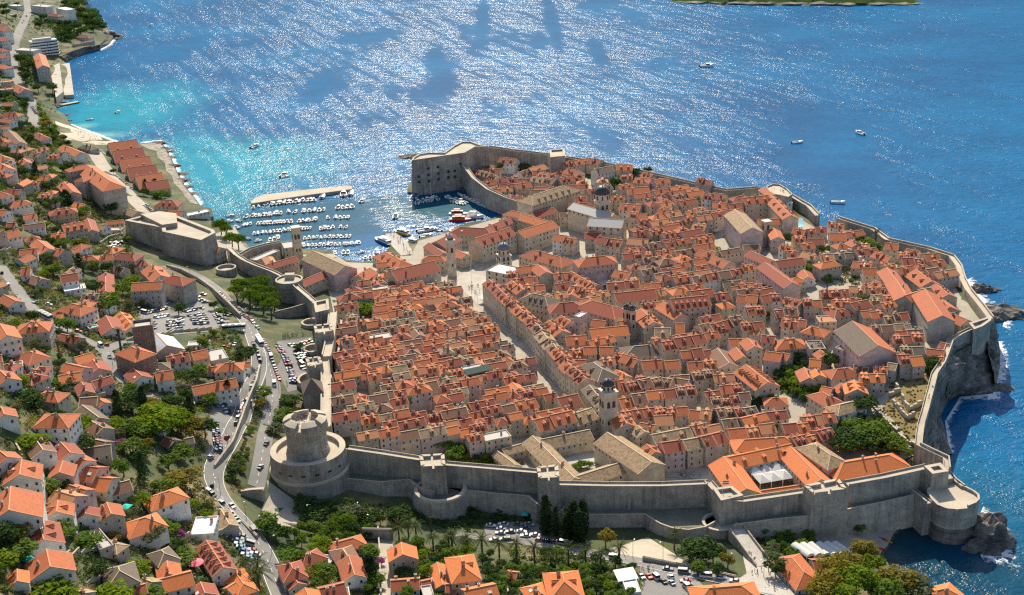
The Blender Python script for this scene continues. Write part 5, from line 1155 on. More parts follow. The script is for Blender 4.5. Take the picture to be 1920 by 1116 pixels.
# zone N: round the hill church, the seminary and the ruined tower
for a in [(45, 550, 160, 580, 2, 10, 9, 'o'), (150, 600, 250, 640, 1, 11, 9, 'o'), (0, 620, 80, 610, 1, 10, 8, 'o'), (-10, 740, 250, 710, 3, 10, 10, 'nro'), (-20, 850, 130, 830, 1, 12, 10, 'r'), (150, 850, 250, 840, 1, 10, 9, 'r'), (200, 760, 330, 750, 1, 9, 7, 's'), (270, 800, 390, 780, 2, 9, 8, 'or'), (400, 770, 480, 780, 1, 8, 8, 'o'), (310, 870, 450, 880, 2, 10, 9, 'o'), (370, 960, 490, 950, 2, 10, 9, 'r'), (470, 880, 600, 870, 2, 10, 9, 'r'),
          (560, 975, 720, 970, 2, 10, 9, 'rn'), (650, 880, 760, 920, 2, 9, 8, 'or'), (760, 900, 890, 895, 2, 9, 8, 'or'), (890, 835, 1080, 830, 3, 9, 8, 'ro'), (970, 895, 1170, 905, 3, 9, 8, 'or'), (1090, 810, 1250, 815, 3, 9, 7, 'op'), (1190, 790, 1350, 830, 3, 9, 7, 'or'), (1260, 760, 1360, 800, 2, 9, 7, 'o'), (1230, 885, 1310, 885, 1, 9, 8, 't'), (1320, 870, 1400, 865, 1, 9, 9, 'o'),
          (700, 410, 780, 420, 1, 9, 6, 'ro'), (690, 460, 780, 460, 1, 9, 7, 'o'), (800, 470, 910, 470, 1, 10, 7, 'r'), (790, 400, 930, 400, 2, 9, 6, 'rn'), (940, 360, 1050, 365, 2, 9, 6, 'o'), (950, 440, 1060, 440, 1, 12, 8, 'o'), (1040, 410, 1110, 430, 1, 8, 6, 'p'), (1100, 490, 1140, 520, 1, 9, 6, 'o'), (1150, 500, 1230, 505, 1, 11, 7, 'p'), (620, 520, 700, 540, 2, 8, 6, 'o'), (660, 560, 730, 565, 1, 9, 7, 'r'), (760, 560, 860, 580, 2, 9, 7, 'pr'), (880, 590, 970, 585, 1, 11, 8, 'p'), (980, 570, 1110, 565, 2, 9, 7, 's'), (1120, 620, 1250, 640, 3, 10, 7, 'o'), (1180, 690, 1280, 690, 1, 11, 6, 'o'),
          (1340, 500, 1430, 505, 1, 10, 7, 'o'), (1270, 570, 1380, 600, 2, 9, 8, 'o'), (1310, 650, 1400, 640, 2, 10, 8, 'o'), (1430, 570, 1510, 575, 2, 9, 6, 'o'), (1450, 620, 1600, 615, 2, 11, 8, 'r'), (1490, 540, 1580, 560, 1, 9, 6, 'or'), (1610, 580, 1710, 575, 1, 13, 8, 'o'),
          (0, 360, 90, 370, 1, 11, 9, 'p'), (0, 260, 90, 250, 2, 10, 8, 'o'), (80, 150, 220, 170, 2, 11, 8, 'r'), (140, 215, 230, 220, 1, 10, 7, 'o'), (30, 50, 130, 60, 2, 9, 8, 'r')]:
    row('N', *a[:7], a[7], name='hilltop_house', cat='hilltop house', walls='ccgpw', dorm=(0, 1, 1, 2))
# zone I: between the harbour fort, the cathedral and the market
for a in [(560, 290, 720, 340, 3, 9, 9, 'rn'), (740, 200, 850, 210, 1, 12, 9, 'r'), (600, 240, 700, 260, 2, 9, 5, 'rn'), (860, 300, 1040, 250, 2, 11, 9, 'np'), (1010, 310, 1130, 330, 2, 9, 9, 'po'), (720, 350, 860, 340, 2, 10, 10, 'or'), (840, 390, 940, 375, 1, 11, 11, 'o'), (960, 340, 1120, 370, 2, 10, 8, 'tn'), (1140, 280, 1300, 310, 2, 11, 8, 'o'), (1170, 240, 1350, 215, 2, 11, 8, 'o'), (1360, 220, 1440, 230, 1, 11, 7, 'r'), (1390, 290, 1510, 270, 1, 11, 10, 'so'), (1550, 260, 1660, 260, 1, 12, 7, 'o'), (1580, 330, 1660, 330, 2, 8, 5, 'o'),
          (1150, 350, 1300, 330, 2, 10, 8, 'r'), (1220, 400, 1350, 400, 2, 9, 8, 'ro'), (1340, 430, 1500, 400, 2, 10, 9, 'rs'), (1620, 420, 1770, 410, 1, 13, 7, 'o'), (1580, 520, 1720, 530, 1, 12, 9, 'o'), (1640, 590, 1760, 600, 2, 10, 9, 'o'), (1120, 750, 1270, 770, 2, 10, 9, 'o'), (1330, 720, 1430, 720, 1, 11, 9, 'r'), (1420, 760, 1590, 780, 2, 12, 9, 'or'), (1630, 760, 1770, 770, 1, 11, 8, 'p'), (1590, 880, 1720, 870, 2, 10, 9, 'r'), (1740, 860, 1800, 860, 1, 10, 8, 'o'), (1540, 990, 1650, 1010, 1, 11, 8, 'o'), (1480, 1080, 1700, 1070, 2, 11, 10, 'r'),
          (850, 970, 990, 950, 1, 11, 9, 'o'), (1000, 960, 1060, 1010, 1, 10, 9, 'o'), (780, 1000, 860, 1000, 1, 10, 9, 'o'), (800, 1050, 990, 1030, 2, 10, 9, 'or'), (1110, 1020, 1230, 1010, 2, 10, 9, 'or'), (1230, 1000, 1370, 1080, 2, 10, 9, 'o'), (1160, 910, 1240, 930, 1, 9, 8, 'o'), (1680, 340, 1786, 350, 1, 11, 7, 'o'), (1740, 310, 1800, 330, 1, 9, 6, 'r'), (650, 1080, 780, 1090, 2, 9, 9, 'or')]:
    row('I', *a[:7], a[7], name='harbour_house', cat='harbour house', walls='ccgpw', dorm=(0, 1, 2))
# zone O: right of the main street, behind its front row
for a in [(440, 20, 520, 80, 2, 10, 10, 'o'), (530, 50, 670, 40, 2, 10, 10, 'op'), (700, 290, 800, 360, 2, 11, 10, 'o'), (820, 420, 960, 410, 1, 12, 9, 'o'), (850, 500, 1030, 490, 2, 10, 9, 'o'), (860, 560, 960, 560, 1, 10, 9, 'o'), (1060, 490, 1150, 490, 1, 9, 9, 'o'), (1060, 580, 1160, 570, 1, 9, 8, 'p'), (860, 60, 1030, 80, 3, 10, 9, 'op'), (860, 110, 900, 40, 1, 9, 9, 'o'), (1010, 290, 1100, 300, 1, 9, 9, 'o'), (1040, 230, 1180, 220, 2, 10, 9, 'or'), (790, 260, 860, 300, 1, 10, 9, 'o'), (1120, 740, 1220, 720, 1, 11, 9, 'o'), (1240, 740, 1480, 690, 3, 10, 10, 'nr'), (1500, 690, 1680, 720, 2, 10, 9, 'nr'), (1170, 640, 1240, 680, 1, 8, 7, 'b'), (1110, 30, 1330, 20, 3, 9, 9, 'po'), (1350, 30, 1500, 40, 2, 9, 9, 'o'), (1170, 530, 1320, 560, 2, 9, 8, 'o'), (1420, 440, 1480, 430, 1, 9, 8, 'o'), (960, 20, 1040, 50, 1, 9, 9, 'o')]:
    row('O', *a[:7], a[7], 'ccgp', (0, 1, 2))
house('O', 905, 230, 945, 240, 8, 15, 'f', 'k', 'p', 'town_house', 'town house', label='pale pink block with a white top rising between red roofs')
# the large tan and orange houses at the left foot of the main street
for a in [(600, 990, 860, 930, 2, 13, 10, 'o'), (850, 950, 1000, 900, 1, 13, 10, 't'), (760, 830, 900, 800, 1, 13, 10, 'r'), (440, 870, 600, 830, 2, 10, 9, 'ro')]: row('O', *a[:7], a[7], 'cg', (1, 2))

# ---------------------------------------------------------------- the dense grid of lanes left of the main street
A_, B_ = gp(1178, 845), gp(878, 535); d0 = (B_ - A_).xy.normalized(); n0 = Vector((-d0.y, d0.x))
if n0.x > 0: n0 = -n0
LEN = (B_ - A_).xy.length
REG = [(642, 550), (660, 535), (700, 512), (745, 500), (842, 522), (862, 540), (905, 590), (1000, 690), (1090, 778), (1100, 800), (985, 790), (930, 800), (945, 822), (850, 808), (835, 802), (760, 822), (660, 822), (640, 800), (636, 760), (640, 640)]
HOLE = [[(650, 560), (702, 566), (712, 592), (662, 598)], [(640, 706), (690, 700), (700, 726), (640, 742)], [(745, 735), (800, 732), (800, 758), (748, 760)], [(655, 785), (720, 778), (712, 808), (660, 806)], [(860, 715), (925, 708), (928, 735), (878, 745)]]
rg = random.Random(21)
def clash(x, y, ca, sa, a, b_, tol=.75):
    for (X, Y, c2, s2, A2, B2) in HOUSES:
        if abs(X - x) > 30 or abs(Y - y) > 30: continue
        for (px_, py_) in ((0, 0), (a * .8, 0), (-a * .8, 0), (0, b_ * .8), (0, -b_ * .8), (a * .8, b_ * .8), (-a * .8, b_ * .8), (a * .8, -b_ * .8), (-a * .8, -b_ * .8)):
            wx, wy = x + px_ * ca - py_ * sa - X, y + px_ * sa + py_ * ca - Y
            if abs(wx * c2 + wy * s2) < A2 * tol and abs(-wx * s2 + wy * c2) < B2 * tol: return True
    return False
def lanes(REG, HOLE, sgn, srange, trange, name, cat, roofs, walls, pitch_=19.2, rows_=((0, 8.2), (8.4, 7.6)), ehr=(7.2, 11.2), keep=.96, hipp=.14, shift=0., wds=(6.5, 7.5, 8.5, 9.5, 11, 13), tol=.75):
    ang0 = math.atan2(-n0.y, -n0.x); s_ = srange[0]
    while s_ < srange[1]:
        for k, (so_, wd) in enumerate(rows_):
            t_ = trange[0] + rg.uniform(0, 3)
            while t_ < trange[1]:
                wdt = rg.choice(wds)
                c_ = A_.xy + d0 * (s_ + so_) + n0 * sgn * (t_ + wdt / 2 + 2.0); zg = h(c_.x, c_.y); eh = rg.uniform(*ehr)
                W_ = wd + rg.uniform(-.5, .5)
                uv = pr((c_.x, c_.y, zg + eh + 2))
                an = ang0 + shift + rg.uniform(-.05, .05); kd = 'g'; L_ = wdt
                if rg.random() < hipp: kd = 'h'
                if rg.random() < .12 and wdt < 8: an += math.pi / 2; L_, W_ = W_, wdt
                ok = inpoly(uv[0], uv[1], REG) and not any(inpoly(uv[0], uv[1], H2) for H2 in HOLE) and not clash(c_.x, c_.y, math.cos(an), math.sin(an), L_ / 2, W_ / 2, tol)
                if ok and rg.random() < keep:
                    if kd == 'g' and rg.random() < .015: kd = 'f'
                    building(name, cat, c_.x, c_.y, zg, an, L_, W_, eh, kd, rg.choice(roofs) if kd != 'f' else 'f', rg.choice(walls), dorm=rg.choice((0, 0, 1, 1, 2)) if L_ > 6 else rg.choice((0, 1)), rr=rg, found=9, maxwin=7)
                t_ += wdt + rg.choice((.05, .05, .05, .6))
        s_ += pitch_
lanes(REG, HOLE, 1, (-25, LEN + 30), (3.2, 175), 'terraced_house', 'terraced house', 'oooobrrrpnnt', 'cccggp', 17.7, ehr=(6.2, 9.6))
# whatever ground the measured rows on the right leave free inside the walls
REG2 = [(930, 560), (960, 510), (1000, 505), (1080, 480), (1180, 470), (1180, 420), (1160, 330), (1190, 323), (1290, 343), (1362, 359), (1400, 362), (1360, 440), (1420, 520), (1500, 440), (1580, 425), (1645, 447), (1700, 468), (1770, 492), (1800, 540), (1800, 600), (1760, 560), (1660, 600), (1730, 700), (1640, 690), (1560, 690), (1500, 640), (1440, 690), (1470, 790), (1540, 850), (1340, 850), (1250, 850), (1160, 770), (1060, 680), (1000, 620)]
HOLE2 = [[zp('M', *p) for p in [(830, 560), (1180, 540), (1180, 720), (900, 720)]], [zp('P', *p) for p in [(1080, 440), (1270, 440), (1480, 560), (1480, 640), (1350, 700), (1390, 800), (1160, 790), (960, 740), (960, 620), (1080, 560)]],
         [zp('N', *p) for p in [(90, 300), (230, 290), (250, 480), (200, 560), (60, 560), (100, 400)]], [zp('N', *p) for p in [(820, 640), (1200, 640), (1200, 800), (740, 810), (720, 740), (860, 700)]],
         [zp('I', *p) for p in [(1230, 860), (1310, 880), (1300, 1000), (1400, 1110), (1450, 1100), (1480, 1040), (1250, 980)]], [zp('N', *p) for p in [(1480, 880), (1600, 860), (1600, 1000), (1480, 1000)]], [(1100, 395), (1180, 395), (1180, 470), (1080, 470)], [zp('M', *p) for p in [(930, 90), (1080, 60), (1100, 330), (1040, 330), (960, 180)]],
         [zp('I', *p) for p in [(1480, 340), (1580, 330), (1600, 430), (1500, 440)]], [zp('N', *p) for p in [(600, 420), (690, 380), (680, 480), (620, 520)]], [zp('N', *p) for p in [(860, 480), (1000, 500), (960, 560), (850, 550)]], [zp('N', *p) for p in [(1120, 450), (1320, 440), (1330, 560), (1240, 570)]]]
lanes(REG2, HOLE2, -1, (-40, LEN + 230), (14, 330), 'lane_house', 'lane house', 'ooobrrpn', 'cccggp', 17.5, ((0, 9.0), (8.6, 8.0)), (7.5, 10.5), wds=(8.5, 10, 11.5, 13, 15), tol=.98)
REG3 = [(885, 318), (960, 312), (1040, 318), (1160, 330), (1170, 400), (1060, 400), (1000, 390), (930, 360)]
lanes(REG3, [[zp('I', *p) for p in [(790, 260), (960, 240), (960, 290), (800, 330)]]], -1, (LEN - 60, LEN + 300), (0, 300), 'lane_house', 'lane house', 'oorrpn', 'ccgp', 17.5, ((0, 9.0), (8.6, 8.0)), (7.5, 10.5), shift=-.35, wds=(8.5, 10, 11.5, 13, 15), tol=.9)
# ---------------------------------------------------------------- villas and blocks on the hillside outside the walls
def V(zone, L):
    for a in L:
        x1, y1, x2, y2, w_, eh, kd, rf, wl = a[:9]; k = a[9] if len(a) > 9 else {}
        k = dict(dict(found=9), **k); house(zone, x1, y1, x2, y2, w_, eh, kd, rf, wl, **k)
V('D', [(255, 35, 300, 100, 9, 5, 'g', 'n', 'w'), (0, 110, 50, 150, 10, 6, 'g', 'o', 'w'), (152, 172, 138, 272, 13, 7, 'g', 'o', 'w', dict(skylight=1, dorm=1)), (75, 360, 62, 520, 19, 7, 'g', 'o', 'w', dict(skylight=1, chim=3, maxwin=6)),
 (425, 50, 490, 120, 10, 5, 'g', 'r', 'w'), (500, 122, 600, 175, 8, 5, 'g', 'o', 'w'), (440, 180, 415, 255, 9, 6, 'g', 'o', 'p'), (600, 215, 690, 225, 12, 5, 'g', 'o', 'p', dict(skylight=1)), (660, 290, 780, 300, 11, 5, 'g', 'b', 'c'), (610, 20, 740, 45, 9, 4, 'g', 'n', 'g'), (570, 95, 770, 65, 8, 3, 'g', 's', 'g'),
 (385, 385, 530, 425, 10, 6, 'g', 'p', 'p'), (480, 345, 600, 380, 8, 6, 'g', 'o', 'p', dict(skylight=1)), (405, 455, 395, 530, 10, 6, 'g', 'o', 'w', dict(dorm=1)), (592, 495, 598, 545, 9, 4, 'g', 'r', 'w'), (760, 350, 900, 312, 9, 4, 'g', 'n', 'g'),
 (1100, 415, 1185, 385, 11, 6, 'h', 'b', 'w', dict(chim=1)), (960, 590, 1020, 570, 12, 6, 'h', 'b', 'w', dict(chim=1)), (745, 470, 775, 545, 9, 7, 'g', 'o', 'g'), (270, 590, 305, 725, 12, 7, 'g', 'r', 'w', dict(dorm=2, skylight=1)), (325, 800, 350, 915, 14, 8, 'g', 'o', 'w', dict(chim=1, label='white villa with a plain orange gable beside the green parasol')),
 (120, 938, 122, 1015, 6, 3, 'g', 'b', 'w', dict(win=False, chim=0)), (825, 915, 835, 950, 11, 5, 'h', 's', 'g', dict(chim=0)), (1125, 800, 1148, 825, 8, 6, 'h', 's', 'p', dict(chim=0)), (1165, 880, 1180, 965, 8, 5, 'g', 'o', 'w'), (1100, 1010, 1330, 952, 10, 5, 'g', 'b', 'w', dict(chim=0)), (1440, 735, 1560, 920, 9, 5, 'g', 'r', 'w', dict(dorm=5, dsides=(1, -1))),
 (1340, 580, 1500, 570, 13, 4, 'f', 'k', 'w', dict(chim=1, label='low house with a big white flat roof beside the steep road')), (1540, 515, 1600, 620, 7, 3, 'g', 't', 'g', dict(win=False)), (1400, 1030, 1430, 1100, 9, 5, 'g', 'r', 'w', dict(skylight=1)), (1640, 950, 1700, 1040, 8, 4, 'h', 'b', 'c'), (1585, 1065, 1640, 1030, 6, 3, 'g', 'b', 'c'),
 (1000, 1000, 1060, 1025, 8, 4, 'g', 't', 'g'), (925, 1065, 1010, 1040, 7, 4, 'g', 'o', 'w'), (520, 1085, 600, 1105, 8, 4, 'g', 't', 'g'), (640, 640, 740, 760, 5, 3.5, 'f', 'f', 'g'), (740, 740, 810, 760, 6, 3, 'h', 't', 'g')])
V('G', [(640, 835, 690, 815, 9, 4, 'h', 'r', 'g'), (870, 745, 980, 715, 9, 5, 'h', 'o', 'g'), (905, 790, 940, 850, 9, 5, 'h', 'n', 'g'), (945, 840, 985, 970, 9, 6, 'g', 'o', 'w', dict(chim=1, label='orange gabled villa with white end wall left of the long pale path')), (540, 895, 555, 930, 9, 6, 'h', 'r', 'g'), (560, 985, 590, 1030, 7, 4, 'g', 'r', 'g'),
 (1310, 750, 1322, 830, 11, 9, 'g', 'b', 'g', dict(label='tall stone villa with a bright orange roof and dark red front gable by the path')), (1240, 1015, 1435, 1000, 8, 4, 'g', 'o', 'w', dict(chim=3)), (740, 1070, 910, 1030, 9, 5, 'g', 'r', 'w'), (640, 1068, 662, 1116, 9, 5, 'g', 'b', 'w'), (860, 1085, 950, 1070, 10, 4, 'f', 'p', 'w'), (1562, 890, 1600, 1040, 6, 3, 'g', 'b', 'c', dict(win=False)), (1450, 1020, 1530, 1003, 6, 3, 'g', 'o', 'c'), (1460, 1060, 1520, 1050, 7, 3, 'f', 'f', 'p'), (720, 835, 830, 845, 6, 3, 'f', 'f', 'w')])
V('J', [(90, 850, 112, 925, 11, 8, 'h', 'b', 'p', dict(dorm=1, dsides=(1,))), (115, 1085, 330, 1040, 10, 5, 'g', 'b', 'c', dict(skylight=1)), (797, 965, 812, 1030, 13, 8, 'h', 'b', 'c', dict(dorm=1, chim=1)), (610, 1052, 650, 1105, 9, 5, 'h', 'b', 'c', dict(skylight=1)), (430, 950, 465, 955, 5, 3, 'g', 'o', 'c'), (1230, 1020, 1330, 1010, 9, 3, 'f', 'k', 'w', dict(win=False, chim=0)), (5, 1040, 45, 1040, 6, 3, 'g', 'o', 'c')])
V('K', [(835, 850, 925, 960, 12, 4, 'h', 'o', 'p', dict(chim=0, label='orange-roofed seaside restaurant with white barrel canopies behind it')), (250, 1068, 490, 1048, 13, 5, 'h', 'b', 'c', dict(chim=1)), (1840, 1085, 1920, 1065, 14, 5, 'h', 'b', 'w'), (980, 870, 1050, 865, 9, 3, 'g', 'r', 'c', dict(chim=0))])
V('C', [(205, 240, 260, 235, 13, 8, 'h', 'o', 'g', dict(dorm=2)), (0, 250, 50, 330, 12, 8, 'g', 'o', 'w'), (30, 50, 110, 92, 9, 5, 'g', 'o', 'w'), (500, 110, 565, 125, 12, 8, 'h', 'o', 'w', dict(dorm=1)), (420, 150, 450, 165, 8, 4, 'h', 'o', 'w'), (740, 195, 785, 280, 12, 4, 'g', 'r', 'w', dict(chim=0)), (840, 170, 925, 265, 9, 4, 'g', 'b', 'w', dict(dorm=3)), (205, 440, 235, 455, 11, 5, 'h', 'o', 'w'),
 (520, 485, 640, 450, 9, 6, 'g', 'b', 'w'), (460, 525, 590, 555, 9, 6, 'g', 'o', 'p'), (650, 500, 690, 560, 11, 6, 'g', 'r', 'p'), (640, 655, 770, 615, 8, 5, 'g', 'r', 'p'), (572, 660, 600, 720, 7, 5, 'g', 'r', 'p'), (915, 410, 965, 430, 12, 11, 'h', 'o', 'b', dict(label='tall brown stone villa under an orange hipped roof beside the brick tower')), (1085, 315, 1165, 400, 17, 5, 'g', 'm', 'g', dict(win=False, chim=0, label='hall with a pale grey metal roof behind the brick tower')),
 (1160, 480, 1310, 450, 10, 5, 'g', 'r', 'w', dict(dorm=2)), (1335, 450, 1440, 427, 10, 5, 'g', 'o', 'g'), (930, 560, 990, 612, 10, 5, 'g', 'r', 'w', dict(skylight=1)), (1030, 600, 1065, 600, 6, 4, 'g', 'o', 'w'), (1085, 590, 1200, 572, 10, 7, 'g', 'o', 'w', dict(chim=2)), (1565, 525, 1630, 520, 10, 6, 'h', 'o', 'w', dict(chim=2)), (1680, 520, 1745, 515, 6, 4, 'g', 'o', 'w'), (1340, 690, 1640, 628, 10, 7, 'g', 'o', 'w', dict(chim=2)),
 (1400, 562, 1510, 545, 5, 3, 'g', 'o', 'c'), (560, 770, 680, 760, 9, 4, 'g', 'n', 'g'), (575, 820, 690, 905, 8, 4, 'g', 's', 'g', dict(chim=0)), (640, 930, 720, 975, 9, 4, 'g', 'n', 'g'), (680, 770, 730, 800, 7, 4, 'g', 'o', 'w'), (355, 880, 415, 880, 12, 8, 'h', 'o', 'w', dict(chim=2)), (0, 590, 60, 645, 10, 6, 'g', 'o', 'w'), (1075, 530, 1130, 522, 8, 3, 'h', 's', 'g'), (95, 510, 150, 500, 7, 3, 'f', 't', 'w'), (1160, 1040, 1220, 1060, 7, 3, 'g', 'n', 'g'), (1290, 1050, 1340, 1040, 6, 3, 'g', 's', 'g'),
 (10, 830, 30, 880, 9, 4, 'g', 'o', 'w'), (1310, 370, 1460, 360, 6, 3, 'f', 'f', 'w'), (1490, 400, 1530, 470, 9, 3, 'f', 'f', 'g'), (640, 250, 650, 260, 5, 3, 'f', 'e', 'w')])
V('B', [(0, 95, 60, 130, 11, 8, 'g', 'o', 'w'), (130, 40, 190, 90, 9, 5, 'g', 'o', 'w'), (445, 225, 510, 295, 11, 7, 'g', 'o', 'g'), (600, 105, 770, 225, 17, 17, 'h', 'o', 'g', dict(chim=3, maxwin=22, sp=3.4, label='tall grey apartment block with several orange roof wings above the harbour road')), (500, 125, 580, 108, 9, 15, 'h', 'o', 'g', dict(label='left rear wing of the tall grey apartment block')), (570, 195, 640, 165, 9, 15, 'h', 'o', 'g', dict(label='middle wing of the tall grey apartment block')),
 (100, 365, 160, 352, 10, 6, 'h', 'o', 'w'), (0, 420, 45, 425, 10, 6, 'g', 'o', 'w'), (0, 295, 50, 312, 9, 5, 'g', 'o', 'w'), (390, 418, 480, 405, 11, 7, 'h', 'r', 'o', dict(dorm=2)), (160, 460, 250, 445, 9, 6, 'g', 'o', 'w'), (430, 530, 590, 500, 13, 8, 'g', 'o', 'g', dict(dorm=3)), (610, 480, 640, 560, 9, 6, 'g', 'r', 'g'), (160, 530, 310, 510, 8, 4, 'g', 'n', 'w'), (20, 580, 120, 555, 12, 6, 'g', 'o', 'w'), (260, 630, 340, 692, 11, 5, 'g', 'o', 'w'), (140, 702, 260, 690, 9, 4, 'g', 'o', 'w'), (130, 765, 210, 730, 9, 4, 'g', 'o', 'w'), (385, 690, 445, 700, 11, 7, 'g', 'o', 'g'),
 (150, 828, 210, 822, 12, 6, 'g', 'o', 'w'), (225, 880, 290, 902, 10, 4, 'g', 'n', 'g'), (420, 880, 540, 862, 11, 8, 'g', 'r', 'w', dict(label='red villa behind white louvred terraces')), (440, 950, 590, 925, 9, 5, 'f', 'k', 'w', dict(label='white louvred flat terraces in front of the red-roofed villa')), (690, 742, 780, 728, 10, 5, 'g', 'o', 'w'), (840, 722, 920, 727, 11, 8, 'h', 'r', 'p'), (910, 790, 1000, 765, 10, 5, 'g', 'r', 'p'), (735, 860, 738, 990, 9, 4, 'g', 'r', 'w'), (1050, 805, 1125, 880, 13, 7, 'g', 'o', 'w', dict(dorm=1)), (925, 932, 1130, 920, 12, 11, 'g', 'o', 'g', dict(maxwin=16)), (1200, 880, 1265, 890, 12, 12, 'h', 'r', 'g', dict(chim=1, maxwin=16)),
 (900, 412, 960, 432, 11, 6, 'g', 't', 'c'), (1135, 355, 1205, 355, 12, 7, 'h', 'r', 'c', dict(dorm=2)), (1180, 425, 1275, 430, 10, 4, 'g', 'o', 'w'), (660, 520, 740, 530, 8, 4, 'g', 't', 'w'), (50, 515, 110, 510, 8, 4, 'g', 'r', 'w'), (1300, 440, 1450, 410, 7, 4, 'f', 'k', 'w'), (740, 505, 860, 490, 6, 3, 'g', 'o', 'c'), (750, 540, 850, 540, 6, 3, 'f', 'f', 'c'), (500, 700, 540, 690, 7, 4, 'g', 'o', 'w'), (800, 815, 870, 830, 8, 4, 'g', 'n', 'c'), (0, 40, 50, 60, 11, 6, 'g', 'o', 'w'), (255, 120, 320, 108, 8, 4, 'g', 'p', 'w'), (1440, 670, 1540, 685, 10, 8, 'g', 'o', 'c', dict(chim=0, label='small orange-roofed gate house against the big grey gate fortress'))])
V('A', [(270, 370, 300, 455, 14, 15, 'g', 'o', 'g', dict(chim=1, label='grey villa with an orange gable below the white seafront hotel')), (345, 95, 410, 100, 10, 8, 'h', 'r', 'w'), (560, 245, 620, 250, 9, 5, 'h', 'r', 'w'), (110, 590, 175, 620, 15, 8, 'g', 'o', 'p'), (40, 785, 110, 785, 11, 6, 'h', 'r', 'w'), (20, 825, 90, 835, 9, 5, 'g', 'o', 'w'), (60, 910, 140, 990, 11, 5, 'g', 'n', 'w'), (255, 925, 305, 950, 10, 5, 'h', 'r', 'w'), (440, 1012, 560, 1060, 11, 7, 'g', 'o', 'w'), (-5, 255, 30, 265, 11, 8, 'h', 'r', 'w'), (-5, 335, 25, 340, 10, 8, 'h', 'r', 'w'), (-5, 375, 30, 385, 10, 7, 'h', 'r', 'w'), (-5, 445, 40, 455, 12, 8, 'h', 'o', 'w'), (0, 150, 20, 160, 10, 8, 'h', 'r', 'w'), (0, 185, 40, 195, 12, 8, 'h', 'r', 'w'),
 (0, 555, 90, 545, 10, 9, 'f', 'p', 'o'), (0, 610, 90, 600, 9, 5, 'f', 'p', 'c'), (30, 715, 100, 720, 9, 4, 'g', 'o', 'c'), (120, 320, 255, 330, 14, 9, 'f', 'f', 'w', dict(label='white flat-roofed block between the coast road and the seafront hotel')), (240, 15, 350, 25, 16, 14, 'f', 'f', 'w', dict(label='white flat-roofed hotel wing at the top of the wooded headland')), (420, 35, 490, 50, 14, 18, 'f', 'k', 'w', dict(label='tall white flat-roofed tower house among the dark headland trees')), (75, 20, 140, 25, 12, 6, 'f', 'k', 'w'), (510, 300, 650, 275, 6, 4, 'f', 't', 'g'), (120, 1085, 190, 1100, 10, 5, 'g', 'o', 'w'), (0, 1080, 60, 1100, 9, 5, 'g', 'o', 'w'), (585, 1010, 640, 1020, 9, 4, 'h', 's', 'g')])
# seafront hotel: white slab with balcony bands
W = [px(*zp('A', *p), 30) for p in [(190, 260), (372, 212), (372, 245), (215, 290)]]
a, b_ = px(*zp('A', 205, 290), 28), px(*zp('A', 388, 268), 28); d = (b_ - a).xy; L_ = d.length; c_ = (a + b_) / 2
t = thing('seafront_hotel', 'hotel', (c_.x, c_.y, 3), math.atan2(d.y, d.x), 'long white seafront hotel with bands of dark balconies')
mb = MB(); mb.box(-L_ / 2, L_ / 2, -7, 7, -6, 25, 'white_wall'); mb.build('body', t)
q = MB(); q.box(-L_ / 2 + 4, L_ / 2 - 6, -4, 4, 25.05, 27.5, 'flat_roof'); q.build('penthouse', t)
for f_ in range(6):
    for k in range(10):
        q = shared('balc', lambda: (lambda m_: (m_.box(-1.9, 1.9, -.05, .3, 0, 2.3, 'dark_pane', True), m_.box(-2.1, 2.1, -1.3, .1, -.15, .9, 'white_paint', True), m_.mesh('balcony'))[-1])(MB()))
        place(q, 'balcony', t, (-L_ / 2 + L_ * (k + .5) / 10, -7, 2.5 + f_ * 3.7))
        if k < 3: place(q, 'balcony', t, (L_ / 2, -4.6 + k * 4.6, 2.5 + f_ * 3.7), math.pi / 2)
# bathing terraces below the hotel
for k, (P_, lab) in enumerate([([(415, 450), (485, 440), (515, 660), (450, 665), (430, 560)], 'pale bathing terrace with sunshades at the water below the hotel'), ([(345, 470), (415, 440), (440, 640), (390, 680)], 'long upper terrace below the hotel')]):
    W = [px(*zp('A', *p), 4 + 4 * k) for p in P_]
    if sum(a.x * b2.y - b2.x * a.y for a, b2 in zip(W, W[1:] + W[:1])) < 0: W = W[::-1]
    mb = MB(); mb.prism([(p.x, p.y) for p in W], -2, 4 + 4 * k, 'cream_wall', 'bright_paving'); tag(mb.build('bathing_terrace'), lab, 'terrace')
# the row of long stone warehouses by the beach
for i, (x1, y1, x2, y2) in enumerate([(203, 268, 256, 261), (211, 283, 268, 276), (224, 299, 281, 292), (238, 315, 292, 308), (254, 330, 303, 323), (273, 342, 314, 336)]):
    k = ['first', 'second', 'third', 'fourth', 'fifth', 'last'][i]
    house('X', x1, y1, x2, y2, 31 if i < 5 else 20, 5, 'g', 'r' if i % 2 else 'o', 'c', 'warehouse', 'warehouse', dorm=2 if i < 5 else 0, chim=0, dsides=(-1,), maxwin=6, label=k + ' red-roofed stone warehouse of the seaside row, counted from the beach')
# brick tower by the metal hall
t = thing('brick_tower', 'tower', gp(*zp('C', 1030, 500))[:], R(15), 'old brown brick tower with a flat top beside the grey metal hall')
mb = MB(); mb.box(-5, 5, -5, 5, -6, 19, 'brick_wall'); mb.box(-3.6, 3.6, -3.6, 3.6, 19, 19.02, 'flat_roof'); mb.build('shaft', t)
for s_ in ((-5, -4.3, -5, 5), (4.3, 5, -5, 5), (-4.3, 4.3, -5, -4.3), (-4.3, 4.3, 4.3, 5)): q = MB(); q.box(*s_, 19, 20.3, 'brick_wall'); q.build('parapet', t)
for z in (6, 11, 16):
    for x_ in (-2.2, 2.2): place(win_mesh('dark'), 'window', t, (x_, -5, z), 0, (1, 1, 1.2))
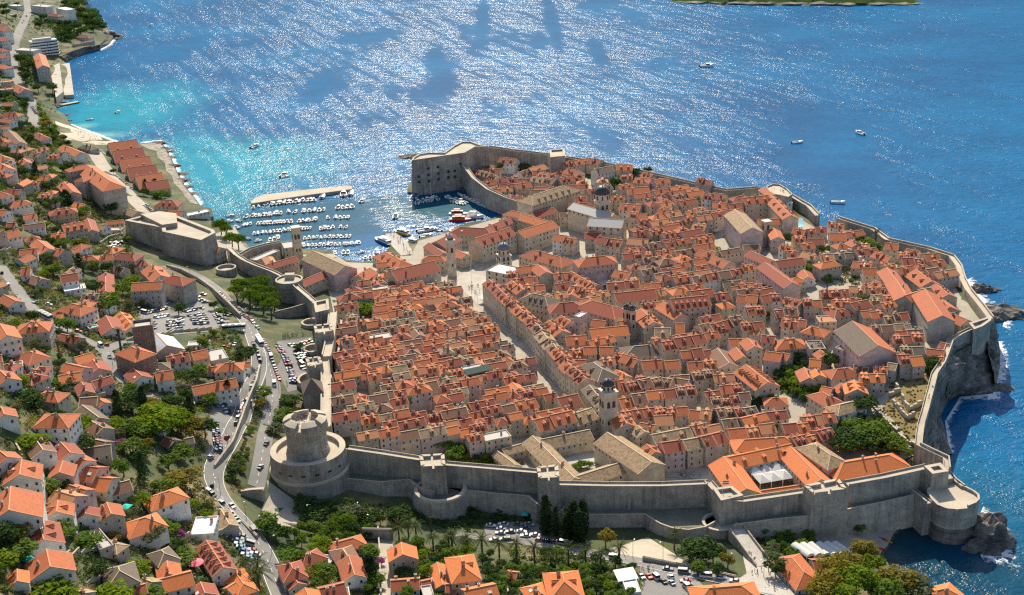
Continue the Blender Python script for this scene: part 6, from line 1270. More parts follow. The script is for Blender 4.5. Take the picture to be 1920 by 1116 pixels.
# ruined stone block in the town and the walled ruins by the cliff
def ruin(zone, pts, hgt, label):
    W = [gp(*zp(zone, *p)) for p in pts]; mb = MB()
    for a, b_ in zip(W, W[1:]):
        d = (b_ - a).xy; n_ = max(2, int(d.length / 2.5)); nn = Vector((-d.y, d.x)).normalized() * .5
        for i in range(n_):
            p, q = a.xy.lerp(b_.xy, i / n_), a.xy.lerp(b_.xy, (i + 1) / n_); z0 = min(a.z, b_.z) - 2; z1 = a.z + (b_.z - a.z) * i / n_ + hgt * rnd.uniform(.55, 1.1)
            mb.prism([(p.x - nn.x, p.y - nn.y), (q.x - nn.x, q.y - nn.y), (q.x + nn.x, q.y + nn.y), (p.x + nn.x, p.y + nn.y)], z0, z1, 'cream_wall', 'walk_stone')
    tag(mb.build('ruined_wall'), label, 'ruin')
ruin('M', [(840, 760), (920, 730), (890, 700)], 3.5, 'upper broken wall of the dry ruins below the cliff walk')
ruin('M', [(930, 780), (980, 860), (1070, 820)], 3.5, 'broken wall with the sharp corner in the middle of the dry ruins')
ruin('M', [(870, 800), (930, 880), (980, 920), (1020, 900)], 3, 'zigzag broken wall left of the middle of the dry ruins')
ruin('M', [(730, 830), (860, 970), (960, 1070), (1040, 1110)], 1.6, 'long low garden wall bounding the dry ruins on the left')
ruin('M', [(850, 640), (960, 600), (1080, 570), (1160, 570)], 4, 'tall old wall bounding the dry ruins at the top')
ruin('N', [(860, 740), (900, 690), (1000, 660), (1040, 640)], 8, 'tall ruined wall left of the broken tower in the town')
ruin('N', [(1040, 640), (1130, 650), (1190, 740), (1180, 780)], 9, 'broken ruined tower walls among the roofs behind the seminary')
square('ruins_grass', [zp('M', *p) for p in [(860, 660), (1140, 600), (1130, 740), (1080, 900), (1060, 1060), (960, 1050), (800, 850)]], 'dry_grass', .15, 4.)
# ---------------------------------------------------------------- trees, palms, shrubs, undergrowth
def leaf_cloud(mb, mat, rg_, lobes, per, size, squash=1.0):
    """many small leaf sprays lying over a set of lobes (centre, radius)"""
    for (c_, r_) in lobes:
        for _ in range(per):
            d = Vector((rg_.gauss(0, 1), rg_.gauss(0, 1), rg_.gauss(0, 1) + .25)).normalized()
            p = Vector(c_) + Vector((d.x, d.y, d.z * squash)) * r_ * rg_.uniform(.62, 1.06)
            nn = (d + Vector((rg_.gauss(0, .55), rg_.gauss(0, .55), rg_.gauss(0, .55)))).normalized()
            x = nn.orthogonal().normalized(); x.rotate(Matrix.Rotation(rg_.uniform(0, 6.28), 3, nn)); y = nn.cross(x); s = size * rg_.uniform(.55, 1.25)
            mb.add([p - x * s, p - y * s * .6 + nn * s * .15, p + x * s, p + y * s * .6], [(0, 1, 2, 3)], mat)
def broad_crown(seed, mat):
    g_ = random.Random(seed); lobes = []
    for i in range(13):
        a = g_.uniform(0, 6.28); e = g_.uniform(-.35, 1.0); r_ = g_.uniform(.3, .62)
        lobes.append(((math.cos(a) * r_, math.sin(a) * r_, e * .55), g_.uniform(.26, .46)))
    lobes.append(((0, 0, .1), .62)); mb = MB(); leaf_cloud(mb, mat, g_, lobes, 62, .115); return mb.mesh('crown')
def pine_crown(seed, mat):
    g_ = random.Random(seed); lobes = []
    for i in range(20):
        a = i * 2.4; r_ = .88 * (i / 20) ** .5
        lobes.append(((math.cos(a) * r_, math.sin(a) * r_, g_.uniform(-.1, .25) - r_ * .15), g_.uniform(.26, .40)))
    mb = MB(); leaf_cloud(mb, mat, g_, lobes, 85, .085, .6); return mb.mesh('crown')
def cypress_crown(seed):
    g_ = random.Random(seed); lobes = []
    for i in range(14):
        z = i / 13; r_ = .16 * (math.sin(math.pi * (z * .8 + .17)) ** .7); lobes.append(((g_.gauss(0, .015), g_.gauss(0, .015), z), r_ + .03))
    mb = MB(); leaf_cloud(mb, 'leaf_cypress', g_, lobes, 45, .045, 1.6); return mb.mesh('crown')
def palm_crown(seed):
    g_ = random.Random(seed); mb = MB()
    for i in range(34):
        a = i * 2.399 + g_.uniform(-.2, .2); up0 = g_.uniform(-.1, 1.25); L_ = g_.uniform(.85, 1.1); pts = []
        for k in range(7):
            t = k / 6; pts.append(Vector((math.cos(a) * L_ * t, math.sin(a) * L_ * t, up0 * L_ * t - .75 * L_ * t * t)))
        sd = Vector((-math.sin(a), math.cos(a), 0))
        for k in range(6):
            p, q = pts[k], pts[k + 1]; w_ = .13 * (1 - (k / 6) ** 2 * .7)
            for s_ in (-1, 1):
                for j in range(2):
                    p2 = p.lerp(q, j / 2); q2 = p.lerp(q, (j + .7) / 2); tip = (p2 + (q - p) * .9) + sd * s_ * w_ - Vector((0, 0, w_ * .45))
                    mb.add([p2, q2, tip], [(0, 1, 2)], 'leaf_palm')
            mb.quad(p - sd * .012, p + sd * .012, q + sd * .01, q - sd * .01, 'leaf_palm')
    return mb.mesh('crown')
def trunk_mesh(kind):
    mb = MB()
    if kind == 'palm':
        for k in range(6): mb.tube((0, 0, k / 6), (0, 0, (k + 1) / 6), .042 + .01 * (k % 2), 'bark', 7, .040)
        mb.tube((0, 0, .93), (0, 0, 1.02), .075, 'bark', 7, .03)
    else:
        mb.tube((0, 0, -.15), (.02, .01, .42), .045, 'bark', 7, .03)
        for a in (0, 1.3, 2.5, 3.9, 5.1): mb.tube((.02, .01, .36 + .02 * a), (.02 + .2 * math.cos(a), .2 * math.sin(a), .72), .02, 'bark', 5, .008)
    return mb.mesh('trunk')
CROWNS = {}
def crown(kind, i):
    k = (kind, i)
    if k not in CROWNS:
        if kind == 'pine': CROWNS[k] = pine_crown(100 + i, 'leaf_pine')
        elif kind == 'cypress': CROWNS[k] = cypress_crown(200 + i)
        elif kind == 'palm': CROWNS[k] = palm_crown(300 + i)
        else: CROWNS[k] = broad_crown(400 + i, 'flower' if kind == 'flower' else 'leaf_' + kind)
    return CROWNS[k]
gt = random.Random(33)
TREES = []
KDESC = {'mid': 'rounded green tree', 'dark': 'dark green rounded tree', 'bright': 'bright yellow-green tree', 'olive': 'grey-green tree', 'autumn': 'yellowing tree', 'pine': 'umbrella pine', 'cypress': 'dark cypress', 'palm': 'feathery palm', 'flower': 'magenta flowering shrub'}
def tree(x, y, H_, rad, kind='mid', group=None, cat=None, label=None, z=None):
    z = h(x, y) if z is None else z
    nm = {'pine': 'umbrella_pine', 'cypress': 'cypress_tree', 'palm': 'palm_tree', 'flower': 'flowering_shrub'}.get(kind, ('evergreen_tree' if kind == 'dark' else 'olive_tree' if kind == 'olive' else 'garden_tree') if rad >= 1.9 else 'shrub')
    ct = cat or {'umbrella_pine': 'pine', 'cypress_tree': 'cypress', 'palm_tree': 'palm', 'flowering_shrub': 'shrub', 'garden_tree': 'tree', 'evergreen_tree': 'evergreen', 'olive_tree': 'olive tree', 'shrub': 'shrub'}[nm]
    ds = KDESC[kind] if nm != 'shrub' else {'mid': 'low green shrub', 'dark': 'low dark shrub', 'bright': 'low bright green shrub', 'olive': 'low grey-green shrub', 'autumn': 'low yellowing shrub'}[kind]
    t = thing(nm, ct, (x, y, z - .1), gt.uniform(0, 6.28), label, group, None if label else ds)
    i = gt.randrange(2 if kind in ('pine', 'cypress', 'palm', 'flower') else 3)
    f = lambda a: a * gt.uniform(.88, 1.12)
    if kind == 'palm':
        place(shared('ptrunk', lambda: trunk_mesh('palm')), 'trunk', t, (0, 0, 0), 0, (H_ * .9, H_ * .9, H_ * .82)); place(crown('palm', i), 'crown', t, (0, 0, H_ * .8), 0, (rad, rad, rad))
    elif kind == 'cypress':
        place(shared('ttrunk', lambda: trunk_mesh('tree')), 'trunk', t, (0, 0, 0), 0, (H_ * .5, H_ * .5, H_ * .4)); place(crown('cypress', i), 'crown', t, (0, 0, .3), 0, (rad * 6, rad * 6, H_))
    elif kind == 'pine':
        place(shared('ttrunk', lambda: trunk_mesh('tree')), 'trunk', t, (0, 0, 0), 0, (H_ * 1.1, H_ * 1.1, H_ * 1.05)); place(crown('pine', i), 'crown', t, (0, 0, H_ * .82), 0, (f(rad), f(rad), f(rad)))
    else:
        if rad >= 1.9: place(shared('ttrunk', lambda: trunk_mesh('tree')), 'trunk', t, (0, 0, 0), 0, (H_, H_, H_ * .9))
        vz = max(H_ * .42, .5 * rad); place(crown(kind, i), 'crown', t, (0, 0, H_ - vz * .95), 0, (f(rad), f(rad), vz))
    TREES.append((x, y, rad)); return t
def free(x, y, r_, tr=.55):
    for (X, Y, c2, s2, A2, B2) in HOUSES:
        wx, wy = x - X, y - Y
        if abs(wx) > 40 or abs(wy) > 40: continue
        if abs(wx * c2 + wy * s2) < A2 + r_ and abs(-wx * s2 + wy * c2) < B2 + r_: return False
    for C_, hw in ROADS:
        if (np.min((C_[:, 0] - x) ** 2 + (C_[:, 1] - y) ** 2)) < (hw + r_ + .6) ** 2: return False
    for P in SQUARES:
        if inpoly(x, y, P): return False
    if tr:
        for (X, Y, R2) in TREES:
            if (X - x) ** 2 + (Y - y) ** 2 < ((R2 + r_ / .6) * tr) ** 2: return False
    return True
gv = random.Random(91); PWH = [gp(u, v).xy[:] for u, v in [(0, 240), (110, 290), (200, 400), (240, 520), (250, 700), (330, 760), (250, 900), (0, 960), (-30, 500)]]; nv = 0
for _ in range(2600):
    x, y = gv.uniform(min(p[0] for p in PWH), max(p[0] for p in PWH)), gv.uniform(min(p[1] for p in PWH), max(p[1] for p in PWH))
    if nv < 42 and inpoly(x, y, PWH) and free(x, y, 6.2, 0):
        building('villa', 'house', x, y, h(x, y), gv.choice((.2, 1.2, -.3)) + gv.uniform(-.3, .3), gv.uniform(8.5, 12.5), gv.uniform(7, 9), gv.uniform(4, 6.5), gv.choice('ggh'), gv.choice('oorpnb'), gv.choice('wwcg'), dorm=gv.choice((0, 0, 1, 2)), rr=gv, found=9); nv += 1
def tree_at(zone, x, y, H_, rad, kind='mid', **k):
    """the crown's middle as measured in the photo"""
    u, v = zp(zone, x, y); z = 10
    for _ in range(10): p = px(u, v, z + H_ * .72); z = .5 * z + .5 * h(p.x, p.y)
    return tree(p.x, p.y, H_, rad, kind, **k)
for (x, y, r_) in [(200, 760, 6.5), (320, 745, 6.5), (250, 835, 5.5), (300, 800, 6), (395, 900, 6), (340, 860, 6), (420, 850, 5), (380, 800, 5), (160, 800, 5)]: tree_at('E', x, y, 13, r_, 'pine')
for (x, y, r_) in [(50, 340, 7), (125, 430, 7), (170, 440, 6), (90, 370, 5)]: tree_at('E', x, y, 11, r_, 'pine')
for (x, y, H_, r_) in [(680, 510, 17, 2.8), (750, 565, 13, 1.5), (870, 550, 15, 3.6), (940, 530, 15, 2.6), (830, 600, 11, 3), (910, 600, 13, 3)]: tree_at('J', x, y, H_, r_, 'cypress')
for (x, y) in [(25, 715), (130, 740), (235, 735), (355, 765), (475, 765), (600, 790), (715, 835), (840, 805), (960, 815), (1065, 835), (1195, 795), (1580, 700)]: tree_at('J', x, y, 9.5, 4.0, 'palm')
for (x, y, r_) in [(1290, 650, 4.2), (1355, 610, 3.8), (1410, 640, 4.2), (1530, 715, 3.6), (1640, 715, 4), (1750, 735, 4), (310, 965, 6), (305, 890, 4.6), (1515, 580, 2.2)]: tree_at('G', x, y, 8 + r_ * .3, r_, 'palm')
tree_at('N', 1275, 435, 12, 4.5, 'palm'); tree_at('C', 825, 310, 16, 2.6, 'palm'); tree_at('C', 510, 345, 10, 4, 'palm'); tree_at('C', 400, 390, 11, 3.2, 'palm'); tree_at('D', 970, 330, 6, 4, 'palm'); tree_at('D', 110, 130, 7, 3.6, 'palm'); tree_at('B', 830, 830, 8, 3.4, 'palm')
for (x, y, H_, r_, k) in [(1130, 950, 13, 9, 'autumn'), (1340, 770, 12, 7, 'autumn'), (1290, 960, 14, 10, 'bright'), (1590, 970, 14, 10, 'autumn'), (1480, 1050, 12, 9, 'mid'), (1050, 1050, 11, 8, 'autumn'), (1200, 1060, 11, 8, 'bright'), (1680, 1060, 11, 8, 'olive'), (1390, 880, 10, 6, 'bright'), (1240, 860, 9, 6, 'autumn'),
                          (200, 770, 10, 8, 'dark'), (290, 810, 8, 6, 'dark'), (120, 800, 8, 6, 'dark'), (725, 890, 8, 5.5, 'dark'), (390, 850, 7, 3.6, 'autumn'), (310, 915, 6, 4, 'dark'), (180, 905, 5, 3.4, 'dark'), (760, 660, 5, 4.5, 'bright'), (650, 650, 6, 3, 'mid'), (945, 680, 5, 4, 'mid'), (900, 745, 5, 4, 'bright'), (840, 800, 4, 4.5, 'mid'), (700, 780, 4, 3.4, 'olive'), (680, 830, 4, 3.2, 'olive'), (610, 780, 3, 2.4, 'bright'), (1310, 630, 5, 4.5, 'mid'), (1390, 570, 4, 5, 'dark'), (460, 70, 6, 5, 'dark'), (1320, 70, 4, 3, 'mid')]: tree_at('K', x, y, H_, r_, k)
tree_at('J', 1100, 690, 9, 5, 'autumn'); tree_at('J', 1280, 915, 4, 3, 'dark'); tree_at('J', 1740, 905, 6, 4, 'mid'); tree_at('J', 1740, 760, 9, 7, 'dark')
for (x, y, H_, r_, k) in [(380, 590, 8, 6, 'mid'), (430, 660, 7, 7, 'dark'), (700, 620, 6, 4, 'mid'), (900, 610, 7, 6.5, 'pine'), (740, 760, 6, 5, 'bright'), (560, 660, 6, 3.4, 'mid'), (960, 520, 7, 6, 'olive'), (530, 830, 7, 6, 'mid'), (640, 950, 8, 6, 'autumn'), (790, 960, 8, 6, 'mid'), (1090, 900, 11, 3, 'cypress'), (1080, 800, 7, 5, 'mid'), (1130, 990, 6, 5, 'mid'), (700, 540, 6, 7, 'dark'), (850, 560, 5, 6, 'dark'), (1060, 560, 5, 6, 'dark'), (640, 480, 5, 6, 'dark'), (1300, 520, 6, 6, 'dark'), (150, 230, 6, 5, 'dark'), (350, 620, 5, 4, 'bright')]: tree_at('G', x, y, H_, r_, k)
for (x, y, H_, r_, k) in [(750, 100, 11, 8.5, 'mid'), (790, 60, 9, 6, 'mid'), (1240, 130, 8, 6, 'dark'), (1555, 155, 7, 5.5, 'mid'), (1490, 110, 6, 3.4, 'dark'), (1710, 450, 9, 8, 'dark'), (460, 240, 8, 7, 'mid'), (1080, 900, 12, 12, 'bright'), (1190, 900, 10, 8, 'bright'), (990, 930, 9, 7, 'bright'), (1100, 850, 10, 7, 'bright'), (1340, 950, 9, 6, 'autumn'), (1420, 940, 10, 7, 'dark'), (1250, 930, 8, 6, 'bright'), (1300, 600, 9, 7, 'dark'), (1380, 560, 8, 6, 'mid'), (1200, 770, 8, 7, 'dark'), (900, 780, 9, 8, 'dark'), (990, 760, 13, 2.4, 'cypress'), (810, 780, 12, 2.2, 'cypress'), (1585, 700, 11, 2.4, 'cypress'), (1320, 800, 10, 2.2, 'cypress'), (1450, 760, 7, 6, 'mid'), (1040, 810, 7, 6, 'autumn'), (540, 930, 8, 7, 'bright'), (450, 640, 7, 8, 'mid'), (170, 760, 6, 9, 'dark'), (200, 1040, 6, 8, 'bright'), (560, 920, 6, 5, 'mid'), (90, 250, 6, 4, 'bright'), (1020, 660, 5, 6, 'bright'), (780, 940, 7, 6, 'bright'), (870, 950, 6, 6, 'mid'), (970, 990, 7, 6, 'mid'), (640, 110, 7, 6, 'olive'), (1140, 430, 6, 5, 'autumn')]: tree_at('C', x, y, H_, r_, k)
for (x, y, H_, r_, k) in [(560, 420, 9, 8, 'mid'), (340, 240, 11, 8, 'dark'), (240, 140, 15, 3, 'cypress'), (165, 140, 10, 6, 'dark'), (460, 320, 11, 4, 'cypress'), (380, 350, 9, 7, 'dark'), (770, 400, 9, 6, 'dark'), (560, 640, 9, 6, 'mid'), (550, 780, 13, 3, 'cypress'), (430, 640, 7, 7, 'mid'), (360, 820, 8, 8, 'mid'), (640, 800, 8, 6, 'mid'), (790, 145, 6, 3.6, 'dark'), (1010, 235, 9, 2.2, 'cypress'), (1080, 235, 10, 3, 'cypress'), (1120, 300, 7, 8, 'mid'), (1000, 290, 6, 5, 'dark'), (860, 290, 8, 3, 'cypress'), (490, 100, 10, 8, 'dark'), (120, 60, 10, 5, 'dark'), (850, 960, 7, 7, 'mid'), (920, 900, 6, 6, 'bright'), (660, 950, 8, 6, 'dark'), (760, 1020, 10, 7, 'bright')]: tree_at('B', x, y, H_, r_, k)
for (x, y, H_, r_, k) in [(990, 120, 8, 6, 'dark'), (850, 200, 8, 5, 'mid'), (1170, 170, 8, 6, 'mid'), (980, 200, 13, 2.2, 'cypress'), (1280, 280, 9, 8, 'autumn'), (1150, 330, 8, 7, 'mid'), (1330, 460, 4, 5, 'bright'), (320, 340, 6, 6, 'mid'), (440, 330, 5, 4, 'mid'), (110, 660, 7, 6, 'autumn'), (20, 660, 8, 6, 'dark'), (120, 780, 7, 7, 'mid'), (20, 850, 8, 6, 'bright'), (440, 660, 7, 6, 'mid'), (1040, 680, 9, 7, 'olive'), (1170, 650, 5, 5, 'bright'), (1130, 600, 5, 5, 'mid'), (970, 440, 6, 5, 'bright'), (700, 920, 8, 5, 'dark'), (960, 930, 7, 6, 'bright'), (1290, 830, 7, 7, 'mid'), (1180, 740, 5, 6, 'dark'), (620, 720, 6, 6, 'mid'), (340, 1080, 7, 10, 'bright'), (800, 1080, 7, 9, 'bright'), (1010, 1090, 6, 7, 'mid'), (560, 40, 6, 6, 'dark'), (900, 60, 8, 7, 'mid'), (1250, 90, 7, 7, 'mid')]: tree_at('D', x, y, H_, r_, k)
for (x, y, H_, r_, k) in [(1050, 60, 9, 8, 'bright'), (1085, 50, 8, 6, 'mid'), (990, 70, 9, 4, 'dark'), (1330, 710, 8, 5, 'mid'), (920, 610, 5, 6, 'bright'), (1000, 850, 6, 6, 'mid'), (1110, 870, 6, 5, 'mid'), (540, 700, 5, 6, 'dark'), (490, 800, 5, 6, 'mid'), (350, 640, 6, 5, 'mid'), (430, 900, 5, 6, 'olive'), (320, 720, 5, 4, 'autumn'), (1590, 1000, 7, 6, 'mid'), (1680, 1060, 6, 6, 'mid'), (1740, 990, 6, 6, 'dark'), (600, 330, 5, 4, 'dark')]: tree_at('F', x, y, H_, r_, k)
for (x, y, H_, r_, k) in [(1330, 590, 8, 9, 'bright'), (1280, 580, 7, 7, 'bright'), (1200, 500, 6, 6, 'mid'), (1160, 560, 5, 7, 'mid'), (1240, 620, 6, 6, 'mid'), (1440, 380, 10, 6, 'dark'), (1480, 420, 9, 5, 'dark'), (1410, 340, 9, 5, 'dark'), (1330, 680, 10, 6, 'dark'), (1260, 390, 6, 4, 'dark'), (1730, 720, 10, 8, 'dark'), (1580, 960, 10, 9, 'dark'), (1560, 870, 6, 4, 'bright'), (1620, 1000, 9, 9, 'mid'), (1720, 950, 9, 9, 'dark'), (1100, 60, 6, 5, 'mid'), (1050, 100, 5, 4, 'bright'), (1560, 130, 8, 4, 'mid'), (960, 700, 6, 6, 'dark'), (1020, 680, 6, 6, 'mid'), (730, 70, 8, 6, 'dark'), (1110, 880, 4, 4, 'bright')]: tree_at('P', x, y, H_, r_, k)
for (x, y, H_, r_, k) in [(680, 100, 10, 7, 'dark'), (650, 130, 8, 6, 'dark'), (640, 180, 8, 4, 'dark'), (1150, 510, 7, 6, 'dark'), (1160, 550, 6, 5, 'dark'), (560, 1010, 9, 8, 'dark'), (750, 960, 9, 9, 'mid'), (700, 1030, 8, 8, 'mid'), (620, 960, 8, 8, 'mid'), (910, 1090, 6, 6, 'bright'), (860, 1060, 6, 6, 'mid')]: tree_at('M', x, y, H_, r_, k)
for (x, y, H_, r_, k) in [(840, 670, 7, 6, 'mid'), (920, 530, 6, 6, 'mid'), (1210, 480, 7, 8, 'bright'), (1270, 510, 7, 7, 'mid'), (640, 460, 8, 5, 'dark'), (20, 190, 7, 5, 'mid'), (1430, 640, 5, 4, 'bright'), (440, 130, 6, 4, 'bright'), (940, 750, 10, 3, 'dark'), (80, 690, 5, 6, 'mid'), (140, 540, 5, 5, 'bright')]: tree_at('N', x, y, H_, r_, k)
for (x, y, H_, r_, k) in [(730, 260, 11, 4, 'olive'), (900, 260, 6, 6, 'mid'), (690, 410, 9, 3.4, 'dark'), (1550, 370, 10, 7, 'dark'), (1520, 410, 9, 6, 'dark'), (1680, 300, 8, 5, 'dark'), (1760, 285, 7, 5, 'dark'), (1520, 850, 5, 4, 'dark')]: tree_at('I', x, y, H_, r_, k)
for (x, y, H_, r_, k) in [(950, 240, 5, 4, 'dark'), (830, 190, 4, 4, 'bright')]: tree_at('L', x, y, H_, r_, k)
for (x, y, H_, r_) in [(470, 150, 14, 8), (540, 100, 15, 9), (600, 110, 13, 8), (660, 150, 12, 9), (690, 160, 11, 8), (560, 60, 14, 9), (510, 180, 13, 8), (430, 230, 12, 9), (480, 250, 10, 8), (540, 170, 14, 8), (620, 150, 12, 8), (300, 110, 12, 8), (270, 160, 12, 8), (140, 400, 16, 9), (190, 440, 16, 9), (170, 520, 15, 9), (360, 600, 12, 8), (260, 600, 11, 8), (20, 40, 12, 9), (40, 80, 12, 9), (450, 10, 12, 8), (520, 20, 12, 9), (210, 960, 12, 4), (160, 720, 12, 7), (150, 860, 9, 7), (30, 660, 10, 8), (170, 690, 9, 7), (410, 150, 11, 8), (380, 270, 9, 7), (650, 190, 9, 7), (560, 210, 10, 7), (500, 60, 13, 8), (640, 110, 12, 8), (710, 180, 8, 6), (470, 200, 11, 8)]: tree_at('A', x, y, H_, r_, 'dark')
for (x, y) in [(310, 830), (340, 850), (290, 860)]: tree_at('A', x, y, 7, 6, 'autumn')
for z, x, y in [('D', 835, 50), ('D', 1255, 680), ('C', 135, 590), ('C', 830, 1075), ('D', 1230, 670), ('B', 590, 230), ('G', 1150, 870)]: tree_at(z, x, y, 3.5, 3.2, 'flower')
for z, x, y in [('C', 465, 1000), ('D', 700, 740)]: tree_at(z, x, y, 4, 3, 'autumn')
# gardens between the houses
def scatter(P, n_, kinds, rmin, rmax, seed, low=False, tr=.55):
    g_ = random.Random(seed); W = [gp(u, v).xy for u, v in P]; PW = [w_[:] for w_ in W]
    x0, x1 = min(w_.x for w_ in W), max(w_.x for w_ in W); y0, y1 = min(w_.y for w_ in W), max(w_.y for w_ in W); k = t = 0
    while k < n_ and t < n_ * 40:
        t += 1; x, y = g_.uniform(x0, x1), g_.uniform(y0, y1)
        if not inpoly(x, y, PW): continue
        r_ = g_.uniform(rmin, rmax)
        if not free(x, y, r_ * .6, tr): continue
        tree(x, y, r_ * g_.uniform(.9, 1.3) if low else r_ * g_.uniform(1.4, 2.0), r_, g_.choice(kinds)); k += 1
HILL = [(-60, 230), (100, 250), (200, 330), (250, 480), (300, 520), (440, 620), (480, 700), (400, 880), (480, 1060), (500, 1130), (-40, 1150)]
scatter(HILL, 165, ['mid', 'dark', 'dark', 'bright', 'olive', 'olive', 'autumn'], 2.2, 4.6, 5)
scatter(HILL, 190, ['mid', 'dark', 'bright', 'olive', 'mid'], 1.0, 1.85, 6, True, .4)
scatter([(-60, -20), (40, 0), (30, 160), (100, 250), (60, 300), (-60, 300)], 60, ['dark', 'dark', 'mid'], 3, 6, 7)
scatter([(530, 990), (730, 1000), (730, 1120), (560, 1120)], 26, ['mid', 'dark', 'bright', 'mid'], 1.9, 4.4, 8); scatter([(745, 1030), (1080, 1045), (1180, 1070), (1200, 1130), (745, 1130)], 80, ['mid', 'dark', 'dark', 'mid', 'bright'], 2, 4.2, 9)
scatter([(810, 826), (900, 822), (960, 850), (960, 875), (850, 862)], 16, ['mid', 'dark', 'bright'], 1.9, 3.6, 10); scatter([(555, 945), (640, 955), (780, 985), (700, 985), (570, 975)], 12, ['dark'], 2.4, 4.5, 11)
scatter([zp('P', *p) for p in [(1080, 460), (1260, 450), (1440, 560), (1400, 720), (1100, 620)]], 14, ['mid', 'bright', 'dark'], 1.9, 3.6, 12); scatter([zp('P', *p) for p in [(1490, 880), (1760, 740), (1780, 1100), (1560, 1100)]], 24, ['mid', 'dark', 'dark', 'olive'], 2.2, 4.2, 13)
scatter([zp('K', *p) for p in [(1130, 20), (1500, 20), (1700, 170), (1560, 130), (1250, 150)]], 22, ['mid', 'dark', 'bright', 'olive'], 1.9, 3.6, 14); scatter([zp('K', *p) for p in [(560, 700), (1000, 700), (1200, 800), (760, 830)]], 20, ['mid', 'olive', 'dark', 'bright'], 1.2, 2.8, 15, True)
scatter([(430, 760), (480, 720), (470, 830), (450, 920), (420, 900)], 22, ['olive', 'autumn', 'mid', 'dark'], 1.2, 2.8, 16, True); scatter([(520, 745), (560, 740), (545, 790), (520, 830)], 10, ['olive', 'mid', 'olive'], 1.4, 2.6, 17, True); scatter([(860, 940), (1000, 950), (1000, 975), (880, 980)], 10, ['dark'], 1.4, 3, 18, True)
# low growth that no one could count
def undergrowth(P, n_, mats, seed, rr_=(.9, 2.5), name='undergrowth', ls=.52):
    g_ = random.Random(seed); W = [gp(u, v).xy for u, v in P]; PW = [w_[:] for w_ in W]; mb = MB()
    x0, x1 = min(w_.x for w_ in W), max(w_.x for w_ in W); y0, y1 = min(w_.y for w_ in W), max(w_.y for w_ in W)
    pts = []
    for _ in range(n_ * 4):
        x, y = g_.uniform(x0, x1), g_.uniform(y0, y1)
        if len(pts) < n_ and inpoly(x, y, PW) and mn.noise(Vector((x * .03, y * .03, seed))) > -.28 and free(x, y, .5, 0): pts.append((x, y))
    ra = np.random.default_rng(seed); P_ = np.array(pts); nc = len(P_); rad = ra.uniform(*rr_, nc); z = hts(P_)
    mi_ = np.array([int((mn.noise(Vector((p[0] * .05, p[1] * .05, 9))) * .5 + .5 + g_.uniform(-.2, .2)) * len(mats)) % len(mats) for p in pts])
    per = 20; d = ra.normal(size=(nc, per, 3)) + (0, 0, .3); d /= np.linalg.norm(d, axis=2, keepdims=True)
    c_ = np.stack([P_[:, 0], P_[:, 1], z + rad * .2], 1)[:, None] + d * (1, 1, .6) * rad[:, None, None] * ra.uniform(.5, 1.05, (nc, per, 1))
    nn = d + ra.normal(0, .55, d.shape); nn /= np.linalg.norm(nn, axis=2, keepdims=True)
    x = np.cross(nn, ra.normal(size=d.shape)); x /= np.linalg.norm(x, axis=2, keepdims=True); y = np.cross(nn, x); s = ls * ra.uniform(.55, 1.25, (nc, per, 1))
    V_ = np.stack([c_ - x * s, c_ - y * s * .6, c_ + x * s, c_ + y * s * .6], 2).reshape(-1, 3)
    mb.v = V_.tolist(); mb.f = np.arange(len(V_)).reshape(-1, 4).tolist(); mb.mats = list(mats); mb.m = np.repeat(mi_, per).tolist()
    struct(mb.build(name), 'stuff')
undergrowth(HILL, 15000, ['leaf_mid', 'leaf_dark', 'leaf_olive', 'dry_grass', 'leaf_bright', 'leaf_mid'], 3)
undergrowth([(520, 985), (1100, 1035), (1200, 1060), (1210, 1130), (520, 1130)], 700, ['leaf_mid', 'leaf_dark', 'leaf_mid', 'dry_grass'], 4)
undergrowth([(-60, -20), (160, -10), (200, 60), (110, 110), (100, 250), (-60, 260)], 1500, ['leaf_dark', 'leaf_dark', 'leaf_mid'], 5, (1.0, 2.4))
undergrowth([(430, 740), (486, 700), (478, 830), (460, 930), (410, 905)], 420, ['dry_grass', 'leaf_olive', 'dry_grass', 'leaf_autumn'], 6)
undergrowth([zp('M', *p) for p in [(850, 650), (1140, 600), (1120, 760), (1060, 1050), (960, 1060), (780, 850)]], 200, ['dry_grass', 'leaf_olive', 'dry_grass'], 7, (.3, .8))
undergrowth([zp('P', *p) for p in [(1080, 460), (1260, 450), (1440, 560), (1400, 760), (1080, 640)]], 160, ['leaf_mid', 'leaf_bright', 'leaf_dark'], 8)
undergrowth([(810, 826), (900, 822), (970, 850), (980, 880), (850, 866)], 160, ['leaf_mid', 'leaf_bright', 'dry_grass'], 9)
undergrowth([(1560, 800), (1650, 780), (1720, 840), (1640, 870), (1570, 860)], 220, ['leaf_mid', 'leaf_dark', 'leaf_olive'], 10)
undergrowth([(540, 940), (800, 985), (900, 1000), (880, 990), (1010, 985), (1000, 960), (850, 950), (660, 945)], 260, ['leaf_dark'], 11)
undergrowth([(1400, 985), (1590, 985), (1600, 1000), (1470, 1040), (1400, 1010)], 160, ['leaf_mid', 'leaf_olive', 'leaf_dark'], 12)

